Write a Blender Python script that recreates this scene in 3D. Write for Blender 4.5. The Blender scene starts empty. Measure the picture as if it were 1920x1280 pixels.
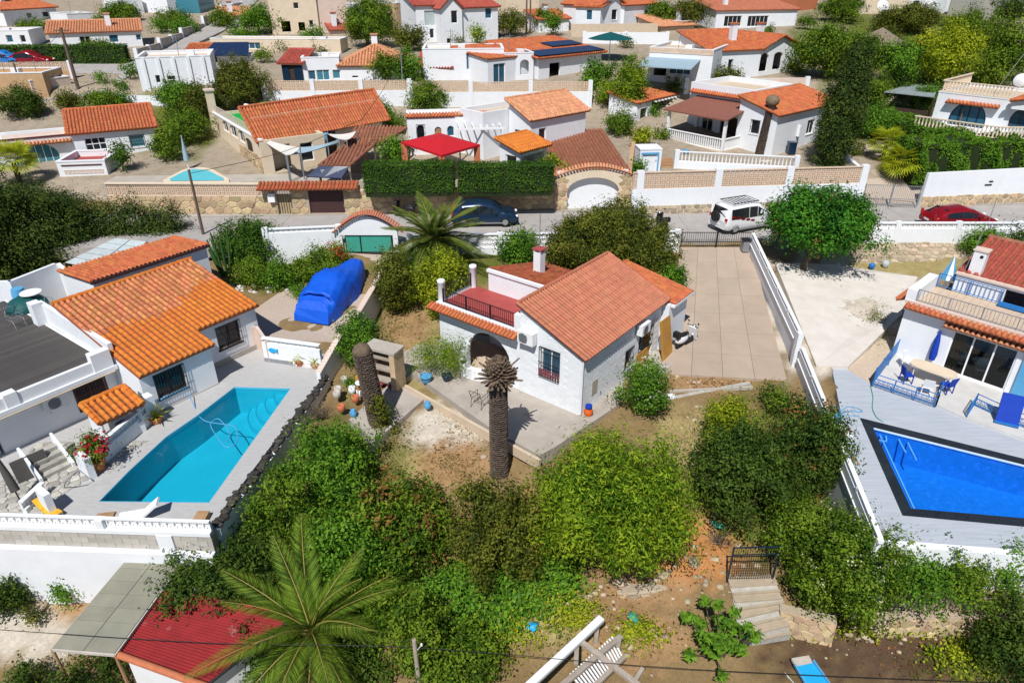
import bpy, math, random
import numpy as np
from mathutils import Vector as V, Matrix
from mathutils.geometry import tessellate_polygon
R = random.Random(11)
SC = bpy.context.scene; COL = SC.collection
rad = math.radians
# ---------------------------------------------------------------- camera, sky, sun, exposure
CH, PITCH, FP = 17.5, 28.7, 1280.0           # camera height above the patio, tilt down, focal length in photo pixels
cp, sp = math.cos(rad(PITCH)), math.sin(rad(PITCH))
cam = bpy.data.cameras.new('camera'); cam.sensor_width = 36; cam.lens = 24
cam.clip_start = .5; cam.clip_end = 3000
co = bpy.data.objects.new('camera', cam); COL.objects.link(co)
co.location = (0, 0, CH); co.rotation_euler = (rad(90 - PITCH), 0, 0); SC.camera = co
SUN_AZ, SUN_EL = 15.0, 54.0                  # light travels towards +y, a little to +x
W = bpy.data.worlds.new('World'); SC.world = W; W.use_nodes = True
nt = W.node_tree; bg = nt.nodes['Background']
sky = nt.nodes.new('ShaderNodeTexSky'); sky.sky_type = 'NISHITA'; sky.sun_disc = False
sky.sun_elevation = rad(SUN_EL); sky.sun_rotation = rad(180 + SUN_AZ)
sky.air_density = 1.0; sky.dust_density = .1; sky.ozone_density = 7.0
nt.links.new(sky.outputs[0], bg.inputs[0]); bg.inputs[1].default_value = .065
sl = bpy.data.lights.new('sun', 'SUN'); sl.energy = 4.9; sl.angle = rad(.5); sl.color = (1, .98, .945)
so = bpy.data.objects.new('sun', sl); COL.objects.link(so)
_d = V((math.sin(rad(SUN_AZ)) * math.cos(rad(SUN_EL)), math.cos(rad(SUN_AZ)) * math.cos(rad(SUN_EL)), -math.sin(rad(SUN_EL))))
so.rotation_euler = _d.to_track_quat('-Z', 'Y').to_euler(); so.location = (-20, -40, 80)
vs = SC.view_settings; vs.view_transform = 'Standard'; vs.look = 'None'; vs.gamma = 1; vs.exposure = .06; vs.use_curve_mapping = False
SC.cycles.max_bounces = 6; SC.cycles.transparent_max_bounces = 12; SC.cycles.use_denoising = True

# ---------------------------------------------------------------- placing: photo ray -> world point on a known height
def ray(px, py):
    t = (640 - py) / FP
    return V(((px - 960) / FP, cp + sp * t, -sp + cp * t))
def at(px, py, z):
    d = ray(px, py); return V((0, 0, CH)) + d * ((z - CH) / d.z)
def aty(px, py, y):
    d = ray(px, py); return V((0, 0, CH)) + d * (y / d.y)
def dep(p): return p[1] * cp - (p[2] - CH) * sp
def proj(p):
    d = dep(p); return 960 + FP * p[0] / d, 640 - FP * (p[1] * sp + (p[2] - CH) * cp) / d

# ---------------------------------------------------------------- materials
M = {}
def _n(nt, t, **k):
    n = nt.nodes.new('ShaderNode' + t)
    for a, b in k.items(): setattr(n, a, b)
    return n
def mat(name, c, c2=None, rough=.8, scale=3., bump=0., bscale=30., spec=.3, metal=0., rnd=0., stain=None, stretch=None, sat=None, island=True, coord='Object'):
    """principled paint/stone: colour c mixed with c2 by noise; rnd = light/dark spread per piece"""
    m = bpy.data.materials.new(name); m.use_nodes = True; nt = m.node_tree; L = nt.links.new
    b = nt.nodes['Principled BSDF']; b.inputs['Roughness'].default_value = rough
    b.inputs['Specular IOR Level'].default_value = spec; b.inputs['Metallic'].default_value = metal
    tc = _n(nt, 'TexCoord'); src = tc.outputs[coord]
    if stretch:
        mp = _n(nt, 'Mapping'); mp.inputs['Scale'].default_value = stretch; L(src, mp.inputs[0]); src = mp.outputs[0]
    col = None
    c2 = c2 or tuple(x * .86 for x in c)
    nz = _n(nt, 'TexNoise'); nz.inputs['Scale'].default_value = scale; nz.inputs['Detail'].default_value = 6; nz.inputs['Roughness'].default_value = .65
    L(src, nz.inputs['Vector'])
    rp = _n(nt, 'ValToRGB'); rp.color_ramp.elements[0].position = .35; rp.color_ramp.elements[1].position = .68
    rp.color_ramp.elements[0].color = (*c2, 1); rp.color_ramp.elements[1].color = (*c, 1)
    L(nz.outputs['Fac'], rp.inputs[0]); col = rp.outputs[0]
    if stain:                                  # blotches of dirt with a shape of their own
        n2 = _n(nt, 'TexNoise'); n2.inputs['Scale'].default_value = stain[1]; n2.inputs['Detail'].default_value = 8; L(src, n2.inputs['Vector'])
        r2 = _n(nt, 'ValToRGB'); r2.color_ramp.elements[0].position = stain[2]; r2.color_ramp.elements[1].position = stain[2] + .16
        L(n2.outputs['Fac'], r2.inputs[0])
        mx = _n(nt, 'MixRGB'); L(r2.outputs[0], mx.inputs[0]); L(col, mx.inputs[1]); mx.inputs[2].default_value = (*stain[0], 1); col = mx.outputs[0]
    if rnd:
        g = _n(nt, 'NewGeometry'); oi = _n(nt, 'ObjectInfo'); ad = _n(nt, 'Math', operation='ADD'); fr = _n(nt, 'Math', operation='FRACT')
        L(g.outputs['Random Per Island'], ad.inputs[0]); L(oi.outputs['Random'], ad.inputs[1]); L(ad.outputs[0], fr.inputs[0])
        mr = _n(nt, 'MapRange'); mr.inputs[3].default_value = 1 - rnd; mr.inputs[4].default_value = 1 + rnd; L(fr.outputs[0], mr.inputs[0])
        hs = _n(nt, 'HueSaturation'); L(mr.outputs[0], hs.inputs['Value']); L(col, hs.inputs['Color']); col = hs.outputs[0]
        m2 = _n(nt, 'Math', operation='MULTIPLY_ADD'); m2.inputs[1].default_value = 7.31; m2.inputs[2].default_value = .1; L(fr.outputs[0], m2.inputs[0])
        f2 = _n(nt, 'Math', operation='FRACT'); L(m2.outputs[0], f2.inputs[0])
        mh = _n(nt, 'MapRange'); mh.inputs[3].default_value = .5 - rnd * .06; mh.inputs[4].default_value = .5 + rnd * .06; L(f2.outputs[0], mh.inputs[0]); L(mh.outputs[0], hs.inputs['Hue'])
    L(col, b.inputs['Base Color'])
    if bump:
        n3 = _n(nt, 'TexNoise'); n3.inputs['Scale'].default_value = bscale; n3.inputs['Detail'].default_value = 5; L(src, n3.inputs['Vector'])
        bp = _n(nt, 'Bump'); bp.inputs['Strength'].default_value = bump; bp.inputs['Distance'].default_value = .03
        L(n3.outputs['Fac'], bp.inputs['Height']); L(bp.outputs[0], b.inputs['Normal'])
    M[name] = m; return m
def leafmat(name, dark, light, accent=None, tr=.32, ap=.9):
    m = bpy.data.materials.new(name); m.use_nodes = True; nt = m.node_tree; L = nt.links.new
    b = nt.nodes['Principled BSDF']; b.inputs['Roughness'].default_value = .6; b.inputs['Specular IOR Level'].default_value = .1
    a = _n(nt, 'Attribute'); a.attribute_name = 'tint'
    rp = _n(nt, 'ValToRGB'); e = rp.color_ramp.elements; e[0].color = (*dark, 1); e[1].color = (*light, 1); e[0].position = .12; e[1].position = .8
    if accent: x = e.new(.97); x.color = (*accent, 1)
    L(a.outputs['Fac'], rp.inputs[0]); L(rp.outputs[0], b.inputs['Base Color'])
    t = _n(nt, 'BsdfTranslucent'); hs = _n(nt, 'HueSaturation'); hs.inputs['Hue'].default_value = .485; hs.inputs['Value'].default_value = 1.5; L(rp.outputs[0], hs.inputs['Color']); L(hs.outputs[0], t.inputs[0])
    mx = _n(nt, 'MixShader'); mx.inputs[0].default_value = tr; L(b.outputs[0], mx.inputs[1]); L(t.outputs[0], mx.inputs[2]); L(mx.outputs[0], nt.nodes['Material Output'].inputs[0])
    M[name] = m; return m
def glassmat(name, tint, opaque, rough=.04):
    """pane: mirror reflection over a see-through (or dark) body"""
    m = bpy.data.materials.new(name); m.use_nodes = True; nt = m.node_tree; L = nt.links.new
    if opaque:
        b = nt.nodes['Principled BSDF']; b.inputs['Base Color'].default_value = (*tint, 1); b.inputs['Roughness'].default_value = rough; b.inputs['Specular IOR Level'].default_value = .6
    else:
        t = _n(nt, 'BsdfTransparent'); t.inputs[0].default_value = (*tint, 1); g = _n(nt, 'BsdfGlossy'); g.inputs['Roughness'].default_value = rough
        f = _n(nt, 'Fresnel'); f.inputs[0].default_value = 1.45; mx = _n(nt, 'MixShader')
        L(f.outputs[0], mx.inputs[0]); L(t.outputs[0], mx.inputs[1]); L(g.outputs[0], mx.inputs[2]); L(mx.outputs[0], nt.nodes['Material Output'].inputs[0])
    M[name] = m; return m
def watermat(name, tint, wave=.08, ws=3.):
    m = bpy.data.materials.new(name); m.use_nodes = True; nt = m.node_tree; L = nt.links.new
    t = _n(nt, 'BsdfTransparent'); t.inputs[0].default_value = (*tint, 1); g = _n(nt, 'BsdfGlossy'); g.inputs['Roughness'].default_value = .03
    f = _n(nt, 'Fresnel'); f.inputs[0].default_value = 1.33; mx = _n(nt, 'MixShader')
    tc = _n(nt, 'TexCoord'); nz = _n(nt, 'TexNoise'); nz.inputs['Scale'].default_value = ws; nz.inputs['Detail'].default_value = 3; bp = _n(nt, 'Bump'); bp.inputs['Strength'].default_value = wave; bp.inputs['Distance'].default_value = .05
    L(tc.outputs['Object'], nz.inputs[0]); L(nz.outputs[0], bp.inputs['Height']); L(bp.outputs[0], g.inputs['Normal']); L(bp.outputs[0], f.inputs['Normal'])
    L(f.outputs[0], mx.inputs[0]); L(t.outputs[0], mx.inputs[1]); L(g.outputs[0], mx.inputs[2]); L(mx.outputs[0], nt.nodes['Material Output'].inputs[0])
    M[name] = m; return m
mat('white', (.785, .80, .82), (.725, .74, .76), .85, 1.3, .12, 40, .2, stain=((.62, .61, .58), 1.1, .70))  # cool cast of the light put into the paint colour
mat('white_clean', (.82, .82, .81), (.77, .77, .77), .7, 2, .05, 40)
mat('white_block', (.79, .805, .825), (.75, .765, .785), .85, 2.2, .25, 60, .2, rnd=.05)  # same cool light cast put into the block paint
mat('cream', (.72, .60, .45), (.64, .52, .38), .85, 1.2, .12, 40)
mat('pinkwall', (.70, .56, .47), (.62, .49, .41), .85, 1.2, .1, 40)
mat('beige', (.62, .50, .37), (.54, .43, .31), .85, 1.6, .15, 30)
mat('tan', (.56, .36, .20), (.48, .30, .16), .85, 2, .1, 30)
mat('tan_block', (.66, .50, .37), (.58, .43, .31), .85, 3, .1, 30, rnd=.10)
mat('greyblock', (.50, .46, .41), (.40, .37, .33), .9, 2, .2, 30, rnd=.12)
mat('tile_orange', (.52, .155, .06), (.42, .115, .045), .75, 6, .1, 50, .25, rnd=.16)
mat('tile_amber', (.60, .19, .028), (.52, .15, .022), .7, 6, .1, 50, .3, rnd=.10)
mat('tile_terra', (.49, .18, .10), (.41, .14, .078), .7, 5, .1, 50, .3, rnd=.10)
mat('tile_weath', (.60, .24, .10), (.44, .16, .065), .85, 4, .15, 50, .2, rnd=.20, stain=((.16, .09, .06), 2.4, .63))
mat('tile_dark', (.42, .115, .045), (.30, .085, .04), .8, 3, .15, 40, .2, rnd=.2, stain=((.17, .06, .04), 1.6, .58))
mat('tile_brown', (.30, .125, .075), (.24, .095, .055), .75, 5, .1, 50, .3, rnd=.14)
mat('tile_red', (.42, .09, .06), (.34, .07, .05), .75, 4, .1, 50, .3, rnd=.12)
mat('tile_pale', (.62, .30, .16), (.50, .22, .11), .8, 4, .1, 50, .3, rnd=.16)
mat('terrace_tile', (.60, .58, .55), (.52, .50, .47), .7, 2, .08, 30)
mat('tile_bed', (.34, .11, .05), (.26, .08, .04), .9, 5)
mat('red_paint', (.40, .075, .065), (.34, .062, .055), .7, 2, .05, 30)
mat('red_sheet', (.27, .02, .022), (.20, .016, .018), .7, 1.5, .05, 10, .2, stain=((.42, .2, .19), 1.3, .66))
mat('red_cloth', (.52, .012, .02), (.47, .01, .018), .8, 3, .05, 60)
mat('terracotta', (.50, .17, .08), (.42, .13, .06), .8, 6, .1, 30)
mat('brown_metal', (.075, .035, .035), (.06, .028, .028), .5, 3)
mat('wine_metal', (.11, .03, .028), (.09, .025, .024), .5, 3)
mat('wood', (.42, .26, .13), (.30, .18, .09), .8, 2.5, .2, 20, stretch=(1, 1, 9), rnd=.1)
mat('wood_grey', (.42, .36, .30), (.30, .25, .20), .85, 2.5, .25, 20, stretch=(1, 1, 1), rnd=.12)
mat('plywood', (.50, .25, .05), (.40, .19, .035), .6, 2, .1, 12)
mat('dark_wood', (.06, .038, .028), (.045, .028, .02), .7, 3, .1, 20)
mat('black', (.018, .018, .02), (.013, .013, .014), .5, 4)
mat('grey_metal', (.32, .33, .35), (.25, .26, .28), .45, 3, metal=.3)
mat('pole_wood', (.17, .12, .09), (.12, .085, .06), .9, 2, .2, 25)
mat('concrete', (.47, .42, .36), (.38, .34, .29), .9, 1.5, .2, 30, stain=((.30, .26, .22), .9, .62))
mat('drive', (.44, .345, .265), (.375, .295, .225), .9, .7, .15, 40, stain=((.38, .29, .21), .8, .62), rnd=.05)
mat('patio', (.44, .39, .335), (.35, .305, .26), .9, .9, .2, 35, stain=((.27, .23, .19), .8, .6))
mat('paver', (.46, .45, .44), (.39, .38, .37), .85, 2.5, .12, 30, stretch=(1, 4, 1), stain=((.33, .31, .29), .8, .64))
mat('deckgrey', (.48, .51, .56), (.38, .41, .45), .7, 1.1, .12, 14, .3, stretch=(.7, 9, 1), rnd=.05)  # bluish tone stands in for blue sky light on the grey terrace
mat('deckdark', (.085, .078, .072), (.062, .056, .052), .8, 1.4, .12, 14, stretch=(.5, 8, 1), rnd=.14)
mat('roadmat', (.40, .37, .345), (.33, .305, .285), .95, 1.0, .2, 60, stain=((.21, .2, .19), .5, .6))
mat('pavement', (.42, .385, .34), (.35, .32, .28), .95, 1.2, .2, 40)
mat('stone_tan', (.52, .39, .24), (.40, .29, .17), .9, 4, .35, 25, .2, rnd=.28)
mat('stone_dry', (.46, .37, .26), (.34, .27, .18), .9, 4, .4, 20, .2, rnd=.3)
mat('stone_grey', (.46, .44, .39), (.34, .32, .28), .9, 5, .35, 20, .2, rnd=.25)
mat('mortar', (.44, .36, .26), (.36, .29, .21), .95, 3, .3, 40)
mat('gravel_white', (.60, .57, .53), (.5, .47, .43), .95, 5, .4, 60, rnd=.2)
mat('gravel_pink', (.50, .41, .33), (.40, .32, .26), .95, 14, .5, 90)
mat('gravel_right', (.66, .61, .55), (.57, .52, .46), .95, 1.2, .4, 70, stain=((.46, .36, .26), .5, .62))
mat('rough_dark', (.075, .068, .06), (.035, .032, .03), .95, 6, .4, 20, .1, rnd=.3)
mat('coping_dark', (.020, .026, .032), (.014, .018, .022), .35, 3, .05, 20, .4, rnd=.2)
mat('tile_pool', (.60, .48, .36), (.52, .41, .30), .8, 4, .1, 30, rnd=.06)
mat('pool_cyan', (.12, .50, .56), (.10, .45, .52), .6, 1)
mat('pool_cyan_line', (.06, .42, .58), (.05, .38, .53), .6, 1)
mat('pool_blue', (.035, .30, .66), (.025, .24, .58), .5, 4, rnd=.0, stain=((.07, .33, .86), 5, .55))
mat('pool_line', (.62, .72, .84), (.55, .66, .8), .6, 2)
watermat('water_cyan', (.30, .86, .98)); watermat('water_blue', (.42, .74, .98), .2, 5)
glassmat('glass', (.55, .66, .68), False); glassmat('glass_dark', (.012, .016, .02), True); glassmat('glass_blue', (.03, .10, .16), True, .08); glassmat('glass_teal', (.05, .20, .26), True, .1)
mat('tarp', (.006, .10, .62), (.005, .08, .52), .5, 1.2, .7, 4, .3)
mat('teal_cover', (.006, .085, .085), (.005, .07, .07), .6, 2, .3, 6)
mat('green_net', (.05, .33, .25), (.045, .29, .22), .8, 3, .1, 60)
mat('blue_metal', (.02, .17, .48), (.018, .15, .44), .45, 3)
mat('blue_cloth', (.006, .045, .38), (.005, .038, .33), .75, 3, .2, 20)
mat('sky_blue', (.10, .35, .60), (.09, .32, .55), .6, 3)
mat('bright_blue', (.02, .38, .72), (.018, .35, .68), .5, 3)
mat('pale_sail', (.60, .57, .52), (.55, .52, .48), .85, 2, .05, 40)
mat('grey_blue_sail', (.30, .40, .46), (.27, .36, .42), .8, 2, .05, 40)
mat('solar', (.012, .026, .075), (.010, .02, .06), .3, 8, spec=.6)
mat('fibre', (.50, .56, .56), (.42, .47, .47), .5, 2, .05, 20, rnd=.06)
mat('panel_green', (.27, .255, .19), (.21, .205, .16), .45, 1.0, .05, 20, .4, rnd=.08, stain=((.34, .28, .17), .7, .60))
mat('orange_paint', (.70, .13, .02), (.62, .11, .018), .6, 3)
mat('yellow_paint', (.72, .40, .03), (.66, .36, .03), .6, 3)
mat('car_blue', (.012, .035, .075), (.011, .032, .07), .22, 3, spec=.6, metal=.3)
mat('car_red', (.26, .006, .012), (.24, .006, .011), .22, 3, spec=.6, metal=.2)
mat('car_white', (.72, .72, .73), (.70, .70, .71), .25, 3, spec=.5)
mat('tyre', (.015, .015, .015), (.02, .02, .02), .9, 9)
mat('chrome', (.55, .56, .58), (.5, .51, .53), .25, 3, metal=.9)
mat('tail_red', (.45, .01, .01), None, .3)
mat('bark', (.16, .115, .08), (.085, .06, .042), .95, 6, .6, 18, stretch=(1, 1, .35))
mat('palm_bark', (.155, .115, .09), (.09, .066, .052), .95, 9, .5, 30, rnd=.25)
mat('dead_frond', (.22, .155, .105), (.13, .09, .062), .9, 6, .3, 30, rnd=.3)
mat('dry_twig', (.26, .20, .145), (.18, .14, .10), .95, 6, .3, 30)
mat('pink_paint', (.30, .065, .075), None, .8)
mat('grass_cloth', (.01, .34, .06), (.01, .3, .05), .7, 4, .2, 8)
mat('roof_brown', (.26, .10, .07), (.22, .085, .06), .7, 3, .1, 20)
mat('grey_panel', (.30, .34, .35), (.24, .28, .29), .5, 2, .05, 20)
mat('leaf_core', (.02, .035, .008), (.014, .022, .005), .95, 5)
mat('green_stem', (.05, .13, .03), (.035, .10, .02), .7, 5, .2, 20)
leafmat('leaf_dark', (0.018, 0.045, 0.008), (0.1, 0.165, 0.02), (.10, .15, .03))
leafmat('leaf_mid', (0.03, 0.08, 0.008), (0.19, 0.29, 0.02), (.19, .24, .03))
leafmat('leaf_green', (.03, .095, .010), (.17, .33, .022), (.14, .28, .04))
leafmat('leaf_lime', (0.1, 0.16, 0.008), (0.42, 0.47, 0.02), (.36, .36, .03))
leafmat('leaf_olive', (0.035, 0.055, 0.009), (0.18, 0.2, 0.022), (.20, .17, .035))
leafmat('leaf_bush', (.05, .125, .008), (.29, .40, .02), (.27, .31, .03))
leafmat('leaf_cypress', (0.016, 0.038, 0.008), (0.085, 0.13, 0.02), (.09, .11, .02), .2)
leafmat('leaf_hedge', (0.018, 0.055, 0.007), (0.085, 0.18, 0.016), (.12, .19, .03), .25)
leafmat('leaf_palm', (.045, .10, .012), (.22, .32, .03), (.30, .26, .05))
leafmat('leaf_palmdark', (.035, .075, .012), (.16, .22, .03), (.22, .19, .05))
leafmat('leaf_citrus', (0.014, 0.075, 0.01), (0.085, 0.27, 0.02), (.13, .26, .03))
leafmat('grass_dry', (.12, .11, .03), (.30, .26, .09), (.42, .34, .15), .3)
leafmat('grass_green', (.05, .10, .012), (.15, .22, .025), (.30, .28, .06), .3)
leafmat('flower_red', (.30, .01, .02), (.45, .02, .03), (.5, .05, .08), .2)
leafmat('flower_white', (.30, .30, .20), (.62, .60, .45), (.7, .65, .4), .2)
leafmat('leaf_rust', (.10, .055, .018), (.24, .12, .035), (.36, .17, .05), .25)
# ---------------------------------------------------------------- mesh builder and scene tree helpers
class MB:
    def __init__(s): s.v = []; s.f = []; s.m = []; s.s = []
    def add(s, vs, fs, mi=0, sm=False):
        o = len(s.v); s.v.extend([tuple(p) for p in vs])
        for f in fs: s.f.append([o + i for i in f]); s.m.append(mi); s.s.append(sm)
        return s
    def quad(s, *p, mi=0): return s.add(p, [list(range(len(p)))], mi)
    def box(s, x0, x1, y0, y1, z0, z1, mi=0):
        return s.add([(x0, y0, z0), (x1, y0, z0), (x1, y1, z0), (x0, y1, z0), (x0, y0, z1), (x1, y0, z1), (x1, y1, z1), (x0, y1, z1)],
                     [(3, 2, 1, 0), (4, 5, 6, 7), (0, 1, 5, 4), (1, 2, 6, 5), (2, 3, 7, 6), (3, 0, 4, 7)], mi)
    def obox(s, c, ax, ay, az, mi=0):
        c, ax, ay, az = V(c), V(ax), V(ay), V(az)
        P = [c + ax * i + ay * j + az * k for k in (-1, 1) for i, j in ((-1, -1), (1, -1), (1, 1), (-1, 1))]
        return s.add(P, [(3, 2, 1, 0), (4, 5, 6, 7), (0, 1, 5, 4), (1, 2, 6, 5), (2, 3, 7, 6), (3, 0, 4, 7)], mi)
    def bar(s, p, q, w, h, mi=0, up=(0, 0, 1)):
        p, q = V(p), V(q); d = q - p; l = d.length or 1e-6; d /= l
        x = d.cross(V(up)); x = x.normalized() if x.length > 1e-4 else V((1, 0, 0)); z = x.cross(d)
        return s.obox((p + q) / 2, x * w / 2, d * l / 2, z * h / 2, mi)
    def tube(s, pts, r, n=8, mi=0, caps=True, sm=True):
        pts = [V(p) for p in pts]; k = len(pts); rs = r if isinstance(r, (list, tuple)) else [r] * k; vs = []; x = None
        for i, p in enumerate(pts):
            d = (pts[min(i + 1, k - 1)] - pts[max(i - 1, 0)]).normalized()
            if x is None: x = d.cross(V((0, 0, 1))); x = x if x.length > .01 else d.cross(V((1, 0, 0)))
            x = (x - d * x.dot(d)).normalized(); y = d.cross(x)
            vs += [p + (x * math.cos(a) + y * math.sin(a)) * rs[i] for a in (2 * math.pi * j / n for j in range(n))]
        fs = [(i * n + j, i * n + (j + 1) % n, (i + 1) * n + (j + 1) % n, (i + 1) * n + j) for i in range(k - 1) for j in range(n)]
        s.add(vs, fs, mi, sm)
        if caps: s.add(vs[:n], [list(range(n - 1, -1, -1))], mi); s.add(vs[-n:], [list(range(n))], mi)
        return s
    def lathe(s, c, prof, n=14, mi=0, sm=True):
        c = V(c); vs = [c + V((r * math.cos(a), r * math.sin(a), z)) for r, z in prof for a in (2 * math.pi * j / n for j in range(n))]
        fs = [(i * n + j, i * n + (j + 1) % n, (i + 1) * n + (j + 1) % n, (i + 1) * n + j) for i in range(len(prof) - 1) for j in range(n)]
        s.add(vs, fs, mi, sm); s.add(vs[-n:], [list(range(n))], mi); s.add(vs[:n], [list(range(n - 1, -1, -1))], mi); return s
    def prism(s, poly, z0, z1, mi=0, holes=(), zf=None, bottom=False):
        """slab with vertical skirts; zf(x,y) may give the top; holes are cut through the top and get walls"""
        loops = [poly] + list(holes); flat = [p for l in loops for p in l]
        tri = tessellate_polygon([[V((p[0], p[1], 0)) for p in l] for l in loops])
        top = [(p[0], p[1], zf(p[0], p[1]) if zf else z1) for p in flat]; n = len(flat)
        fs = []
        for t in tri:
            a, b, c = (flat[i] for i in t)
            fs.append(t if (b[0] - a[0]) * (c[1] - a[1]) - (b[1] - a[1]) * (c[0] - a[0]) > 0 else t[::-1])
        s.add(top, fs, mi)
        o = 0
        for l in loops:
            k = len(l); ar = sum(l[i][0] * l[(i + 1) % k][1] - l[(i + 1) % k][0] * l[i][1] for i in range(k))
            flip = (ar > 0) != (l is poly)
            vs = top[o:o + k] + [(p[0], p[1], z0) for p in l]
            s.add(vs, [((k + i, k + (i + 1) % k, (i + 1) % k, i) if not flip else (i, (i + 1) % k, k + (i + 1) % k, k + i)) for i in range(k)], mi); o += k
        if bottom: s.add([(p[0], p[1], z0) for p in flat], [t[::-1] for t in fs], mi)
        return s
    def ell(s, c, r, n=12, m=8, mi=0, f=None):
        c = V(c); vs = []
        for i in range(m + 1):
            th = math.pi * i / m
            for j in range(n):
                a = 2 * math.pi * j / n; d = V((math.sin(th) * math.cos(a), math.sin(th) * math.sin(a), math.cos(th)))
                k = f(d) if f else 1; vs.append(c + V((d.x * r[0] * k, d.y * r[1] * k, d.z * r[2] * k)))
        return s.add(vs, [(i * n + j, (i + 1) * n + j, (i + 1) * n + (j + 1) % n, i * n + (j + 1) % n) for i in range(m) for j in range(n)], mi, True)
    def xf(s, Mx): s.v = [tuple(Mx @ V(p)) for p in s.v]; return s
    def data(s, name, mats):
        me = bpy.data.meshes.new(name); me.from_pydata(s.v, [], s.f)
        for m in (mats if isinstance(mats, (list, tuple)) else [mats]): me.materials.append(M[m] if isinstance(m, str) else m)
        me.polygons.foreach_set('material_index', s.m); me.polygons.foreach_set('use_smooth', s.s); me.update(); return me
    def build(s, name, mats, parent=None, stuff=False):
        return link(name, s.data(name, mats), parent, stuff)
def link(name, me, parent=None, stuff=False, mw=None):
    o = bpy.data.objects.new(name, me); COL.objects.link(o)
    if parent is not None: o.parent = parent
    if mw is not None: o.matrix_local = mw
    if stuff: o['kind'] = 'stuff'
    return o
def tag(o, label=None, cat=None, group=None, kind=None):
    if label: o['label'] = label
    if cat: o['category'] = cat
    if group: o['group'] = group
    if kind: o['kind'] = kind
    return o
def thing(name, label, cat, loc=(0, 0, 0), ang=0, group=None):
    o = bpy.data.objects.new(name, None); COL.objects.link(o); o.empty_display_size = .3
    o.location = loc; o.rotation_euler = (0, 0, rad(ang)); return tag(o, label, cat, group)
def single(name, label, cat, mb, mats, loc=(0, 0, 0), ang=0, group=None):
    o = mb.build(name, mats); o.location = loc; o.rotation_euler = (0, 0, rad(ang)); return tag(o, label, cat, group)
def struct(name, mb, mats, stuff=False):
    o = mb.build(name, mats); o['kind'] = 'stuff' if stuff else 'structure'; return o
KIDS = {}
def copy_tree(o, loc, ang=None, label=None, scale=None):
    def rec(a, par):
        c = a.copy(); COL.objects.link(c)
        if par is not None: c.parent = par
        for ch in KIDS.get(a, None) or [x for x in a.children]: rec(ch, c)
        return c
    r = rec(o, None); r.location = loc
    if ang is not None: r.rotation_euler = (0, 0, rad(ang))
    if label: r['label'] = label
    if scale: r.scale = (scale,) * 3
    return r
def rot2(p, a): return (p[0] * math.cos(a) - p[1] * math.sin(a), p[0] * math.sin(a) + p[1] * math.cos(a))

# ---------------------------------------------------------------- walls with openings
def op(u0, u1, v0, v1, kind='w', arch=0., **k): return dict(u0=min(u0, u1), u1=max(u0, u1), v0=min(v0, v1), v1=max(v0, v1), kind=kind, arch=arch, **k)
def optop(o, u):
    if not o['arch']: return o['v1']
    hw = (o['u1'] - o['u0']) / 2; t = (u - (o['u0'] + o['u1']) / 2) / hw
    return o['v1'] - o['arch'] + o['arch'] * math.sqrt(max(0, 1 - t * t))
def panel(mb, p0, p1, z0, ztop, th, ops=(), mi=0):
    """wall from p0 to p1, outside on the right hand side; ztop(u) or number; returns the face matrix (u, inward, z)"""
    d = V((p1[0] - p0[0], p1[1] - p0[1], 0)); Lg = d.length; d /= Lg; inw = V((-d.y, d.x, 0)); o = V((p0[0], p0[1], 0))
    zt = ztop if callable(ztop) else (lambda u: ztop)
    P = lambda u, w, z: o + d * u + inw * w + V((0, 0, z))
    br = {0., Lg}
    if callable(ztop): br |= {Lg / 2}
    for q in ops:
        n = 14 if q['arch'] else 1
        br |= {q['u0'] + (q['u1'] - q['u0']) * (i / n if n == 1 else .5 - .5 * math.cos(math.pi * i / n)) for i in range(n + 1)}
    br = sorted(b for b in br if -1e-6 <= b <= Lg + 1e-6)
    for a, b in zip(br, br[1:]):
        if b - a < 1e-5: continue
        m = (a + b) / 2; lo = (z0, z0)
        for q in sorted([q for q in ops if q['u0'] < m < q['u1']], key=lambda q: q['v0']) + [None]:
            hi = (zt(a), zt(b)) if q is None else (q['v0'], q['v0'])
            if max(hi[0] - lo[0], hi[1] - lo[1]) > 1e-4:
                mb.quad(P(a, 0, lo[0]), P(b, 0, lo[1]), P(b, 0, hi[1]), P(a, 0, hi[0]), mi=mi)
                mb.quad(P(b, th, lo[1]), P(a, th, lo[0]), P(a, th, hi[0]), P(b, th, hi[1]), mi=mi)
            if q is not None:
                ta, tb = optop(q, a), optop(q, b)
                if q['v0'] > z0 + 1e-4: mb.quad(P(a, 0, q['v0']), P(b, 0, q['v0']), P(b, th, q['v0']), P(a, th, q['v0']), mi=mi)
                mb.quad(P(a, th, ta), P(b, th, tb), P(b, 0, tb), P(a, 0, ta), mi=mi); lo = (ta, tb)
        mb.quad(P(a, 0, zt(a)), P(b, 0, zt(b)), P(b, th, zt(b)), P(a, th, zt(a)), mi=mi)
    for q in ops:
        for u, e in ((q['u0'], 1), (q['u1'], -1)):
            t = optop(q, u)
            if t - q['v0'] > .01:
                k = [P(u, 0, q['v0']), P(u, th, q['v0']), P(u, th, t), P(u, 0, t)]; mb.quad(*(k if e > 0 else k[::-1]), mi=mi)
    mb.quad(P(0, th, z0), P(0, 0, z0), P(0, 0, zt(0)), P(0, th, zt(0)), mi=mi); mb.quad(P(Lg, 0, z0), P(Lg, th, z0), P(Lg, th, zt(Lg)), P(Lg, 0, zt(Lg)), mi=mi)
    return Matrix(((d.x, inw.x, 0, o.x), (d.y, inw.y, 0, o.y), (0, 0, 1, 0), (0, 0, 0, 1)))
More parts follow.
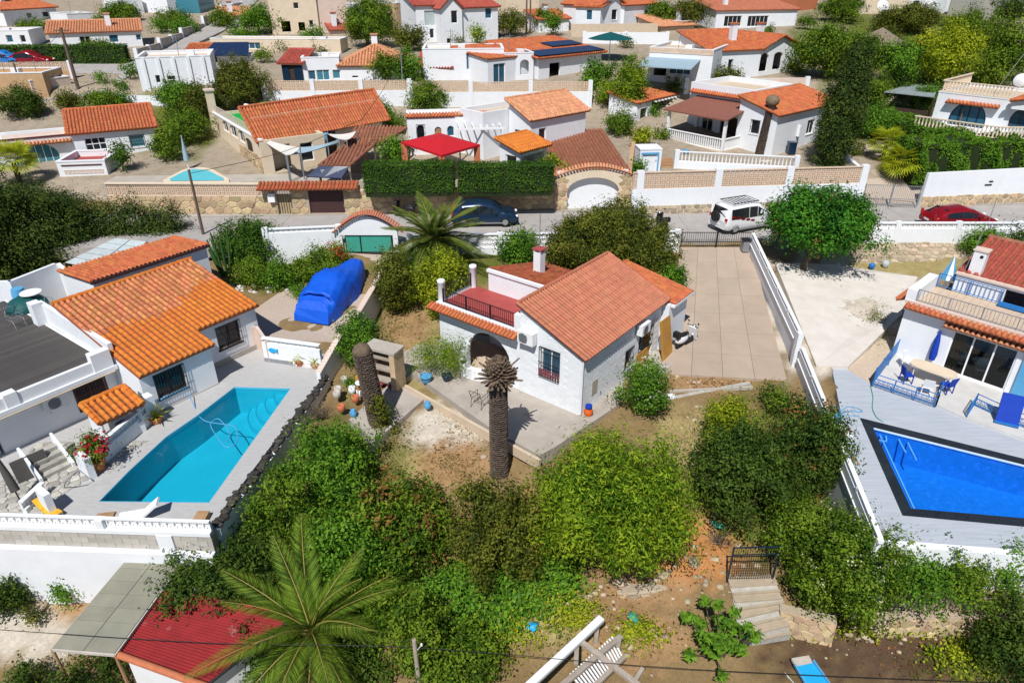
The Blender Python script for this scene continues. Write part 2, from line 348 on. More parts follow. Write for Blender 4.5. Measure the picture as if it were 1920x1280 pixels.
def arcpoly(q, k=0.):
    """outline of an opening, shrunk by k"""
    u0, u1 = q['u0'] + k, q['u1'] - k
    if not q['arch']: return [(u0, q['v0'] + k), (u1, q['v0'] + k), (u1, q['v1'] - k), (u0, q['v1'] - k)]
    uc, hw, vs = (u0 + u1) / 2, (u1 - u0) / 2, q['v1'] - q['arch']
    return [(u0, q['v0'] + k), (u1, q['v0'] + k)] + [(uc + hw * math.cos(a), vs + (q['arch'] - k) * math.sin(a)) for a in (math.pi * i / 12 for i in range(13))]
def fill(par, Fm, q, th):
    """what sits in an opening: window > pane, grille; door > handle; garage_door"""
    k = q['kind']; d = q.get('d', min(.1, th * .6)); u0, u1, v0, v1 = q['u0'], q['u1'], q['v0'], q['v1']
    if k[0] == 'o': return
    fm = q.get('fm', 'white_clean'); gm = q.get('gm', 'glass_dark')
    if k[0] == 'w':
        w = min(q.get('fw', .06), (u1 - u0) * .12); mb = MB(); out, inn = arcpoly(q), arcpoly(q, w); n = len(out)
        for a, b in ((d, 0), (d + .05, 1)):
            vs = [(x, a, z) for x, z in out] + [(x, a, z) for x, z in inn]
            mb.add(vs, [((i, (i + 1) % n, n + (i + 1) % n, n + i) if not b else (n + i, n + (i + 1) % n, (i + 1) % n, i)) for i in range(n)])
        mb.add([(x, d, z) for x, z in inn] + [(x, d + .05, z) for x, z in inn], [(i, (i + 1) % n, n + (i + 1) % n, n + i) for i in range(n)])
        nm = q.get('n', max(1, round((u1 - u0) / .75)))
        for i in range(1, nm):
            x = u0 + (u1 - u0) * i / nm; t = optop(q, x) - w * .5; mb.box(x - w / 2, x + w / 2, d + .004, d + .046, v0 + w, t)
        if 'h' in k: zc = v0 + (v1 - v0) * .5; mb.box(u0 + w, u1 - w, d + .006, d + .044, zc - w / 2, zc + w / 2)
        o = mb.xf(Fm).build('window', fm, par)
        MB().add([(x, d + .025, z) for x, z in inn], [list(range(n))]).xf(Fm).build('pane', gm, o)
        if 's' in k: MB().box(u0 - .05, u1 + .05, -.05, .06, v0 - .06, v0 + .012).xf(Fm).build('sill', q.get('sm', fm), o)
        if 'b' in k:
            g = MB(); bm = q.get('bm', 'black'); y = -.02 if 'B' not in k else -.12; m = max(3, round((u1 - u0) / .13))
            for i in range(m + 1): x = u0 + (u1 - u0) * i / m; g.box(x - .009, x + .009, y - .009, y + .009, v0 - .03, v1 + .03)
            for z in (v0, (v0 + v1) / 2, v1): g.box(u0 - .03, u1 + .03, y - .013, y + .013, z - .012, z + .012)
            if 'B' in k:
                for x in (u0, u1):
                    for z in (v0, v1): g.box(x - .012, x + .012, y, 0, z - .01, z + .01)
            g.xf(Fm).build('grille', bm, o)
        if 'f' in k:
            g = MB(); e = .07
            for a in ((u0 - e, u0, v0 - e, v1 + e), (u1, u1 + e, v0 - e, v1 + e), (u0, u1, v1, v1 + e), (u0, u1, v0 - e, v0)): g.box(a[0], a[1], -.025, .02, a[2], a[3])
            g.xf(Fm).build('surround', q.get('sm', 'dark_wood'), o)
    elif k[0] == 'd':
        o = MB().box(u0, u1, d, d + .05, v0, v1).box(u0 + .1, u1 - .1, d - .012, d, v0 + .15, v0 + (v1 - v0) * .45).box(u0 + .1, u1 - .1, d - .012, d, v0 + (v1 - v0) * .52, v1 - .12).xf(Fm).build('door', fm, par)
        MB().box(u1 - .12, u1 - .06, d - .06, d - .012, v0 + .95, v0 + 1.05).xf(Fm).build('handle', 'chrome', o)
    elif k[0] == 'g':
        n = max(4, round((v1 - v0) / .16)); o = MB().box(u0, u1, d + .03, d + .06, v0, v1).xf(Fm).build('garage_door', fm, par)
        sl = MB().box(0, u1 - u0, 0, .026, 0, (v1 - v0) / n - .018).data('slat', fm)
        for i in range(n): link('slat', sl, o, mw=Fm @ Matrix.Translation((u0, d + .003, v0 + i * (v1 - v0) / n + .009)))
class House:
    """a building in its own frame: x along its front, y into its depth, z = 0 at the patio level of the whole scene"""
    def __init__(s, name, label, o, ang, group=None, cat='house'):
        s.o = V((o[0], o[1], 0)); s.ang = ang; s.t = thing(name, label, cat, s.o, ang, group); s.Mi = (Matrix.Translation(s.o) @ Matrix.Rotation(rad(ang), 4, 'Z')).inverted(); s.M = s.Mi.inverted()
    def L(s, px, py, z): return s.Mi @ at(px, py, z)
    def hit(s, px, py, ax, val):
        o = s.Mi @ V((0, 0, CH)); d = s.Mi.to_3x3() @ ray(px, py); i = 'xy'.index(ax); return o + d * ((val - o[i]) / d[i])
    def pop(s, face, val, x0, y0, x1, y1, kind='w', arch=0., **k):
        """opening given by where its edges lie in the photo, on the face plane 'f','r','l' at val"""
        ax = 'y' if face in 'fb' else 'x'; uax = 0 if ax == 'y' else 1; xm, ym = (x0 + x1) / 2, (y0 + y1) / 2
        a, b = s.hit(x0, ym, ax, val), s.hit(x1, ym, ax, val); c, d = s.hit(xm, y1, ax, val), s.hit(xm, y0, ax, val)
        return op(a[uax], b[uax], c.z, d.z, kind, arch, **k)
    def walls(s, x0, x1, y0, y1, z0, zt, m='white', ops={}, th=.22, name='wall', sides='frbl'):
        """ops: face -> openings whose u is the local x (f, b) or local y (r, l)"""
        mb = MB(); f = zt if callable(zt) else (lambda x, y: zt); todo = []
        for k in sides:
            if k == 'f': p0, p1, cv = (x0, y0), (x1, y0), lambda u: u - x0
            elif k == 'r': p0, p1, cv = (x1, y0 + th), (x1, y1 - th), lambda u: u - y0 - th
            elif k == 'b': p0, p1, cv = (x1, y1), (x0, y1), lambda u: x1 - u
            else: p0, p1, cv = (x0, y1 - th), (x0, y0 + th), lambda u: y1 - th - u
            L = math.hypot(p1[0] - p0[0], p1[1] - p0[1]); qs = []
            for q in ops.get(k, ()):
                q = dict(q); a, b = cv(q['u0']), cv(q['u1']); q['u0'], q['u1'] = max(.02, min(a, b)), min(L - .02, max(a, b))
                q['v0'] = max(q['v0'], z0)
                if q['u1'] - q['u0'] > .1 and q['v1'] - q['v0'] > .1: qs.append(q)
            Fm = panel(mb, p0, p1, z0, (lambda u, p0=p0, p1=p1, L=L: f(p0[0] + (p1[0] - p0[0]) * u / L, p0[1] + (p1[1] - p0[1]) * u / L)) if callable(zt) else zt, th, qs)
            todo += [(Fm, q) for q in qs]
        w = mb.build(name, m, s.t)
        for Fm, q in todo: fill(s.t, Fm, q, th)
        return w
    def flat(s, x0, x1, y0, y1, z, m='beige', name='roof', t=.15): return MB().box(x0, x1, y0, y1, z - t, z).build(name, m, s.t)
    def roof(s, A, B, C, D=None, m='tile_orange', **k): return tile_roof(s.t, A, B, C, D, m, cam=s.Mi @ V((0, 0, CH)), **k)
_tiles = {}
def tile_mesh(m, per, ln, n=5):
    k = (m, per, ln, n)
    if k not in _tiles:
        mb = MB(); r0, r1 = per * .38, per * .335; vs = []
        for y, r, z in ((-.02, r0, .008), (ln + .02, r1, .0)):
            vs += [(r * math.cos(math.pi * i / n), y, z + r * 1.1 * math.sin(math.pi * i / n)) for i in range(n + 1)]
        mb.add(vs, [(i, i + 1, n + 2 + i, n + 1 + i) for i in range(n)], 0, True)
        mb.add([(r0, -.02, .008)] + vs[1:n] + [(-r0, -.02, .008)], [list(range(n, -1, -1))])
        _tiles[k] = mb.data('tile', m)
    return _tiles[k]
def tile_roof(par, A, B, C, D=None, m='tile_orange', per=.22, ln=.38, nobj=0, cam=None, slab=.10, poly=None, sm=None, ridge=True, verge=True, name='roof', m2=None, n=5):
    """A-B the eave, C above A and D above B the ridge; slab with rows of barrel tiles as parts"""
    A, B, C = V(A), V(B), V(C); D = V(D) if D else C + (B - A)
    x = (B - A); w = x.length; x = x / w; nrm = x.cross(C - A).normalized(); y = nrm.cross(x)
    uv = lambda p: ((p - A).dot(x), (p - A).dot(y))
    P = poly and [((p[0]), (p[1])) for p in poly] or [uv(A), uv(B), uv(D), uv(C)]
    inside = lambda u, v: _inpoly(P, u, v)
    mb = MB(); k = len(P); X3 = lambda u, v, h: A + x * u + y * v + nrm * h
    mb.add([X3(u, v, 0) for u, v in P] + [X3(u, v, -slab) for u, v in P], [list(range(k))] + [list(range(2 * k - 1, k - 1, -1))] + [((i + 1) % k, i, k + i, k + (i + 1) % k) for i in range(k)])
    ro = mb.build(name, sm or 'tile_bed', par)
    umin, umax, vmin, vmax = min(p[0] for p in P), max(p[0] for p in P), min(p[1] for p in P), max(p[1] for p in P)
    nc, nr = max(1, round((umax - umin) / per)), max(1, round((vmax - vmin) / ln)); du, dv = (umax - umin) / nc, (vmax - vmin) / nr
    pos = []
    for i in range(nc):
        for j in range(nr):
            u, v = umin + (i + .5) * du, vmin + j * dv
            if inside(u, v + dv * .5): pos.append((u + R.uniform(-.006, .006), v, i, j))
    Bm = Matrix(((x.x, y.x, nrm.x, 0), (x.y, y.y, nrm.y, 0), (x.z, y.z, nrm.z, 0), (0, 0, 0, 1)))
    if cam is not None and nobj: pos.sort(key=lambda q: (X3(q[0], q[1], 0) - cam).length)
    mats2 = m2 if m2 else (lambda u, v: m)
    rest = {}
    for q, (u, v, i, j) in enumerate(pos):
        mm = mats2(u / (umax - umin), v / (vmax - vmin)); tm = tile_mesh(mm, per, round(dv, 3), n)
        mx = Matrix.Translation(X3(u, v, .012)) @ Bm @ Matrix.Rotation(R.uniform(-.02, .02), 4, 'Z')
        if q < nobj: link('tile', tm, ro, mw=mx)
        else: rest.setdefault(mm, []).append((tm, mx))
    for mm, lst in rest.items():
        tm = lst[0][0]; co = np.empty(len(tm.vertices) * 3); tm.vertices.foreach_get('co', co); co = np.c_[co.reshape(-1, 3), np.ones(len(tm.vertices))]
        vs = np.concatenate([(co @ np.array(mx).T)[:, :3] for _, mx in lst]); nv = len(tm.vertices); fs = [list(p.vertices) for p in tm.polygons]
        me = bpy.data.meshes.new('tiles'); me.from_pydata(vs.tolist(), [], [[a + b * nv for a in f] for b in range(len(lst)) for f in fs])
        me.materials.append(M[mm]); me.polygons.foreach_set('use_smooth', [True] * len(me.polygons)); link('tile_rows', me, ro, True)
    e = MB()
    if ridge:
        cnt = max(1, round((D - C).length / .4)); dd = (D - C) / cnt
        for i in range(cnt): e.tube([C + dd * i + nrm * .05, C + dd * (i + 1.06) + nrm * .035], [per * .48, per * .42], 7, caps=True)
    if verge:
        for p, q in ((A, C), (B, D)):
            cnt = max(1, round((q - p).length / .4)); dd = (q - p) / cnt
            for i in range(cnt): e.tube([p + dd * i + nrm * .055, p + dd * (i + 1.06) + nrm * .04], [per * .44, per * .38], 7)
    if e.v: e.build('ridge_caps', m, ro)
    return ro
def _inpoly(P, x, y):
    c = False; j = len(P) - 1
    for i in range(len(P)):
        (xi, yi), (xj, yj) = P[i], P[j]
        if (yi > y) != (yj > y) and x < (xj - xi) * (y - yi) / (yj - yi + 1e-12) + xi: c = not c
        j = i
    return c
def eave_tiles(par, A, B, out, m='tile_orange', per=.2, ln=.42, rows=1, drop=.12, name='eave_tiles'):
    """a short tiled strip along a wall head: slab with one or more rows of tiles as parts"""
    A, B = V(A), V(B); o = V(out); return tile_roof(par, A + o * ln * rows - V((0, 0, drop * rows)), B + o * ln * rows - V((0, 0, drop * rows)), A, B, m, per, ln, nobj=200, slab=.06, ridge=False, verge=False, name=name, cam=None)
def stones(par, O, ux, uy, w, h, size, nobj=0, m='stone_tan', dmax=.06, gap=.12, mask=None, seed=1, jit=.3, asp=1.35, name='stone', back='mortar'):
    """crazy-laid stones on the rectangle O + ux*w + uy*h: jittered honeycomb cells, each proud by its own depth"""
    rr = random.Random(seed); O, ux, uy = V(O), V(ux).normalized(), V(uy).normalized(); nz = ux.cross(uy)
    sx, sy = size * asp, size * .9; nx, ny = int(w / sx) + 2, int(h / (sy)) + 2; cache = {}
    def vert(i, j):
        if (i, j) not in cache: cache[(i, j)] = (i * sx / 2 + rr.uniform(-jit, jit) * sx * .5, j * sy / 3 + rr.uniform(-jit, jit) * sy * .45)
        return cache[(i, j)]
    cells = []
    for r in range(-1, ny + 1):
        for q in range(-1, nx + 1):
            i, j = q * 2 + (r % 2), r * 3
            P = [vert(i, j - 2 + 0), vert(i + 1, j - 1), vert(i + 1, j + 1), vert(i, j + 2), vert(i - 1, j + 1), vert(i - 1, j - 1)]
            P = [(min(max(a, 0), w), min(max(b, 0), h)) for a, b in P]
            cx, cy = sum(p[0] for p in P) / 6, sum(p[1] for p in P) / 6
            ar = abs(sum(P[k][0] * P[(k + 1) % 6][1] - P[(k + 1) % 6][0] * P[k][1] for k in range(6))) / 2
            if ar < .12 * sx * sy or (mask and not mask(cx, cy)): continue
            cells.append((P, cx, cy))
    rest = MB()
    for n, (P, cx, cy) in enumerate(cells):
        d = rr.uniform(.4, 1) * dmax; g = gap * rr.uniform(.6, 1.2); g2 = g + .16
        b = [O + ux * (a + (cx - a) * g) + uy * (c + (cy - c) * g) for a, c in P]
        t = [O + ux * (a + (cx - a) * g2) + uy * (c + (cy - c) * g2) + nz * (d + rr.uniform(-.1, .1) * dmax) for a, c in P]
        vs = b + t; fs = [list(range(6, 12))] + [(i, (i + 1) % 6, 6 + (i + 1) % 6, 6 + i) for i in range(6)]
        if n < nobj: MB().add(vs, fs).build(name, m, par)
        else: rest.add(vs, fs)
    if rest.v: rest.build(name + '_facing', m, par, True)
def balusters(par, p, q, z0, h, gap=.2, r=.055, m='white_clean', rail=True, square=False, pole=None, rm=None, n=8):
    """row of turned (or square) balusters between two rails; each baluster a part"""
    p, q = V((p[0], p[1], z0)), V((q[0], q[1], z0)); L = (q - p).length; k = max(2, round(L / gap)); d = (q - p) / k
    if square: me = MB().box(-r, r, -r, r, .06, h - .06).data('baluster', m)
    else: me = MB().lathe((0, 0, 0), [(r, .06), (r, .1), (r * .55, .16), (r * 1.15, h * .38), (r * .5, h * .62), (r * .5, h * .7), (r, h - .1), (r, h - .06)], n).data('baluster', m)
    for i in range(k): link('baluster', me, par, mw=Matrix.Translation(p + d * (i + .5)))
    if rail:
        MB().bar(p + V((0, 0, .03)), q + V((0, 0, .03)), .16, .06).build('base_rail', rm or m, par); MB().bar(p + V((0, 0, h - .03)), q + V((0, 0, h - .03)), .18, .07).build('hand_rail', rm or m, par)
def breeze(par, p, q, z0, h, rows=1, m='white_clean', th=.1, name='breeze_block', nobj=300, blk=.3, style=0):
    """pierced decorative blocks, each an open frame with a cross piece; one part each"""
    p, q = V((p[0], p[1], z0)), V((q[0], q[1], z0)); L = (q - p).length; bh = h / rows; k = max(1, round(L / max(blk, .05))); x = (q - p).normalized(); bw = L / k; mb = MB(); t = min(bw, bh) * .13
    mb.box(0, bw, 0, th, 0, t).box(0, bw, 0, th, bh - t, bh).box(0, t, 0, th, t, bh - t).box(bw - t, bw, 0, th, t, bh - t)
    if style == 0: mb.bar((t, th / 2, t), (bw - t, th / 2, bh - t), th * .8, t * .8, up=(0, 1, 0)); mb.bar((bw - t, th / 2 + .003, t), (t, th / 2 + .003, bh - t), th * .78, t * .8, up=(0, 1, 0))
    elif style == 1: mb.obox((bw / 2, th / 2, bh / 2), V((bw, 0, bh)) * .19, (0, th * .45, 0), V((-bw, 0, bh)) * .19)
    me = mb.data(name, m); X = Matrix(((x.x, -x.y, 0, 0), (x.y, x.x, 0, 0), (0, 0, 1, 0), (0, 0, 0, 1))); n = 0
    for r in range(rows):
        for i in range(k):
            if n < nobj: link(name, me, par, mw=Matrix.Translation(p + x * bw * i + V((0, 0, bh * r))) @ X)
            n += 1
def blocks(par, p, q, z0, h, bl=.4, bh=.2, proud=.012, m='greyblock', nobj=200, off=.02, name='block', mask=None):
    """masonry courses standing proud of a wall face (outside on the right of p->q)"""
    p, q = V((p[0], p[1], z0)), V((q[0], q[1], z0)); L = (q - p).length; x = (q - p) / L; o = V((x.y, -x.x, 0)); rest = MB(); me = {}; n = 0; rows = max(1, round(h / bh)); bh = h / rows
    X = Matrix(((x.x, -o.x, 0, 0), (x.y, -o.y, 0, 0), (0, 0, 1, 0), (0, 0, 0, 1)))
    for r in range(rows):
        u = -(r % 2) * bl * .5
        while u < L - .03:
            a, b = max(u, 0), min(u + bl, L); u += bl
            if b - a < .05 or (mask and not mask(a, b, z0 + r * bh, z0 + r * bh + bh)): continue
            key = round(b - a, 2); g = .007
            if key not in me: me[key] = MB().box(g, b - a - g, -proud, 0, g, bh - g).data(name, m)
            if n < nobj: link(name, me[key], par, mw=Matrix.Translation(p + x * a + V((0, 0, r * bh)) + o * R.uniform(0, .003)) @ X)
            else:
                t = MB().box(g, b - a - g, -proud - R.uniform(0, .003), 0, g, bh - g).xf(Matrix.Translation(p + x * a + V((0, 0, r * bh))) @ X); rest.add(t.v, t.f)
            n += 1
    if rest.v: rest.build(name + '_courses', m, par, True)
def railing(par, pts, z0, h, gap=.12, r=.008, m='black', post=1.5, name='railing'):
    """bar railing through pts (x,y): posts and rails one part, every bar a part"""
    bar = MB().box(-r, r, -r, r, .08, h - .02).data('bar', m); fr = MB()
    for a, b in zip(pts, pts[1:]):
        a, b = V((a[0], a[1], z0)), V((b[0], b[1], z0)); L = (b - a).length; k = max(1, round(L / gap))
        for i in range(k): link('bar', bar, par, mw=Matrix.Translation(a.lerp(b, (i + .5) / k)))
        for z in (.08, h): fr.bar(a + V((0, 0, z)), b + V((0, 0, z)), .035, .03)
        for i in range(max(1, round(L / post)) + 1):
            c = a.lerp(b, i / max(1, round(L / post))); fr.box(c.x - .02, c.x + .02, c.y - .02, c.y + .02, z0, z0 + h + .02)
    return fr.build(name, m, par)
# ---------------------------------------------------------------- foliage
def _np_mesh(name, co, nf, m, tint, smooth=False):
    me = bpy.data.meshes.new(name); k = 4; n = len(co)
    me.vertices.add(n); me.vertices.foreach_set('co', co.astype(np.float32).ravel())
    me.loops.add(nf * k); me.loops.foreach_set('vertex_index', np.arange(nf * k, dtype=np.int32))
    me.polygons.add(nf); me.polygons.foreach_set('loop_start', np.arange(0, nf * k, k, dtype=np.int32))
    a = me.attributes.new('tint', 'FLOAT', 'POINT'); a.data.foreach_set('value', np.repeat(tint, k).astype(np.float32))
    me.materials.append(M[m]); me.update(calc_edges=True); me.validate(); return me
def leaves_np(P, N, ls, asp, rg, tint, droop=.15):
    """one four-cornered leaf at each P facing N"""
    n = len(P); N = N / (np.linalg.norm(N, axis=1, keepdims=True) + 1e-9); t = rg.normal(size=(n, 3)); t -= N * np.sum(t * N, 1, keepdims=True); t /= np.linalg.norm(t, axis=1, keepdims=True) + 1e-9
    b = np.cross(N, t); l = (ls * rg.uniform(.65, 1.35, n))[:, None]; w = l * asp
    tip = P + t * l * .5; tip[:, 2] -= (l[:, 0] * droop)
    return np.stack([P - t * l * .5, P + b * w * .5, tip, P - b * w * .5], 1).reshape(-1, 3)
def foliage(name, blobs, m, dens=26, ls=.16, asp=.55, seed=1, k=9, spread=.22, shell=.62, up=.45, par=None, lump=.2, tuft=12):
    """crown: clumps of leaves spread through ellipsoid lobes (cx,cy,cz,rx,ry,rz)"""
    rg = np.random.default_rng(seed); PC = []; NC = []
    bl = np.array(blobs, float)
    for b in bl:
        r = b[3:]; area = 4 * math.pi * (((r[0] * r[1]) ** 1.6 + (r[0] * r[2]) ** 1.6 + (r[1] * r[2]) ** 1.6) / 3) ** (1 / 1.6)
        n = max(6, int(area * dens)); d = rg.normal(size=(n, 3)); d /= np.linalg.norm(d, axis=1, keepdims=True)
        ph = rg.uniform(0, 6.28, 6); q = 1 + lump * (np.sin(3.1 * d[:, 0] + 2.3 * d[:, 1] + ph[0]) * .5 + np.sin(5.3 * d[:, 1] - 4.1 * d[:, 2] + ph[1]) * .4 + np.sin(7.7 * d[:, 0] + 6.3 * d[:, 2] + ph[2]) * .35)
        rr = (shell + (1 - shell) * rg.uniform(0, 1, n) ** .6) * q
        PC.append(b[:3] + d * r * rr[:, None]); nn = d / r; NC.append(nn / np.linalg.norm(nn, axis=1, keepdims=True))
    P = np.concatenate(PC); N = np.concatenate(NC)
    keep = np.ones(len(P), bool)
    for b in bl: keep &= ~((((P - b[:3]) / b[3:]) ** 2).sum(1) < (shell * .82) ** 2)
    P, N = P[keep], N[keep]; n = len(P)
    # sprays: leaves gather round fewer tuft centres, so that tufts catch the light and gaps between them fall dark
    f = tuft; sel = rg.random(n) < 1 / f; P, N = P[sel], N[sel]; n = len(P); k = int(k * f * .60); P = P + N * (rg.normal(size=(n, 1)) * spread * 1.5)
    ct = rg.uniform(0, 1, n) * .78 + .08; sg = spread * 1.45 * rg.uniform(.6, 1.4, (n, 1))
    O = rg.normal(size=(n * k, 3)); PP = np.repeat(P, k, 0) + O * np.repeat(sg, k, 0); On = O / (np.linalg.norm(O, axis=1, keepdims=True) + 1e-9)
    NN = On * .65 + np.repeat(N, k, 0) * .45 + rg.normal(size=(n * k, 3)) * .33 + np.array([0, 0, up * .7])
    tn = np.clip(np.repeat(ct, k) + rg.normal(size=n * k) * .16, 0, 1)
    co = leaves_np(PP, NN, ls * 1.1, asp, rg, tn); return link(name, _np_mesh(name, co, n * k, m, tn), par)
def lobes(rx, ry, rz, seed, n=9, big=.62, lo=-.35):
    """uneven crown: a small core and many lobes of unlike size pushed out to its surface"""
    rr = random.Random(seed); out = [(0, 0, 0, rx * .62, ry * .62, rz * .62)]; n2 = int(n * 1.9)
    for i in range(n2):
        a = i * 2.39996 + rr.uniform(-.5, .5); zz = lo + (1.0 - lo) * ((i + rr.random()) / n2); cz = math.sqrt(max(.05, 1 - zz * zz)); s = rr.choice((.20, .24, .28, .33, .40)); k = (1.0 - s) * rr.uniform(.84, 1.16)
        out.append((rx * math.cos(a) * cz * k, ry * math.sin(a) * cz * k, rz * zz * k, rx * s, ry * s, rz * s * rr.uniform(.8, 1.1)))
    return out
def trunk_mesh(h, r, rx, rz, seed, n=5):
    rr = random.Random(seed); mb = MB(); lean = V((rr.uniform(-.1, .1), rr.uniform(-.1, .1), 1)); top = lean * h
    mb.tube([(0, 0, -.25), lean * h * .3, lean * h * .65, top], [r * 1.25, r, r * .85, r * .7], 8)
    for i in range(n):
        a = 2 * math.pi * i / n + rr.uniform(-.4, .4); e = top + V((math.cos(a) * rx * .6, math.sin(a) * rx * .6, rz * rr.uniform(.3, 1.1))); mid = top.lerp(e, .5) + V((0, 0, rz * .1)); mb.tube([lean * h * .85, mid, e], [r * .55, r * .35, r * .12], 6)
    return mb
def tree(name, label, cat, base, C, rxyz, m='leaf_mid', seed=1, ls=.16, dens=26, k=9, trunk=True, spread=None, nl=9, group=None, asp=.55, up=.45, lump=.2, accent=None, tr=None, lo=-.35, shell=.62):
    """C = crown centre in the world, base = foot"""
    base, C = V(base), V(C); t = thing(name, label, cat, base, 0, group); c = C - base; rx, ry, rz = rxyz
    bl = [(c.x + a, c.y + b, c.z + d, e, f, g) for a, b, d, e, f, g in lobes(rx, ry, rz, seed, nl, lo=lo)]
    bl = [b for b in bl if b[2] + b[5] * .5 > 0]
    foliage('crown' if trunk else 'foliage', bl, m, dens, ls, asp, seed, k, spread or ls * 1.25, shell, up, t, lump)
    if accent: foliage('blossom', bl, accent[0], dens * accent[1], ls * accent[2], .8, seed + 77, 3, ls, .9, .6, t, lump)
    if trunk:
        h = max(.3, c.z - rz * .55); r = tr or max(.06, rx * .075)
        tb = trunk_mesh(h, r, rx, rz, seed); tb.v = [(x + c.x * max(0, z) / max(c.z, .1) * .9, y + c.y * max(0, z) / max(c.z, .1) * .9, z) for x, y, z in tb.v]; tb.build('trunk', 'bark', t)
    return t
def hedge_np(name, lo, hi, m, ls=.13, dens=160, seed=1, par=None, zf=None, topw=.0, wob=.08, k=1):
    """clipped hedge: leaves packed near the faces of a box"""
    rg = np.random.default_rng(seed); lo, hi = np.array(lo, float), np.array(hi, float); s = hi - lo; faces = [(0, -1, s[1] * s[2]), (0, 1, s[1] * s[2]), (1, -1, s[0] * s[2]), (1, 1, s[0] * s[2]), (2, 1, s[0] * s[1])]
    PP = []; NN = []
    for ax, sg, ar in faces:
        n = int(ar * dens); u = rg.uniform(0, 1, (n, 3)); u[:, ax] = 1.0 if sg > 0 else 0.0; p = lo + u * s; nv = np.zeros((n, 3)); nv[:, ax] = sg
        w = wob * (np.sin(p[:, 0] * 2.1 + p[:, 2] * 1.7 + seed) * .6 + np.sin(p[:, 0] * 5.3 - p[:, 1] * 3.1) * .4); p += nv * (w - np.abs(rg.normal(size=n)) * ls * .8)[:, None]; PP.append(p); NN.append(nv * .8 + rg.normal(size=(n, 3)) * .45 + np.array([0, 0, .3]))
    P = np.concatenate(PP); N = np.concatenate(NN); tn = np.clip(.5 + .25 * np.sin(P[:, 0] * 1.3 + P[:, 2] * 2.2) * rg.uniform(0, 1, len(P)) + rg.normal(size=len(P)) * .2, 0, 1)
    return link(name, _np_mesh(name, leaves_np(P, N, ls, .5, rg, tn), len(P), m, tn), par)
def frond(L, m, arch=.55, n=34, wid=.32, seed=1, name='frond', lw=.017, lift=.7):
    """pinnate palm leaf along +x: arching rib and two rows of leaflets"""
    rr = random.Random(seed); P = []
    for i in range(13):
        s = i / 12; P.append(V((L * (s * .96), 0, L * (lift * s - arch * 1.25 * s * s))))
    mb = MB(); mb.tube(P, [.035 * (1 - .85 * i / 12) + .004 for i in range(13)], 4, 0, False)
    rib = mb.data(name, 'yellow_rib')
    co = []; tn = []
    for i in range(n):
        s = .1 + .9 * i / n; f = s * 12; a = int(min(11, f)); p = P[a].lerp(P[a + 1], f - a); d = (P[min(a + 1, 12)] - P[a]).normalized(); up = V((0, 1, 0)).cross(d) * -1
        l = wid * L * (math.sin(math.pi * min(1, (s * .86 + .14))) ** .6) * rr.uniform(.85, 1.1)
        for sd in (-1, 1):
            e = p + (V((0, sd, 0)) * .66 + d * .72 + V((0, 0, -.34 + .45 * (1 - s)))) * l; w = d * lw * (1.2 - .4 * s); mid = p.lerp(e, .5) + V((0, 0, l * .07)); co += [p - w * .4, mid - w, e, mid + w]; tn.append(rr.uniform(.1, .95) * (.8 + .2 * s))
    return rib, _np_mesh(name, np.array([tuple(c) for c in co]), len(tn), m, np.array(tn))
mat('yellow_rib', (.30, .26, .06), (.24, .2, .05), .6, 6)
def palm(label, base, h, L, m='leaf_palm', nf=22, seed=1, rt=.28, trunk=True, arch=.6, group=None, nl=34, lift=(-.15, 1.1), lw=.03, wid=.32, name='palm_tree'):
    t = thing(name, label, 'palm tree', base, 0, group); rr = random.Random(seed); var = [frond(L, m, arch * a, nl, seed=seed + i, lift=.0, lw=lw, wid=wid) for i, a in enumerate((.5, .75, 1.0))]
    if trunk:
        mb = MB(); k = max(4, int(h / .22))
        for i in range(k): z = h * i / k; mb.lathe((0, 0, z - .1), [(rt * .92, 0), (rt * 1.1, h / k * .75), (rt * .95, h / k)], 12)
        mb.build('trunk', 'palm_bark', t)
    for i in range(nf):
        e = lift[1] - (lift[1] - lift[0]) * (i / nf) ** .9; a = i * 2.39996 + rr.uniform(-.2, .2); rib, lf = var[min(2, int(3 * i / nf))]
        mw = Matrix.Translation((0, 0, h)) @ Matrix.Rotation(a, 4, 'Z') @ Matrix.Rotation(-e, 4, 'Y') @ Matrix.Rotation(rr.uniform(-.25, .25), 4, 'X') @ Matrix.Scale(rr.uniform(.85, 1.08), 4)
        o = link('frond', lf, t, mw=mw); link('rib', rib, o)
    return t
def fan_palm(label, base, h, Rf, m='leaf_green', nf=26, seed=1, group=None, name='fan_palm'):
    t = thing(name, label, 'palm', base, 0, group); rr = random.Random(seed); co = []; tn = []
    for i in range(16):
        a = -1.75 + 3.5 * i / 15; d = V((math.cos(a), math.sin(a), 0)); s = V((-d.y, d.x, 0)) * Rf * .045; e = d * Rf * rr.uniform(.85, 1) + V((0, 0, -.12 * Rf)); mid = d * Rf * .5 + V((0, 0, .03 * Rf)); co += [V((0, 0, 0)), mid - s, e, mid + s]; tn.append(rr.uniform(.3, .95))
    lf = _np_mesh('fan_leaf', np.array([tuple(c) for c in co]), len(tn), m, np.array(tn)); stem = MB().tube([(-Rf * .9, 0, 0), (0, 0, 0)], .012, 4).data('stem', 'yellow_rib')
    MB().lathe((0, 0, 0), [(.16, -.1), (.2, h * .5), (.14, h)], 9).build('trunk', 'palm_bark', t)
    for i in range(nf):
        e = 1.25 - 1.5 * i / nf; a = i * 2.39996; mw = Matrix.Translation((0, 0, h)) @ Matrix.Rotation(a, 4, 'Z') @ Matrix.Rotation(-e, 4, 'Y') @ Matrix.Translation((Rf * .9, 0, 0)) @ Matrix.Rotation(.35, 4, 'Y') @ Matrix.Rotation(rr.uniform(-.4, .4), 4, 'X')
        o = link('fan_leaf', lf, t, mw=mw); link('stem', stem, o)
    return t
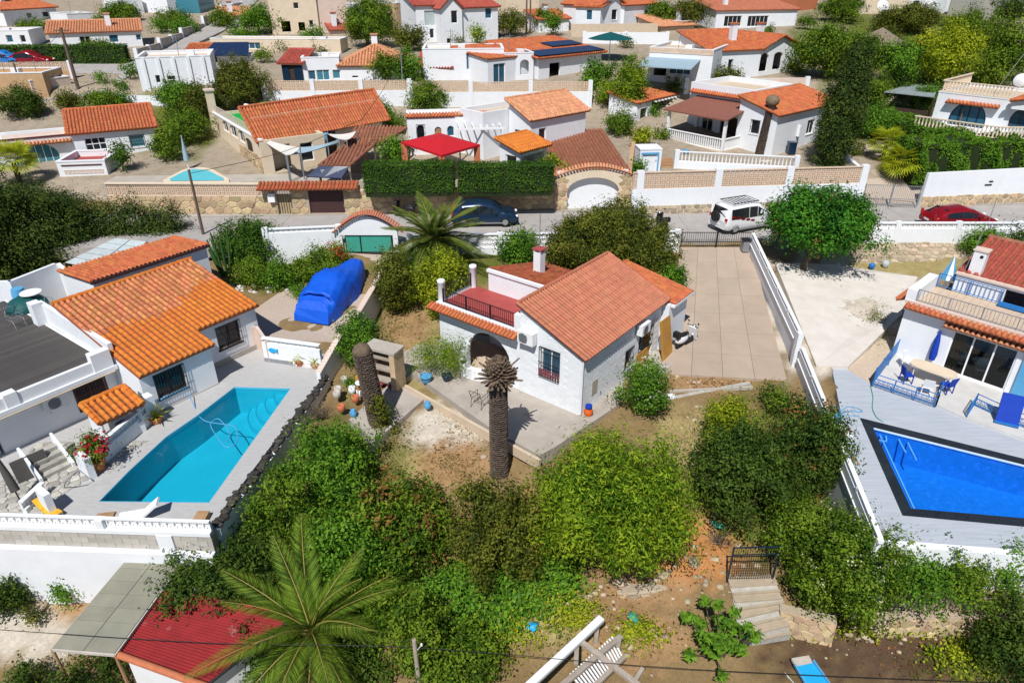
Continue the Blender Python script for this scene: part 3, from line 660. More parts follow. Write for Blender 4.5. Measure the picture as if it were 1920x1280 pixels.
def spiky(par, L, n, m, seed=1, w=.05, name='leaf', z=0., lo=.2):
    """rosette of blades as parts (agave, yucca, pot plants)"""
    rr = random.Random(seed); co = [V((0, -w * .6, 0)), V((L * .45, -w, L * .03)), V((L, 0, -L * .12)), V((L * .45, w, L * .03))]
    me = _np_mesh(name, np.array([tuple(c) for c in co]), 1, m, np.array([.55])); me2 = _np_mesh(name, np.array([tuple(c) for c in co]), 1, m, np.array([.85]))
    for i in range(n): link(name, (me, me2)[i % 2], par, mw=Matrix.Translation((0, 0, z)) @ Matrix.Rotation(i * 2.39996, 4, 'Z') @ Matrix.Rotation(-(lo + (1.35 - lo) * (1 - i / n)), 4, 'Y') @ Matrix.Scale(rr.uniform(.7, 1.1), 4))
def grass(name, pts, m, seed=1, ls=.22, asp=.16, nb=10, spread=.25, up=0.1):
    """tufts of blades on given ground points: one uncountable mass"""
    rg = np.random.default_rng(seed); P = np.array([tuple(p) for p in pts]); n = len(P); PP = np.repeat(P, nb, 0) + rg.normal(size=(n * nb, 3)) * np.array([spread, spread, .0]); PP[:, 2] += ls * .3 * rg.uniform(.3, 1.2, n * nb)
    NN = rg.normal(size=(n * nb, 3)); NN[:, 2] = NN[:, 2] * .35 + up; tn = rg.uniform(0, 1, n * nb); o = link(name, _np_mesh(name, leaves_np(PP, NN, ls, asp, rg, tn), n * nb, m, tn)); o['kind'] = 'stuff'; return o
# ---------------------------------------------------------------- ground
_ctl = np.array([tuple(at(*p)) for p in [
    (0, 1280, -4.0), (250, 1280, -4.1), (600, 1280, -4), (960, 1280, -3.7), (1300, 1280, -3.5), (1600, 1280, -3.9), (1920, 1280, -4.1), (0, 1085, -3.2), (200, 1080, -3.2), (100, 1190, -3.7), (330, 1085, -3.2), (300, 1200, -3.9),
    (760, 800, -.45), (850, 830, -.6), (940, 890, -.9), (720, 890, -1.1), (600, 920, -2.0), (470, 1010, -2.6), (640, 760, -.7), (700, 820, -.6), (1050, 880, -.9), (1270, 850, -.55), (1380, 740, -.25), (1300, 725, -.1), (1420, 830, -.9), (700, 1000, -2.6), (560, 1090, -3.2), (820, 1100, -3.0),
    (1000, 960, -1.7), (1320, 1040, -2.5), (1100, 1070, -2.5), (1200, 1130, -2.9), (1400, 1090, -2.9), (1560, 980, -2.2), (1540, 860, -1.3), (1500, 1200, -3.7), (1700, 1170, -3.4), (1850, 1150, -3.3), (1640, 1080, -2.9),
    (780, 620, .1), (740, 560, .3), (720, 650, -.2), (690, 620, .0), (730, 500, .9), (880, 485, 1.3), (950, 480, 1.2), (1100, 470, 1.1), (1000, 430, 1.5), (1240, 460, 1.2),
    (1500, 560, .75), (1600, 560, .8), (1560, 680, .15), (1680, 480, 1.0), (1800, 480, 1.1), (1920, 440, 1.3), (1550, 470, 1.1), (1650, 640, .3), (1850, 600, .6),
    (600, 560, .45), (650, 480, 1.15), (480, 560, .4), (430, 500, .7), (500, 460, .9), (560, 640, .1), (520, 520, .6),
    (760, 735, -.28), (850, 787, -.35), (940, 837, -.4), (1012, 872, -.45), (1060, 848, -.35), (1110, 810, -.25), (1165, 765, -.12), (1200, 705, -.02), (800, 760, -.3), (890, 810, -.4), (660, 800, -.45), (690, 850, -.55), (720, 790, -.4), (740, 750, -.3), (1250, 560, .55), (1435, 560, .62), (1490, 700, .0), (1240, 640, .2), (1225, 700, .0), (1350, 722, -.05), (1470, 720, -.08), (1290, 500, 1.2), (1420, 480, 1.5), (640, 570, .5), (690, 530, .9), (470, 610, .15), (560, 600, .3), (1530, 640, .35), (1680, 590, .55), (1720, 540, .75), (1500, 690, .03), (1580, 690, .02),
    (60, 470, .4), (200, 470, .5), (300, 440, .9), (100, 560, .2), (0, 520, .2)]])
_prof = np.array([(-9e3, -6), (8, -5.2), (48.9, 1.76), (50.2, 2.2), (52, 3.55), (61, 4.2), (69, 5.4), (71.5, 7.3), (82, 8.1), (100, 9.1), (130, 11.8), (200, 18), (420, 44), (1000, 120), (3000, 330)])
def gz(x, y):
    x = np.atleast_1d(np.asarray(x, float)); y = np.atleast_1d(np.asarray(y, float)); out = np.interp(y - .05 * x, _prof[:, 0], _prof[:, 1])
    m = (y < 47) & (np.abs(x) < 60)
    if m.any():
        d2 = (x[m][:, None] - _ctl[:, 0]) ** 2 + (y[m][:, None] - _ctl[:, 1]) ** 2 + .15; w = d2 ** -1.7; zz = (w * _ctl[:, 2]).sum(1) / w.sum(1)
        k = np.clip((y[m] - 42) / 1.5, 0, 1); out[m] = zz * (1 - k) + 1.76 * k
    m2 = (y >= 43.5) & (y - .05 * x < 48.9); out[m2] = 1.76
    return out
def G(x, y): return float(gz(x, y)[0])
def gnd(px, py):
    d = ray(px, py); lo, hi = 8., 900.
    ys = np.concatenate([np.linspace(8, 120, 700), np.linspace(121, 900, 600)]); t = ys / d.y; zr = CH + d.z * t; k = np.argmax(zr < gz(d.x * t, ys)); tt = t[k]; x, y = d.x * tt, d.y * tt
    return V((x, y, G(x, y)))
_soil, _orange, _dry, _lush, _gravel, _earth, _pave = (.40, .25, .13), (.56, .26, .10), (.38, .31, .14), (.13, .15, .03), (.62, .56, .48), (.11, .07, .045), (.38, .32, .25)
_zones = [(_dry, 780, 640, 60, 110), (_soil, 760, 600, 40, 70), (_gravel, 830, 805, 75, 45), (_dry, 760, 870, 60, 30), (_soil, 850, 870, 70, 40), (_dry, 1310, 830, 90, 60), (_soil, 1320, 715, 90, 20), (_orange, 1010, 1000, 60, 60), (_orange, 1320, 1030, 90, 60), (_orange, 1240, 1070, 90, 40), (_soil, 1180, 1110, 120, 35),
          (_lush, 980, 1130, 130, 70), (_dry, 1050, 1160, 80, 50), (_soil, 1190, 1200, 90, 60), (_earth, 1680, 1225, 240, 70), (_lush, 1830, 1200, 60, 90), (_gravel, 60, 1180, 130, 60), (_soil, 180, 1140, 80, 40), (_gravel, 1560, 590, 160, 110), (_gravel, 1620, 520, 120, 40), (_dry, 1700, 500, 130, 22), (_lush, 560, 500, 110, 50), (_lush, 760, 500, 50, 70), (_lush, 900, 500, 60, 30), (_lush, 640, 900, 110, 110), (_lush, 1450, 900, 120, 150), (_lush, 1720, 90, 220, 90), (_lush, 1600, 215, 70, 60), (_lush, 330, 230, 80, 60)]
def build_ground():
    xs = np.concatenate([np.linspace(-1500, -130, 18), np.linspace(-120, -42, 40), np.linspace(-40, 40, 200), np.linspace(42, 120, 40), np.linspace(130, 1500, 18)])
    ys = np.concatenate([np.linspace(2, 9, 8), np.linspace(9.4, 60, 170), np.linspace(60.6, 110, 60), np.linspace(112, 220, 40), np.linspace(230, 2500, 40)])
    X, Y = np.meshgrid(xs, ys); Z = gz(X.ravel(), Y.ravel()).reshape(X.shape); rg = np.random.default_rng(3)
    Z += np.where((Y < 43) & (np.abs(X) < 40), rg.normal(size=X.shape) * .025, 0)
    fx, fy = X.ravel(), Y.ravel(); zf = Z.ravel()
    for Pg in CARVE:                                  # the terraces are solid: the soil lies well below their tops
        P = np.array(Pg); bb = (fx > P[:, 0].min()) & (fx < P[:, 0].max()) & (fy > P[:, 1].min()) & (fy < P[:, 1].max())
        for i in np.where(bb)[0]:
            if _inpoly(Pg, fx[i], fy[i]): zf[i] = min(zf[i], -3.0) if Pg is not CARVE[-1] else zf[i] - .7
    co = np.stack([X, Y, Z], -1).reshape(-1, 3); nx, ny = len(xs), len(ys)
    idx = np.arange(nx * ny).reshape(ny, nx); F = np.stack([idx[:-1, :-1], idx[:-1, 1:], idx[1:, 1:], idx[1:, :-1]], -1).reshape(-1, 4)
    me = bpy.data.meshes.new('ground'); me.vertices.add(len(co)); me.vertices.foreach_set('co', co.astype(np.float32).ravel()); me.loops.add(F.size); me.loops.foreach_set('vertex_index', F.astype(np.int32).ravel()); me.polygons.add(len(F)); me.polygons.foreach_set('loop_start', np.arange(0, F.size, 4, dtype=np.int32)); me.polygons.foreach_set('use_smooth', np.ones(len(F), bool))
    d = co[:, 1] * cp - (co[:, 2] - CH) * sp; px = 960 + FP * co[:, 0] / d; py = 640 - FP * (co[:, 1] * sp + (co[:, 2] - CH) * cp) / d
    c = np.where((co[:, 1] > 49)[:, None], np.array(_pave), np.array((.27, .19, .095)))
    for col, a, b, rx, ry in _zones:
        q = ((px - a) / rx) ** 2 + ((py - b) / ry) ** 2; w = np.clip(1.5 - q - .35 * np.sin(px * .11 + py * .07) - .25 * np.sin(px * .031 - py * .17), 0, 1) * (d > 5); c = c * (1 - w[:, None]) + np.array(col) * w[:, None]
    at_ = me.attributes.new('soil', 'FLOAT_COLOR', 'POINT'); at_.data.foreach_set('color', np.c_[c, np.ones(len(c))].astype(np.float32).ravel())
    m = bpy.data.materials.new('ground'); m.use_nodes = True; nt = m.node_tree; L = nt.links.new; b = nt.nodes['Principled BSDF']; b.inputs['Roughness'].default_value = .95; b.inputs['Specular IOR Level'].default_value = .1
    a = _n(nt, 'Attribute'); a.attribute_name = 'soil'; tc = _n(nt, 'TexCoord'); cur = a.outputs['Color']
    for sc, lo, hi, cc in ((1.3, .45, .75, (.72, .67, .58, 1)), (7, .4, .7, (1.3, 1.25, 1.2, 1)), (30, .35, .7, (.62, .6, .55, 1))):
        n = _n(nt, 'TexNoise'); n.inputs['Scale'].default_value = sc; n.inputs['Detail'].default_value = 7; L(tc.outputs['Object'], n.inputs[0]); r = _n(nt, 'ValToRGB'); r.color_ramp.elements[0].position = lo; r.color_ramp.elements[1].position = hi; r.color_ramp.elements[0].color = (1, 1, 1, 1); r.color_ramp.elements[1].color = cc
        L(n.outputs[0], r.inputs[0]); x = _n(nt, 'MixRGB', blend_type='MULTIPLY'); x.inputs[0].default_value = .8; L(cur, x.inputs[1]); L(r.outputs[0], x.inputs[2]); cur = x.outputs[0]
    v = _n(nt, 'TexNoise'); v.inputs['Scale'].default_value = 55; v.inputs['Detail'].default_value = 4; bp = _n(nt, 'Bump'); bp.inputs['Strength'].default_value = .6; bp.inputs['Distance'].default_value = .05; L(tc.outputs['Object'], v.inputs[0]); L(v.outputs[0], bp.inputs['Height']); L(bp.outputs[0], b.inputs['Normal']); L(cur, b.inputs['Base Color'])
    me.materials.append(m); me.update(calc_edges=True); o = link('ground', me); o['kind'] = 'structure'
def pq(*pts): return [tuple(at(*p)[:2]) for p in pts]
CARVE = [pq((40, 985, 0), (385, 980, 0), (410, 950, 0), (590, 706, 0), (535, 650, 0), (440, 650, 0), (300, 670, 0), (0, 720, 0), (-280, 900, 0), (-250, 985, 0)), pq((1564, 694, 0), (1645, 634, 0), (1900, 640, 0), (2500, 900, 0), (2420, 1070, 0), (1670, 1005, 0), (1625, 935, 0)), [tuple(at(*p)[:2]) for p in ((1283, 470, 1.5), (1402, 470, 1.5), (1465, 700, 0), (1250, 690, 0))]]
build_ground()
RZ = 1.8
def rx_(x, k): return 44.6 + .05 * x + k           # the road runs almost straight across the picture
struct('road', MB().prism([(-75, rx_(-75, -1.6)), (60, rx_(60, -3.0)), (60, rx_(60, 3.6)), (-75, rx_(-75, 3.6))], 1.0, RZ), 'roadmat')
struct('pavement', MB().prism([(-75, rx_(-75, 3.6)), (60, rx_(60, 3.6)), (60, rx_(60, 4.6)), (-75, rx_(-75, 4.6))], 1.0, RZ + .11), 'pavement')
mk = MB()
for x in np.arange(-60, 60, 4.): mk.box(x, x + .012, rx_(x, -1.4), rx_(x, 3.5), RZ - .02, RZ + .004)
struct('road', mk, 'black')
# main driveway: slabs cast side by side, each its own piece
D0, D1, D2, D3 = at(1276, 463, 1.62), at(1409, 463, 1.62), at(1476, 713, -.02), at(1237, 700, .02)
dr = thing('driveway', 'beige concrete driveway of cast slabs running down from the black gate', 'driveway', D3); dr['kind'] = 'structure'
del dr['category']
def dv(u, v): return D0.lerp(D1, u).lerp(D3.lerp(D2, u), v) + V((0, 0, -.06 * math.sin(math.pi * v)))
for i in range(4):
    for j in range(7):
        g = .002; a = [dv((i + p) / 4 + (g if p == 0 else -g) * .6, (j + q) / 7 + (g if q == 0 else -g) * .35) - D3 for p, q in ((0, 1), (1, 1), (1, 0), (0, 0))]
        MB().add(a + [p - V((0, 0, .6)) for p in a], [(0, 1, 2, 3)] + [((k + 1) % 4, k, 4 + k, 4 + (k + 1) % 4) for k in range(4)]).build('slab', 'drive', dr)
# main patio, its beige kerb and the apron by the side door
struct('patio', MB().prism(pq((775, 700, 0), (925, 806, 0), (1012, 853, 0), (1040, 838, 0), (1162, 757, 0), (1180, 660, 0), (830, 620, 0), (700, 690, 0), (735, 725, 0)), -1.4, .0), 'patio')
struct('path', MB().prism(pq((655, 790, -.25), (735, 715, -.12), (798, 745, -.12), (690, 845, -.3), (700, 830, -.3)), -1.4, -.13), 'patio')
struct('patio', MB().prism(pq((1228, 715, .12), (1318, 628, .12), (1270, 590, .12), (1180, 680, .12)), -.6, .12), 'concrete')
kb = MB(); P = [at(760, 722, .02), at(925, 814, .02), at(1012, 862, .02)]
for a, b in zip(P, P[1:]): kb.bar(a - V((0, 0, .22)), b - V((0, 0, .22)), .14, .46)
struct('kerb', kb, 'beige')
# left pool terrace with the pool cut out of it
poolL = pq((185, 940, 0), (392, 942, 0), (545, 728, 0), (440, 725, 0), (372, 777, 0), (312, 818, 0), (242, 882, 0))
deckL = pq((20, 982, 0), (395, 993, 0), (420, 952, 0), (606, 706, 0), (668, 610, 0), (560, 590, 0), (440, 600, 0), (300, 650, 0), (0, 700, 0), (-300, 900, 0), (-260, 974, 0))
struct('pool_terrace', MB().prism(deckL, -3.6, 0, holes=[poolL]), 'paver')
def pool(name, label, poly, depth, m, wm, wz=-.13, cop=None):
    c = V((sum(p[0] for p in poly) / len(poly), sum(p[1] for p in poly) / len(poly), 0)); t = thing(name, label, 'swimming pool', c); q = [(p[0] - c.x, p[1] - c.y) for p in poly]; n = len(q)
    tri = [x if (q[x[1]][0] - q[x[0]][0]) * (q[x[2]][1] - q[x[0]][1]) - (q[x[1]][1] - q[x[0]][1]) * (q[x[2]][0] - q[x[0]][0]) > 0 else x[::-1] for x in tessellate_polygon([[V((*p, 0)) for p in q]])]; mb = MB(); ins = [(p[0] * .9985, p[1] * .9985) for p in q]
    mb.add([(*p, -depth) for p in q], [tuple(x) for x in tri]); mb.add([(*p, -depth) for p in ins] + [(*p, -.02) for p in ins], [(i, n + i, n + (i + 1) % n, (i + 1) % n) for i in range(n)])
    mb.build('basin', m, t); MB().add([(*p, wz) for p in ins], [tuple(x) for x in tri]).build('water', wm, t); return t, q, c
pl, ql, cl = pool('swimming_pool', 'turquoise swimming pool with round corner steps on the grey terrace', poolL, 1.5, 'pool_cyan', 'water_cyan')
e = at(545, 728, 0) - cl; u1 = (at(440, 725, 0) - at(545, 728, 0)).normalized(); u2 = (at(392, 942, 0) - at(545, 728, 0)).normalized()
for k, rr_ in enumerate((.8, 1.25, 1.7, 2.1)):
    pts = [(e.x, e.y)] + [tuple((e + (u1 * math.cos(a) + u2 * math.sin(a)) * rr_)[:2]) for a in (math.pi / 2 * i / 10 for i in range(11))]
    z = -.35 - .28 * k; pts = [(x * .998, y * .998) for x, y in pts]
    MB().prism(pts[::-1], z - .3, z).build('step', 'pool_cyan', pl); MB().tube([(x, y, z + .008) for x, y in pts[1:]], .022, 5).build('step_edge', 'pool_cyan_line', pl)
ed = MB()
for i in range(len(ql)): a, b = ql[i], ql[(i + 1) % len(ql)]; ed.bar((a[0] * .995, a[1] * .995, -.05), (b[0] * .995, b[1] * .995, -.05), .03, .1)
ed.build('waterline_tiles', 'pool_cyan_line', pl)
for a in ((430, 733), (292, 835), (350, 800)):
    p = at(*a, -.3) - cl; MB().box(p.x - .12, p.x + .12, p.y - .06, p.y + .06, -.32, -.22).build('skimmer', 'white_clean', pl)
# right pool, dark stone coping laid in single slabs, grey plank-effect terrace
cA, cB, cC, cD = at(1612, 783, 0), at(2300, 955, 0), at(2300, 1022, 0), at(1692, 966, 0)
poolR = [tuple(p[:2]) for p in (at(1636, 800, 0), at(2290, 962, 0), at(2290, 1003, 0), at(1708, 953, 0))]
deckR = pq((1560, 690, 0), (1640, 628, 0), (1700, 560, 0), (2250, 600, 0), (2600, 900, 0), (2500, 1090, 0), (1646, 1022, 0), (1610, 940, 0))
struct('terrace', MB().prism(deckR, -3.2, 0, holes=[[tuple(p[:2]) for p in (cA, cB, cC, cD)]]), 'deckgrey')
bd = MB()
pr_, q_, c_ = pool('swimming_pool', 'deep blue swimming pool framed by dark stone slabs on the right terrace', poolR, 1.5, 'pool_blue', 'water_blue', -.06)
ring = [cA, cB, cC, cD]; inn = [V((*p, 0)) for p in poolR]
for i in (0, 2, 3):
    a, b, ia, ib = ring[i], ring[(i + 1) % 4], inn[i], inn[(i + 1) % 4]; n = max(1, round((b - a).length / 1.05))
    for k in range(n):
        f = .006; t0, t1 = k / n + f / n, (k + 1) / n - f / n; q = [a.lerp(b, t0) - c_, a.lerp(b, t1) - c_, ia.lerp(ib, t1) - c_, ia.lerp(ib, t0) - c_]
        s = MB(); s.prism([(p.x, p.y) for p in q], -.5, .012); s.build('coping_slab', 'coping_dark', pr_)
ln = MB(); P = [V((*p, 0)) - c_ for p in poolR]
ln.bar(P[0] * .99 + V((0, 0, -.055)), P[1] * .99 + V((0, 0, -.055)), .10, .07); ln.build('waterline_tiles', 'pool_line', pr_)
for a, b in (((1648, 812), (1716, 958)), ((1660, 803), (1662, 827)), ((1662, 827), (1648, 825)), ((1684, 822), (1698, 848)), ((1702, 830), (1718, 862))):
    p, q = at(*a, -.3) - c_, at(*b, -.3) - c_; MB().bar(p + V((0, 0, -.0)), q, .06, .04).build('step_edge', 'pool_line', pr_)
p = at(1750, 836, -.3) - c_; MB().box(p.x - .25, p.x + .25, p.y - .05, p.y + .05, -.35, -.25).build('skimmer', 'white_clean', pr_)
# plots across the road and terraces further up
struct('terrace', MB().prism([(-30, 49.3), (-1, 50.6), (-1, 63), (-30, 63)], 1.2, 3.62), 'concrete')
struct('forecourt', MB().prism([tuple(gnd(*p)[:2]) for p in ((1620, 385), (1725, 385), (1730, 330), (1650, 270), (1570, 280), (1610, 340))], 1.5, 2.0, zf=lambda x, y: max(1.9, G(x, y) + .06)), 'gravel_pink')
struct('street', MB().prism([tuple(gnd(*p)[:2]) for p in ((-40, 210), (205, 172), (238, 122), (-40, 122))], 3, 4, zf=lambda x, y: G(x, y) + .10), 'roadmat')
struct('street', MB().prism([tuple(gnd(*p)[:2]) for p in ((205, 172), (250, 140), (420, 60), (520, -30), (450, -30), (370, 60), (262, 115), (238, 122))], 3, 4, zf=lambda x, y: G(x, y) + .16), 'roadmat')
# boat drive and right-hand gravel yard
struct('driveway', MB().prism(pq((655, 470, 1.3), (735, 470, 1.3), (700, 545, .9), (650, 640, .12), (495, 640, .12), (470, 590, .2), (520, 550, .55), (600, 520, .8)), -.5, .9, zf=lambda x, y: G(x, y) + .12), 'gravel_pink')
struct('yard', MB().prism(pq((1450, 510, .9), (1560, 500, .95), (1720, 520, .85), (1690, 590, .6), (1590, 690, .05), (1530, 690, .05)), -.8, .9, zf=lambda x, y: G(x, y) + .13), 'gravel_right')
struct('path', MB().prism(pq((1590, 690, .1), (1645, 722, .1), (1712, 600, .3), (1690, 570, .5)), -.5, .3, zf=lambda x, y: max(.02, .02 + (y - 28) * .02)), 'tile_pool')
# ---------------------------------------------------------------- the white villa in the middle
mh = House('house', 'white block villa with pinkish tiled roof, arched porch and red roof terrace in the middle', (.38, 27.14), -38)
gab = lambda x, y: 4.38 - max(0, min(x, 3.35)) / 3.35 * 1.42
wf = mh.pop('f', 0, 1013, 655, 1050, 708, 'wbB', d=.12, n=2, gm='glass_blue')
wr = mh.pop('r', 3.35, 1199, 618, 1222, 650, 'wb', n=2); wn = mh.pop('r', 3.35, 1172, 655, 1186, 692, 'wb', n=1)
dr_ = op(5.55, 6.6, .12, 2.15, 'd', fm='plywood')
mh.walls(0, 3.35, 0, 7.3, -.3, gab, 'white_block', {'f': [wf], 'r': [wr, wn, dr_]})
def wmask(ops, top):
    return lambda a, b, c, d: d < top(b) - .02 and not any(b > q['u0'] - .02 and a < q['u1'] + .02 and d > q['v0'] - .02 and c < q['v1'] + .02 for q in ops)
blocks(mh.t, (0, 0), (3.35, 0), 0, 4.4, .40, .17, .009, 'white_block', 150, mask=wmask([wf], lambda u: gab(u, 0)))
sh = lambda q, k: dict(q, u0=q['u0'] - k, u1=q['u1'] - k)
blocks(mh.t, (3.35, 0), (3.35, 7.3), 0, 3.0, .40, .17, .009, 'white_block', 150, mask=wmask([wr, wn, dr_], lambda u: 3.0))
mh.roof((3.62, -.16, 2.98), (3.62, 7.5, 2.98), (-.08, -.16, 4.58), m='tile_terra', per=.205, ln=.40, nobj=300)
MB().bar((3.5, -.06, 2.93), (-.02, -.06, 4.43), .03, .07).build('fascia', 'brown_metal', mh.t)
MB().tube([(3.42, -.06, 2.9), (3.42, -.06, 2.6), (3.40, -.03, 2.45), (3.40, -.03, .1)], .03, 7).build('downpipe', 'white_clean', mh.t)
# porch wing with its arch and terrace
ar = mh.pop('f', .06, 876, 618, 958, 690, 'o', 0); ar['v0'] = .02; ar['v1'] = 2.35; ar['arch'] = (ar['u1'] - ar['u0']) * .5
mh.walls(-5.1, 0, .06, 2.7, -.3, 3.0, 'white_block', {'f': [ar], 'l': [op(.8, 1.9, .9, 1.9, 'w')]}, sides='fl')
blocks(mh.t, (-5.1, .06), (0, .06), 0, 2.85, .40, .17, .008, 'white_block', 100, mask=lambda a, b, c, d: not (b - 5.1 > ar['u0'] - .02 and a - 5.1 < ar['u1'] + .02 and c < optop(ar, min(max((a + b) / 2 - 5.1, ar['u0']), ar['u1'])) + .05))
mh.flat(-5.1, 0, .06, 2.7, 3.08, 'red_paint', 'terrace_floor', .2)
MB().box(-4.9, -.1, .3, 2.5, -.2, .03).build('porch_floor', 'tile_pool', mh.t)
MB().box(-5.16, -.02, -.06, .16, 2.99, 3.17).build('parapet', 'white', mh.t); MB().box(-5.16, -4.98, .17, 2.75, 2.99, 3.17).build('parapet', 'white', mh.t)
eave_tiles(mh.t, (-5.5, -.06, 3.05), (-.05, -.06, 3.05), (0, -1, 0), 'tile_orange', .2, .40, 1, .16)
MB().box(-.32, .0, -.05, .35, 3.0, 3.95).build('corner_post', 'white', mh.t)
for p in ((-5.0, .2), (-5.0, 2.55)): MB().lathe((p[0], p[1], 3.0), [(.17, 0), (.18, .1), (.18, 1.12), (.2, 1.14), (.2, 1.24), (.17, 1.27)], 16).build('pillar', 'white', mh.t)
railing(mh.t, [(-4.8, .08), (-.34, .08)], 3.17, .72, .115, .009, 'black'); railing(mh.t, [(-4.98, .4), (-4.98, 2.35)], 3.17, .72, .115, .009, 'black')
# raised block behind the terrace
mh.walls(-4.1, -.02, 2.7, 7.4, -.3, lambda x, y: 4.1 - (y - 2.7) * .25, 'white', {'f': [op(-3.2, -2.3, .1, 2.1, 'd', fm='dark_wood')]})
MB().box(-4.16, -.0, 2.62, 2.8, 4.1, 4.24).build('parapet', 'white', mh.t)
mh.roof((-.05, 7.5, 2.98), (-4.2, 7.5, 2.98), (-.05, 2.82, 4.14), m='tile_dark', per=.21, ln=.38, nobj=0, ridge=False)
mh.walls(.02, 3.75, 7.32, 9.4, -.2, 2.78, 'white'); mh.roof((3.95, 7.55, 2.80), (3.95, 9.6, 2.80), (0, 7.55, 3.5), m='tile_orange', per=.2, ln=.38, verge=False)
MB().box(3.78, 3.98, 7.4, 9.62, 2.66, 2.78).build('fascia', 'white', mh.t)
c = mh.L(1011, 499, 3.9); c.z = 0; ch = MB().box(c.x - .22, c.x + .22, c.y - .22, c.y + .22, 3.4, 4.72).build('chimney', 'white', mh.t)
MB().box(c.x - .28, c.x + .28, c.y - .28, c.y + .28, 4.84, 4.9).build('chimney_cap', 'red_paint', ch)
for a in (-.18, .18):
    for b in (-.18, .18): MB().box(c.x + a - .05, c.x + a + .05, c.y + b - .05, c.y + b + .05, 4.72, 4.84).build('cap_leg', 'white', ch)
MB().tube([(c.x, c.y, 4.9), (c.x, c.y, 6.7)], .022, 6).build('mast', 'grey_metal', ch)
fb = MB()
for i in range(8): x = wf['u0'] + .03 + (wf['u1'] - wf['u0'] - .06) * i / 7; fb.box(x - .04, x + .04, -.105, -.085, wf['v0'] + .02, wf['v0'] + .36)
fb.box(wf['u0'], wf['u1'], -.11, -.09, wf['v0'] + .34, wf['v0'] + .38).build('red_screen', 'pink_paint', mh.t)
v1, v2 = mh.hit(1108, 742, 'x', 3.35), mh.hit(1120, 708, 'x', 3.35); vt = MB().box(3.36, 3.385, v1.y, v2.y, v1.z, v2.z)
vt.build('vent', 'concrete', mh.t)
def ac_unit(label, loc, ang, w=.85, h=.6, group='air conditioner boxes on the walls'):
    t = thing('air_conditioner', label, 'air conditioner', loc, ang, group)
    MB().box(-w / 2, w / 2, -.36, -.06, 0, h).build('casing', 'white_clean', t)
    f = MB().lathe((0, 0, 0), [(h * .40, 0), (h * .40, .02), (h * .36, .03)], 20); f.xf(Matrix.Translation((-w * .12, -.36, h / 2)) @ Matrix.Rotation(rad(90), 4, 'X')).build('fan_guard', 'grey_metal', t)
    g = MB()
    for i in range(6): g.bar((-w * .12 - h * .36, -.395, h / 2 + (i - 2.5) * .07), (-w * .12 + h * .36, -.395, h / 2 + (i - 2.5) * .07), .012, .012)
    g.build('fan_blades', 'black', t)
    for x in (-w * .35, w * .35): MB().box(x - .02, x + .02, -.34, .0, -.05, -.002).build('bracket', 'grey_metal', t)
    return t
def wpos(h, px, py, ax, val): p = h.hit(px, py, ax, val); return h.M @ p
ac_unit('air conditioner box high on the white gable beside the barred window', wpos(mh, 993, 640, 'y', -.02) , -38, group=None)
ac_unit('air conditioner under the long eave of the white villa, beside a blue-shaded window', wpos(mh, 1199, 622, 'x', 3.38) , 52, .8, .55, None)
# things about the villa
t = thing('door_panel', 'tall yellow brown board leaning against the side of the white villa', 'board', mh.M @ V((3.95, 6.9, .12)), -38); t['category'] = 'board'
MB().obox((0, 0, 1.05), (.02, .1, .0), (.0, .45, .0), (-.19, .0, 1.05)).build('board', 'plywood', t); MB().obox((.03, 0, 1.2), (.006, 0, 0), (0, .05, 0), (-.01, 0, .06)).build('handle', 'chrome', t)
single('board', 'orange brown board standing low against the wall beside the tall leaning board', 'board', MB().obox((0, 0, .45), (.02, 0, 0), (0, .55, 0), (-.05, 0, .45)), 'plywood', mh.M @ V((3.56, 5.2, .12)), -38)
def motor_scooter(label, loc, ang, body='car_white', group='scooters and motorbikes'):
    t = thing('scooter', label, 'scooter', loc, ang, group)
    for x in (-.62, .62):
        w = MB().lathe((0, 0, 0), [(.14, -.06), (.25, -.06), (.27, 0), (.25, .06), (.14, .06)], 18).xf(Matrix.Translation((x, 0, .27)) @ Matrix.Rotation(rad(90), 4, 'X')).build('wheel', 'tyre', t)
        MB().lathe((0, 0, 0), [(.13, -.04), (.13, .04)], 12).xf(Matrix.Translation((x, 0, .27)) @ Matrix.Rotation(rad(90), 4, 'X')).build('rim', 'chrome', w)
    MB().ell((-.45, 0, .58), (.5, .2, .24), 14, 8).build('rear_body', body, t); MB().box(-.25, .4, -.15, .15, .28, .38).build('footboard', 'black', t)
    MB().obox((.47, 0, .66), (.03, 0, .03), (0, .22, 0), (-.08, 0, .36)).build('leg_shield', body, t); MB().ell((.64, 0, .55), (.26, .1, .12), 10, 6).build('front_mudguard', body, t)
    MB().ell((-.38, 0, .82), (.46, .16, .09), 14, 6).build('seat', 'black', t)
    MB().tube([(.62, 0, .3), (.42, 0, 1.02)], .03, 6).tube([(.36, -.34, 1.06), (.44, 0, 1.04), (.36, .34, 1.06)], .018, 6).build('handlebar', 'black', t)
    MB().ell((.5, 0, 1.0), (.12, .14, .12), 10, 6).build('headlight', 'chrome', t)
    for y in (-.3, .3): MB().tube([(.4, y, 1.06), (.42, y, 1.24)], .01, 4).ell((.41, y, 1.27), (.02, .07, .05), 8, 5).build('mirror', 'black', t)
    MB().box(-1.02, -.78, -.18, .18, .82, 1.12).build('top_box', 'black', t)
    return t
sc1 = motor_scooter('white scooter parked at the side of the white villa near the driveway', mh.M @ V((4.35, 8.6, .12)), 40)
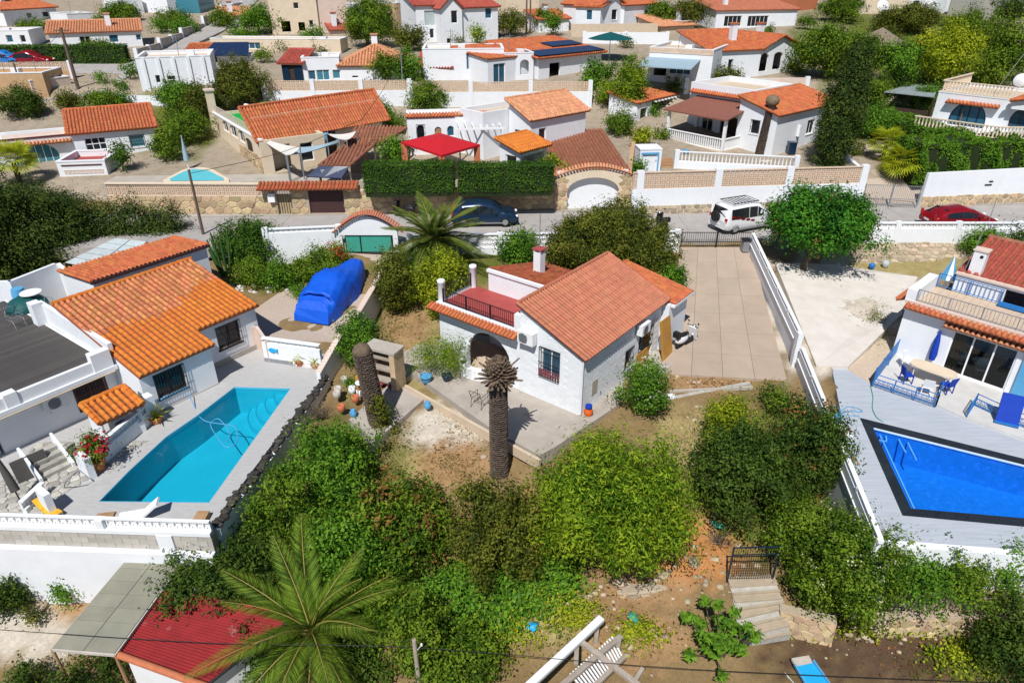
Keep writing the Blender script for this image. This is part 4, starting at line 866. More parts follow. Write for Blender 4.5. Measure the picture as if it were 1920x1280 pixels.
def pot(name, label, loc, r, h, m, cat='plant pot', group=None, plant=None, rim=True):
    t = thing(name, label, cat, loc, 0, group); MB().lathe((0, 0, 0), [(r * .7, 0), (r * .95, h * .55), (r, h * .85), (r * 1.08, h * .87), (r * 1.08, h), (r * .92, h), (r * .9, h * .88)], 16).build('pot', m, t)
    MB().lathe((0, 0, h * .84), [(r * .9, 0), (r * .9, .01)], 12).build('soil', 'bark', t); return t
p = at(1103, 778, 0); t = thing('plant_pot', 'bright orange pot topped with a dark blue jar at the corner of the villa', 'plant pot', p)
MB().lathe((0, 0, 0), [(.14, 0), (.2, .12), (.2, .24), (.15, .34)], 16).build('pot', 'orange_paint', t); MB().lathe((0, 0, .34), [(.1, 0), (.16, .08), (.15, .2), (.11, .22), (.10, .12)], 16).build('jar', 'blue_cloth', t)
t = pot('flower_pot', 'round blue pot holding the leafy bamboo, left of the other pot', at(799, 715, 0), .27, .34, 'sky_blue'); t = pot('flower_pot', 'dark grey blue pot under the right half of the bamboo bush', at(838, 713, 0), .24, .34, 'car_blue')
b = tree('bamboo', 'feathery yellow green bamboo bush spilling from pots before the porch', 'bush', at(815, 712, 0), at(826, 672, 1.0), (1.35, 1.0, .95), 'leaf_bush', 21, .13, 40, 10, False, .2, 8, asp=.2, up=.2)
# red-topped low curved bench in the arch
t = thing('bench', 'low curved white bench standing in the porch arch', 'bench', mh.M @ V((-2.7, .15, 0)), -38)
P = [(1.05 * math.cos(a), -.1 - .75 * math.sin(a)) for a in (math.pi * i / 12 for i in range(13))]; Q = [(.75 * math.cos(a), -.1 - .45 * math.sin(a)) for a in (math.pi * i / 12 for i in range(13))]
MB().prism((P + Q[::-1])[::-1], 0, .55).build('wall', 'white', t); MB().lathe((-.55, -.48, .55), [(.13, 0), (.12, .03), (.05, .03)], 14).build('drain', 'black', t)
def frame_chair(label, loc, ang, m, w=.6, h=.9):
    t = thing('chair', label, 'chair', loc, ang); r = .014; s = MB()
    for y in (-w / 2, w / 2): MB().tube([(-.3, y, 0), (-.22, y, .42), (.3, y, .42), (.3, y, .0)], r, 5).tube([(-.22, y, .42), (-.42, y, h)], r, 5).tube([(-.28, y, .62), (.3, y, .62), (.3, y, .42)], r, 5).build('side_frame', m, t)
    for i in range(5): s.tube([(-.2 + .12 * i, -w / 2, .42), (-.2 + .12 * i, w / 2, .42)], .008, 4)
    s.build('seat', m, t); MB().tube([(-.42, -w / 2, h), (-.42, w / 2, h)], r, 5).tube([(-.3, -w / 2, .6), (-.3, w / 2, .6)], .009, 4).build('backrest', m, t); return t
frame_chair('bare rusty metal chair frame standing alone on the patio', at(899, 760, 0), 60, 'dark_wood', .55, .95)
p = at(690, 790, -.35); t = thing('barbecue', 'brick and stone garden barbecue with open shelves behind the bare palm trunk', 'barbecue', at(722, 722, -.15), -25)
for x in (-.75, .6): MB().box(x, x + .28, -.3, .5, -.3, 2.0).build('pillar', 'stone_tan', t)
for z in (.3, .95, 1.55): MB().box(-.46, .59, -.22, .45, z, z + .09).build('shelf', 'wood_grey', t)
MB().box(-.46, .59, .4, .5, -.3, 1.9).build('back_wall', 'tan', t); MB().box(-.8, .93, -.34, .56, 2.002, 2.12).build('lintel', 'concrete', t)
rr = random.Random(4); lg = MB()
for i in range(12): lg.ell((-.3 + rr.random() * .75, -.15 + rr.random() * .3, rr.uniform(.0, .25)), (.1, .08, .08), 7, 5)
lg.build('bricks', 'pink_paint', t, True)
rr = random.Random(9)
for i in range(9):
    a = (650 + rr.uniform(-18, 45), 755 + rr.uniform(-45, 25)); single('garden_pot', 'small garden pot in the jumble piled left of the bare trunk', 'pot', MB().lathe((0, 0, 0), [(.12, 0), (.2, .15), (.18, .34), (.12, .36), (.1, .2)], 10), ['white', 'terracotta', 'greyblock'][i % 3], at(*a, -.35), 0, 'pots piled by the boundary wall')
t = thing('table', 'small round topped plant stand of pale wood beside the pile of pots', 'stand', at(678, 745, -.3)); MB().lathe((0, 0, .8), [(.22, 0), (.22, .04)], 14).build('top', 'white', t)
for a in range(3): MB().tube([(.14 * math.cos(a * 2.1), .14 * math.sin(a * 2.1), .8), (.25 * math.cos(a * 2.1), .25 * math.sin(a * 2.1), 0)], .025, 5).build('leg', 'wood', t)
single('board', 'orange brown sheet propped beside the pots and the bare trunk', 'board', MB().obox((0, 0, .5), (.35, 0, 0), (0, .02, 0), (0, .12, .5)), 'plywood', at(684, 738, -.3), 20)
for a, lab, m in (((663, 780), 'blue bowl on the little path by the bare palm trunk', 'sky_blue'), ((802, 765), 'blue glazed jar on the patio corner beside the gravel', 'sky_blue'), ((756, 705), 'white watering can on the step by the barbecue', 'white_clean'), ((748, 697), 'pale green tub beside the barbecue step', 'green_net')):
    single('jar', lab, 'jar', MB().lathe((0, 0, 0), [(.1, 0), (.17, .12), (.15, .26), (.08, .32), (.1, .36), (.06, .3)], 14), m, at(*a, -.12))
# two beheaded palms
def palm_stub(label, base, h, r, lean, crown):
    t = thing('palm_stump', label, 'palm', base); mb = MB(); k = int(h / .16)
    for i in range(k):
        z = h * i / k; c = V((lean[0] * z / h, lean[1] * z / h, z)); f = 1.0 + .12 * (1 - i / k) - .1 * math.sin(i / k * 3.1); mb.lathe(c, [(r * f * .94, 0), (r * f * 1.05, h / k * .7), (r * f * .94, h / k)], 14)
    mb.build('trunk', 'palm_bark', t); sc = MB(); rq = random.Random(int(h * 77))
    for i in range(int(h / .1)):
        z = h * i / int(h / .1)
        for j in range(13): a = 6.283 * (j + .5 * (i % 2)) / 13 + rq.uniform(-.08, .08); q = r * (1.06 - .08 * z / h) * rq.uniform(.97, 1.04); d = V((math.cos(a), math.sin(a), 0)); c = V((lean[0] * z / h, lean[1] * z / h, z)) + d * q; sc.obox(c, V((-d.y, d.x, 0)) * .075, d * .028, (d * .03 + V((0, 0, rq.uniform(.04, .06)))))
    sc.build('leaf_scars', 'palm_bark', t, True); top = V((lean[0], lean[1], h)); rr = random.Random(int(h * 100))
    me = MB().add([(-.07, 0, 0), (.07, 0, 0), (.05, .05, .02), (-.05, .05, .02), (-.055, .0, .3), (.055, 0, .3), (.04, .04, .31), (-.04, .04, .31)], [(0, 1, 5, 4), (1, 2, 6, 5), (2, 3, 7, 6), (3, 0, 4, 7), (4, 5, 6, 7)]).data('frond_stub', 'dead_frond')
    if crown:
        r *= 1.3
        MB().ell(top + V((0, 0, .25)), (r * .95, r * .95, .5), 14, 8).build('crown_core', 'dark_wood', t)
        for i in range(190):
            u = i / 190; a = i * 2.39996; e = 1.45 - 1.75 * u; rr2 = r * (.25 + .75 * math.sin(min(1.5, u * 2.0))); p = top + V((math.cos(a) * rr2, math.sin(a) * rr2, .70 - .75 * u)); d = V((math.cos(a) * math.cos(e), math.sin(a) * math.cos(e), math.sin(e)))
            s = rr.uniform(.55, 1.0) * (1.9 if i % 9 == 4 and u > .3 else 1); link('frond_stub', me, t, mw=Matrix.Translation(p) @ d.to_track_quat('Z', 'Y').to_matrix().to_4x4() @ Matrix.Diagonal((s if s < 1.1 else .6, 1, s * 1.25, 1)))
    else:
        MB().ell(top + V((0, 0, -.02)), (r * 1.12, r * 1.12, .34), 16, 8, f=lambda d: 1 + .05 * math.sin(9 * d.x + 7 * d.y)).build('sawn_crown', 'dead_frond', t)
    return t
palm_stub('tall bare palm trunk with a spiky sawn crown in front of the patio', at(936, 889, -.9), 4.55, .31, (0, .05), True)
ps2 = palm_stub('bare palm trunk with a rounded sawn top, ivy climbing its foot', at(713, 806, -.55), 4.0, .36, (-.42, .1), False)
foliage('ivy', [(.28, -.25, .6, .3, .35, .75), (.2, -.3, 1.3, .22, .22, .6), (.3, -.2, .1, .5, .5, .25)], 'leaf_olive', 60, .1, .7, 5, 7, .1, .5, .2, ps2)
# stones and beams in the garden
for a, b, lab, i in (((1250, 752, -.25), (1405, 722, -.2), 'long weathered stone beam lying across the dry grass', 0), ((1255, 738, -.2), (1410, 730, -.2), 'thinner grey beam lying above the long stone beam', 1)):
    P, Q = at(*a), at(*b); single('stone_beam', lab, 'stone beam', MB().bar(P - P, Q - P, .2 - .06 * i, .16), ['stone_grey', 'concrete'][i], P + V((0, 0, .08 + .02 * i)))
single('bag', 'crumpled pale sack at the end of the stone beam', 'sack', MB().ell((0, 0, .12), (.28, .2, .16), 10, 6, f=lambda d: 1 + .18 * math.sin(5 * d.x + 4 * d.z)), 'white', at(1256, 747, -.2), 15)
for i, a in enumerate(((892, 853), (908, 856))): single('stone_block', ['long pale kerb stone lying on the gravel near the spiky trunk', 'short pale kerb stone lying next to the spiky trunk'][i], 'stone', MB().box(-.42 + .2 * i, .42 - .2 * i, -.11, .11, 0, .14), 'concrete', at(a[0] - 10 + 10 * i, a[1], -.75), -4 + i * 9)
rg = random.Random(5); st = MB()
for i in range(420):
    zz = rg.choice([(1180, 1100, 150, 55), (1300, 715, 90, 16), (850, 830, 80, 50), (1120, 1110, 130, 30), (1330, 1050, 90, 50), (1330, 800, 80, 60), (1400, 1090, 60, 40), (1200, 1200, 120, 60), (1650, 1200, 180, 50), (160, 1110, 150, 40)])
    p = gnd(zz[0] + rg.gauss(0, .5) * zz[2], zz[1] + rg.gauss(0, .5) * zz[3]); s = rg.choice([.03, .05, .05, .08, .13]) * rg.uniform(.7, 1.4); st.ell(p, (s, s * rg.uniform(.6, 1.1), s * .6), 6, 4, f=lambda d: 1 + .2 * math.sin(9 * d.x + 5 * d.y))
struct('stones', st, 'stone_dry', True)
# ---------------------------------------------------------------- left villa with the big two-tone roof
lh = House('house', 'white villa with large orange and amber tiled roof and dark roof deck', (-14.0, 27.71), 54)
sl_ = .207; rz = lambda y: 2.12 + (y + .1) * sl_
wA = lh.pop('f', .1, 288, 690, 350, 740, 'wsbB', n=2, fm='dark_wood', sm='sky_blue', fw=.09); wB = lh.pop('f', 1.5, 405, 605, 452, 650, 'wsbB', n=2, fm='dark_wood', fw=.08)
lh.walls(-3.4, 0, .1, 6.8, -.4, lambda x, y: rz(y) - .1, 'white', {'f': [wA]}); lh.walls(.01, 3.5, 1.5, 6.8, -.4, lambda x, y: rz(y) - .1, 'white', {'f': [wB]}, sides='frb')
MB().box(.02, 3.53, 1.46, 1.5, -.4, .28).build('plinth', 'pavement', lh.t)
MB().box(-3.3, .03, .06, .1, -.4, .04).build('plinth', 'pavement', lh.t)
L_ = math.hypot(7.05, 7.05 * sl_); vv = lambda y: (y + .1) * math.sqrt(1 + sl_ ** 2)
lh.roof((-3.45, -.1, 2.12), (3.65, -.1, 2.12), (-3.45, 6.95, rz(6.95)), (3.65, 6.95, rz(6.95)), m='tile_amber', per=.262, ln=.36, nobj=300, poly=[(0, 0), (3.58, 0), (3.58, vv(1.28)), (7.1, vv(1.28)), (7.1, vv(6.95)), (0, vv(6.95))],
        m2=lambda u, v: 'tile_weath' if v > .44 + .16 * u + .05 * math.sin(u * 9) + R.uniform(-.035, .035) else 'tile_amber', verge=False, ridge=True)
# terrace over the lower rooms: dark boards, white parapet
MB().box(-12.5, -3.45, 1.75, 13.2, 1.93, 2.12).build('terrace_slab', 'white', lh.t)
bd = [MB().box(0, 8.7, 0, .275, 0, .03).data('deck_board', 'deckdark')]
for i in range(39): link('deck_board', bd[0], lh.t, mw=Matrix.Translation((-12.3, 2.15 + .28 * i, 2.125)))
lw = lh.pop('f', 2.35, 140, 705, 202, 762, 'wbf', n=2, fm='wine_metal', gm='black', sm='dark_wood', bm='wine_metal')
ac_ = [lw, op(-9.2, -8.3, -.45, 1.35, 'o', .45)]
lh.walls(-12.5, -3.42, 2.35, 9, -1.0, 1.92, 'white', {'f': ac_}, sides='fl')
MB().box(-9.1, -8.4, 2.5, 2.56, -.6, 1.2).build('niche_grille', 'white', lh.t)
for x0, x1 in ((-12.5, -7.75), (-7.3, -4.35)): MB().box(x0, x1, 1.85, 2.03, 2.12, 2.62).build('parapet', 'white', lh.t)
for x0, x1, z in ((-7.76, -7.29, 2.72), (-4.36, -3.55, 2.95)): MB().box(x0, x1, 1.80, 2.2, 2.12, z).build('pier', 'white', lh.t)
MB().box(-12.5, -3.5, 2.035, 2.2, 2.12, 2.3).build('kerb', 'pinkwall', lh.t)
mb = MB(); panel(mb, (-3.42, 8.9), (-3.42, 2.2), 2.1, lambda u: 3.2 - .03 * u, .2); mb.build('parapet', 'white', lh.t)
MB().box(-3.85, -3.4, 8.4, 8.95, 2.12, 3.3).build('pier', 'white', lh.t)
lh.walls(-1.2, 5.0, 7.6, 11.0, -.2, lambda x, y: 3.78 - (y - 7.6) * .09, 'white')
lh.roof((5.1, 11.2, 3.5), (-1.3, 11.2, 3.5), (5.1, 7.5, 3.84), m='tile_orange', per=.22, ln=.38, ridge=False); MB().box(-1.35, 5.15, 7.44, 7.6, 3.70, 3.86).build('fascia', 'brown_metal', lh.t)
eave_tiles(lh.t, (3.7, 5.6, 2.5), (3.7, 7.3, 2.5), (1, 0, 0), 'tile_orange', .22, .5, 1, .16)
MB().tube([(-12.4, 1.72, 1.86), (-3.6, 1.72, 1.9)], .03, 6).build('gutter', 'beige', lh.t)
a = lh.hit(105, 760, 'y', 2.33); ac_unit('air conditioner box on the shaded wall of the left villa under the roof deck', lh.M @ V((a.x, 2.33, a.z)), 54, .95, .62, None)
# little tiled canopy over the boiler porch
cn = House('porch', 'little boiler porch with an orange tiled canopy at the end of the turquoise pool', lh.M @ V((-4.8, -.2, 0)), 54, None, 'porch')
cn.roof((-.95, -.85, 1.42), (.85, -.85, 1.42), (-.95, .55, 1.78), m='tile_amber', per=.262, ln=.36, nobj=120)
cn.walls(-.85, .75, -.6, .6, -.1, lambda x, y: 1.45 + (y + .6) * .25, 'white', {'f': [op(-.8, .7, .55, 1.4, 'o')]}, th=.1, sides='frl')
a0, a1 = cn.Mi @ at(197, 868, 0), cn.Mi @ at(283, 792, 0); mb = MB(); mb.bar(a0 + V((0, 0, .3)), a1 + V((0, 0, .3)), .2, .7); mb.build('low_wall', 'white', cn.t); breeze(cn.t, a0 + (a1 - a0) * .02, a1, .65, .26, 1, 'white_clean', .1, blk=.26)
mb = MB(); mb.bar(a0 + V((0, 0, .94)), a1 + V((0, 0, .94)), .2, .06); mb.build('coping', 'white', cn.t)
MB().box(a1.x - .1, a1.x + .35, a1.y - .15, a1.y + .3, -.1, 1.3).build('pier', 'white', cn.t); MB().box(-.3, .35, -.1, .3, .0, 1.1).build('boiler', 'white_clean', cn.t)
ac_unit('outdoor fan box inside the little tiled boiler porch', cn.M @ V((.0, -.05, .45)), 54, .7, .55, None)
# yard below the terrace
O = at(-60, 960, .02); t = thing('stone_paving', 'irregular pale stone paving in the yard at the left edge, below the villa', 'paving', O); t['kind'] = 'structure'; del t['category']
stones(t, (0, 0, 0), (1, .02, 0), (0, 1, 0), 4.6, 4.2, .34, 160, 'stone_grey', .035, .1, mask=lambda x, y: x < 2.5 + .5 * y, seed=8, asp=1.2)
t = thing('stairs', 'short stone garden stairs with white edges at the foot of the left villa', 'stairs', at(108, 888, 0), 54)
for i in range(4): MB().box(-.55, .55, .28 * i, .28 * i + .3, -.2, .17 * (i + 1)).build('step', 'stone_grey', t)
for x in (-.6, .6): MB().obox((x, .55, .45), (.05, 0, 0), (0, .7, .42), (0, 0, .22)).build('side_wall', 'white', t)
for a, sz, lab in (((167, 890), (.13, .42, 1.0), 'white slanted pier standing between the yard and the pool terrace'), ((95, 958), (.12, .35, .95), 'white pier at the end of the low pierced wall in the corner')):
    t = single('wall_pier', lab, 'wall', MB().box(-sz[0], sz[0], -sz[1], sz[1], 0, sz[2]), 'white', at(*a, 0), 54)
t = thing('garden_wall', 'low white pierced wall running from the corner pier at the left edge', 'wall', at(48, 962, 0)); q = at(88, 925, 0) - at(48, 962, 0); MB().bar((0, 0, .1), q + V((0, 0, .1)), .18, .2).build('base', 'white', t); breeze(t, (0, 0), q, .2, .3, 1, 'white_clean', .1, blk=.28); MB().bar((0, 0, .53), q + V((0, 0, .53)), .2, .06).build('coping', 'white', t)
t = thing('parasol', 'closed dark parasol leaning over the stone paving at the left edge', 'parasol', at(42, 945, 0)); MB().tube([(0, 0, 0), (-.75, .55, 2.3)], .025, 6).build('pole', 'black', t); MB().tube([(-.12, .1, .55), (-.35, .26, 1.2), (-.7, .5, 2.2)], [.16, .13, .03], 8).build('canopy', 'deckdark', t)
t = single('board', 'dark grey board leaning under the wall of the left villa', 'board', MB().obox((0, 0, .42), (.6, 0, 0), (0, .03, 0), (0, .18, .42)), 'deckdark', at(66, 890, 0), 50)
pot('flower_pot', 'big terracotta pot of red flowers by the boiler porch', at(186, 880, 0), .3, .5, 'terracotta'); tree('flower_bush', 'red and green flowering bush growing from the terracotta pot', 'bush', at(186, 880, .3), at(176, 838, 1.0), (.5, .45, .5), 'leaf_mid', 31, .1, 60, 7, False, accent=('flower_red', .5, 1.2))
def potted(label, a, z, r, m, L, n, seed=1): t = pot('potted_plant', label, at(*a, z), r, r * 1.15, m); spiky(t, L, n, 'leaf_lime', seed, L * .055, z=r * 1.0)
potted('spiky green plant in a clay pot below the wide barred window', (294, 792), 0, .26, 'terracotta', .75, 34, 3)
potted('yellow green spiky plant in a clay pot before the white wall', (564, 684), 0, .26, 'terracotta', .7, 34, 4); potted('smaller spiky plant in the corner beside the boundary wall', (592, 690), 0, .22, 'tan', .6, 28, 5)
def lounger(label, loc, ang, m, up=.5, sc=1):
    t = thing('sun_lounger', label, 'sun lounger', loc, ang); t.scale = (sc,) * 3
    MB().box(-.32, .32, -.9, .35, .26, .34).build('seat', m, t); MB().obox((0, .68, .34 + up * .35), (.32, 0, 0), (0, .36, up * .36), (0, -.03, .04)).build('backrest', m, t)
    for x in (-.28, .28):
        for y in (-.8, .3): MB().box(x - .03, x + .03, y - .03, y + .03, 0, .26).build('leg', 'white_clean', t)
lounger('white slatted lounger with dark shade on the terrace behind the pierced front wall', at(262, 972, 0), -75, 'white_clean', .8, .72); lounger('sun lounger with yellow towel in the corner of the pool terrace', at(95, 962, 0), 60, 'yellow_paint', .6, .6)
single('towel_box', 'small wooden crate at the right end of the pool terrace', 'crate', MB().box(-.22, .22, -.2, .2, 0, .22).box(-.2, .2, -.22, -.2, .03, .19), 'wood', at(380, 973, 0), 0); single('towel_box', 'wooden board lying at the middle of the terrace front wall', 'board', MB().box(-.3, .3, -.15, .15, 0, .07).box(-.3, .3, -.18, -.15, .01, .06), 'wood', at(198, 968, 0), 10)
MBt = MB().tube([at(120, 915, .0), at(122, 905, .5), at(128, 895, .85), at(140, 888, .85), at(150, 880, .0)], .025, 6); single('hand_rail', 'grey bent hand rail between yard and pool terrace', 'rail', MBt, 'grey_metal')
def hose(label, pts, m, r=.014, name='hose'):
    P = [V(p) for p in pts]; out = []
    for i in range(len(P) - 1):
        a, b, c, d = P[max(i - 1, 0)], P[i], P[i + 1], P[min(i + 2, len(P) - 1)]
        for k in range(6): s = k / 6; out.append(.5 * (2 * b + (c - a) * s + (2 * a - 5 * b + 4 * c - d) * s * s + (3 * b - a - 3 * c + d) * s ** 3))
    return single(name, label, name.split('_')[-1], MB().tube(out + [P[-1]], r, 5), m)
hose('blue hose of the pool cleaner looping in the turquoise water', [at(352, 735, .4), at(365, 762, .05)] + [at(x, y, -.11) for x, y in ((372, 778), (388, 790), (420, 795), (440, 800), (445, 825), (425, 838), (405, 815), (395, 795), (410, 785), (430, 810), (425, 830))], 'sky_blue', .022)
# terrace furniture on the roof deck
t = thing('round_table', 'round white table on the dark roof deck', 'table', at(66, 572, 2.15)); MB().lathe((0, 0, .7), [(.5, 0), (.5, .04)], 20).build('top', 'white_clean', t); MB().lathe((0, 0, 0), [(.25, 0), (.05, .06), (.05, .7)], 10).build('leg', 'grey_metal', t)
single('covered_furniture', 'dark teal cover over garden furniture in the corner of the roof deck', 'cover', MB().ell((0, 0, .0), (1.0, .85, .62), 18, 10, f=lambda d: 1 + .07 * math.sin(8 * math.atan2(d.y, d.x))), 'teal_cover', lh.M @ V((-3.2, 11.2, 2.15)), 54)
for i, (x, y, a, lab) in enumerate(((14, 592, 20, 'metal chair on the roof deck nearest the deck corner'), (88, 592, 200, 'metal chair facing the white pier on the roof deck'), (34, 612, 100, 'metal chair by the round table on the roof deck'))): frame_chair(lab, at(x, y, 2.16), 54 + a, 'grey_metal', .5, .85)
def wall_px(name, label, pts, zs, zb, m='white', th=.2, cap=None, cat='wall', group=None):
    """straight lengths of wall through photo points given on their top edge (px, py, z)"""
    P = [at(*p) for p in pts]; o = V((P[0].x, P[0].y, 0)); t = thing(name, label, cat, o, 0, group); mb = MB()
    for a, b in zip(P, P[1:]):
        a, b = a - o, b - o; L = (b - a).xy.length; panel(mb, (a.x, a.y), (b.x, b.y), zb, lambda u, a=a, b=b, L=L: a.z + (b.z - a.z) * u / L, th)
        if cap:
            d = (b - a).xy.normalized(); n = V((-d.y, d.x, 0)) * th / 2; c = MB(); c.bar(a + n + V((0, 0, .03)), b + n + V((0, 0, .03)), th + .08, .06); c.build('coping', cap, t)
    mb.build('wall', m, t); return t, P, o
t, P, o = wall_px('garden_wall', 'white curved wall closing off the roof deck at the left edge', [(-60, 530, 2.9), (18, 528, 2.9), (105, 494, 2.9), (148, 532, 3.0)], 0, -.2)
a = at(20, 528, 2.9) - o; MB().lathe((a.x + .35, a.y - .2, 0), [(.35, -.2), (.35, 2.3), (.3, 2.6)], 14).build('pier', 'sky_blue', t)
t, P, o = wall_px('lean_to_wall', 'narrow white gable with a small wooden shutter behind the teal cover', [(138, 500, 3.3), (158, 535, 3.2)], 0, -.2); a = at(143, 517, 3.0) - o; MB().box(a.x - .15, a.x + .15, a.y - .3, a.y - .2, 2.2, 3.0).build('shutter', 'wood', t)
P = [at(120, 492, 2.3), at(230, 514, 2.3), at(275, 452, 2.9), at(215, 446, 2.9)]; o = V((P[0].x, P[0].y, 0)); t = thing('lean_to', 'pale translucent panel roof beneath the dark cypress row on the left', 'roof', o)
for i in range(5):
    for j in range(2):
        g = .012; q = [P[0].lerp(P[1], u).lerp(P[3].lerp(P[2], u), v) - o for u, v in ((j / 2 + g, i / 5 + g), ((j + 1) / 2 - g, i / 5 + g), ((j + 1) / 2 - g, (i + 1) / 5 - g), (j / 2 + g, (i + 1) / 5 - g))]
        MB().add(q + [p - V((0, 0, .04)) for p in q], [(0, 1, 2, 3), (7, 6, 5, 4)] + [((k + 1) % 4, k, 4 + k, 4 + (k + 1) % 4) for k in range(4)]).build('panel', 'greyblock' if (i, j) == (2, 1) else 'fibre', t)
for p in P: MB().tube([p - o - V((0, 0, .04)), V((p.x - o.x, p.y - o.y, -.1))], .05, 6).build('post', 'wood', t)
# front of the pool terrace: pierced parapet, block courses, white foot
p0, p1 = at(-260, 977, 0), at(398, 1000, 0); t = thing('retaining_wall', 'white and grey block retaining wall with a pierced parapet in front of the turquoise pool', 'wall', p0); q = p1 - p0; L = q.length
d = q / L; n = V((d.y, -d.x, 0)); mb = MB(); mb.bar(n * -.05 + V((0, 0, -.38)), q + n * -.05 + V((0, 0, -.38)), .3, .76); mb.build('wall', 'mortar', t); blocks(t, n * .1, q + n * .1, -.74, .70, .62, .235, .02, 'greyblock', 160)
mb = MB(); mb.bar(n * .02 + V((0, 0, .06)), q + n * .02 + V((0, 0, .06)), .28, .16); mb.bar(n * -.02 + V((0, 0, .54)), q + n * -.02 + V((0, 0, .54)), .13, .06); mb.build('coping', 'white', t)
breeze(t, n * .0, q * .68, .15, .36, 1, 'white_clean', .1, blk=.27); breeze(t, q * .71, q, .15, .36, 1, 'white_clean', .1, blk=.27)
mb = MB(); c = q * .695; mb.obox(c + V((0, 0, .28)), d * .14, n * .13, (0, 0, .26)); c = q * .87 + n * .14; mb.obox(c + V((0, 0, -.4)), d * .28, n * .05, (0, 0, .4)); mb.build('pier', 'white', t)
mb = MB(); mb.bar(q * -.4 + n * .1 + V((0, 0, -2.2)), q * 1.0 + n * .1 + V((0, 0, -2.2)), .5, 2.9); mb.build('lower_wall', 'white', t)
# dark rough edge and shaded retaining wall towards the middle garden
pts = [at(x, y, .0) for x, y in ((396, 985), (418, 952), (470, 888), (540, 795), (606, 704))]; o = pts[0]; t = thing('retaining_wall', 'shaded boundary wall with a dark rough stone edge along the pool terrace', 'wall', o)
mb = MB(); ed = MB()
for a, b in zip(pts, pts[1:]):
    a, b = a - o, b - o; dd = (b - a).normalized(); nn = V((dd.y, -dd.x, 0)) * .2; mb.bar(a + nn + V((0, 0, -1.5)), b + nn + V((0, 0, -1.5)), .2, 2.76)
    k = int((b - a).length / .10)
    for i in range(k): c = a.lerp(b, (i + R.random()) / k) + nn * R.uniform(.2, 1.5); s = R.uniform(.5, 1.35); ed.ell(c + V((0, 0, R.uniform(-.06, .05))), (.15 * s, .12 * s, .10 * s), 7, 5, f=lambda d: 1 + .2 * math.sin(7 * d.x + 5 * d.z))
mb.build('wall', 'white', t); ed.build('stone_edge', 'rough_dark', t, True)
# boundary wall between boat drive and the middle garden: stepped tile cap
wp = [(742, 472, 2.5), (668, 598, 1.45), (641, 628, 1.3), (600, 700, .45)]; t, P, o = wall_px('boundary_wall', 'long boundary wall with a dotted tile cap between the blue boat and the middle garden', wp[::-1], 0, -2, 'white', .2)
for a, b in zip(P, P[1:]):
    a, b = a - o, b - o; L = (b - a).length; k = max(1, int(L / .2)); dd = (b - a) / L; nn = V((-dd.y, dd.x, 0)).normalized(); me = MB().obox((0, 0, .03), dd * .07, nn * .15, (0, 0, .03)).data('cap_tile', 'pinkwall')
    for i in range(k): link('cap_tile', me, t, mw=Matrix.Translation(a + dd * (L * (i + .5) / k) + nn * .1 + V((0, 0, .0))))
p0, p1 = at(497, 677, 0), at(604, 692, 0); t = thing('garden_wall', 'white wall with a pierced top strip and a blue fish ornament below the blue boat', 'wall', p0); q = p1 - p0; dd = q.normalized(); n = V((dd.y, -dd.x, 0))
mb = MB(); panel(mb, (0, 0), (q.x, q.y), -.3, 1.08, .2); mb.build('wall', 'white', t); breeze(t, n * -.1 + dd * .1, q * .92 - n * .1, 1.08, .2, 1, 'white_clean', .1, blk=.24); mb = MB(); mb.bar(n * -.1 + V((0, 0, 1.31)), q - n * .1 + V((0, 0, 1.31)), .24, .06); mb.build('coping', 'white', t)
MB().bar(n * .015 + V((0, 0, .1)), q * .5 + n * .015 + V((0, 0, .1)), .03, .22).build('plinth', 'grey_metal', t)
f = [(0, 0), (.1, -.1), (.25, -.14), (.4, -.05), (.5, -.16), (.52, .1), (.42, .05), (.25, .1), (.1, .1)]; c = dd * .35 + n * .03
vs = [c + dd * a + V((0, 0, .75 + b)) for a, b in f]; mb = MB(); mb.add(vs + [v + n * .05 for v in vs], [list(range(8, -1, -1)), list(range(9, 18))] + [(i, (i + 1) % 9, 9 + (i + 1) % 9, 9 + i) for i in range(9)]); mb.build('fish_ornament', 'bright_blue', t)
t, P, o = wall_px('garden_wall', 'short tan wall end beside the barred window of the left villa', [(467, 615, 1.3), (478, 612, 1.3), (497, 640, 1.2)], 0, -.3, 'pinkwall', .15)
# boat under its blue tarpaulin
s0, s1 = at(586, 606, .25), at(676, 508, 1.05); ax = s1 - s0; ax.z = 0; Lb = ax.length; t = thing('boat', 'boat wrapped in a bright blue tarpaulin parked on the drive', 'boat', (s0.x, s0.y, .25), math.degrees(math.atan2(ax.y, ax.x)))
vs = []; ns, nc = 26, 22; rgb = np.random.default_rng(5)
for i in range(ns + 1):
    s = i / ns; w = 1.2 * min(1, (1.04 - s) * 2.3) ** .62 * (.9 + .1 * min(1, s * 6)); hb = .1 + .75 * s ** 1.6 * .5; ht = (1.5 + .5 * math.exp(-((s - .42) / .2) ** 2) + .28 * s) * (.8 + .2 * min(1, s * 8)); ht *= (1 if s < .93 else 1 - (s - .93) * 2.2)
    for j in range(nc + 1):
        a = math.pi * j / nc; ca, sa = math.cos(a), math.sin(a); y = w * math.copysign(abs(ca) ** .62, ca); z = hb + (ht - hb) * abs(sa) ** .55; k = 1 + .02 * math.sin(j * 1.9 + i * .8) + .016 * math.sin(i * 2.3 - j) + rgb.normal() * .008
        vs.append((Lb * (s * 1.03 - .02 + (.10 * (1 - s) * abs(sa) if s < .1 else 0)), y * k, z * k))
m = nc + 1; mb = MB(); mb.add(vs, [(i * m + j, (i + 1) * m + j, (i + 1) * m + j + 1, i * m + j + 1) for i in range(ns) for j in range(nc)], 0, True); mb.add(vs[:m], [list(range(m))]); mb.build('tarpaulin', 'tarp', t)
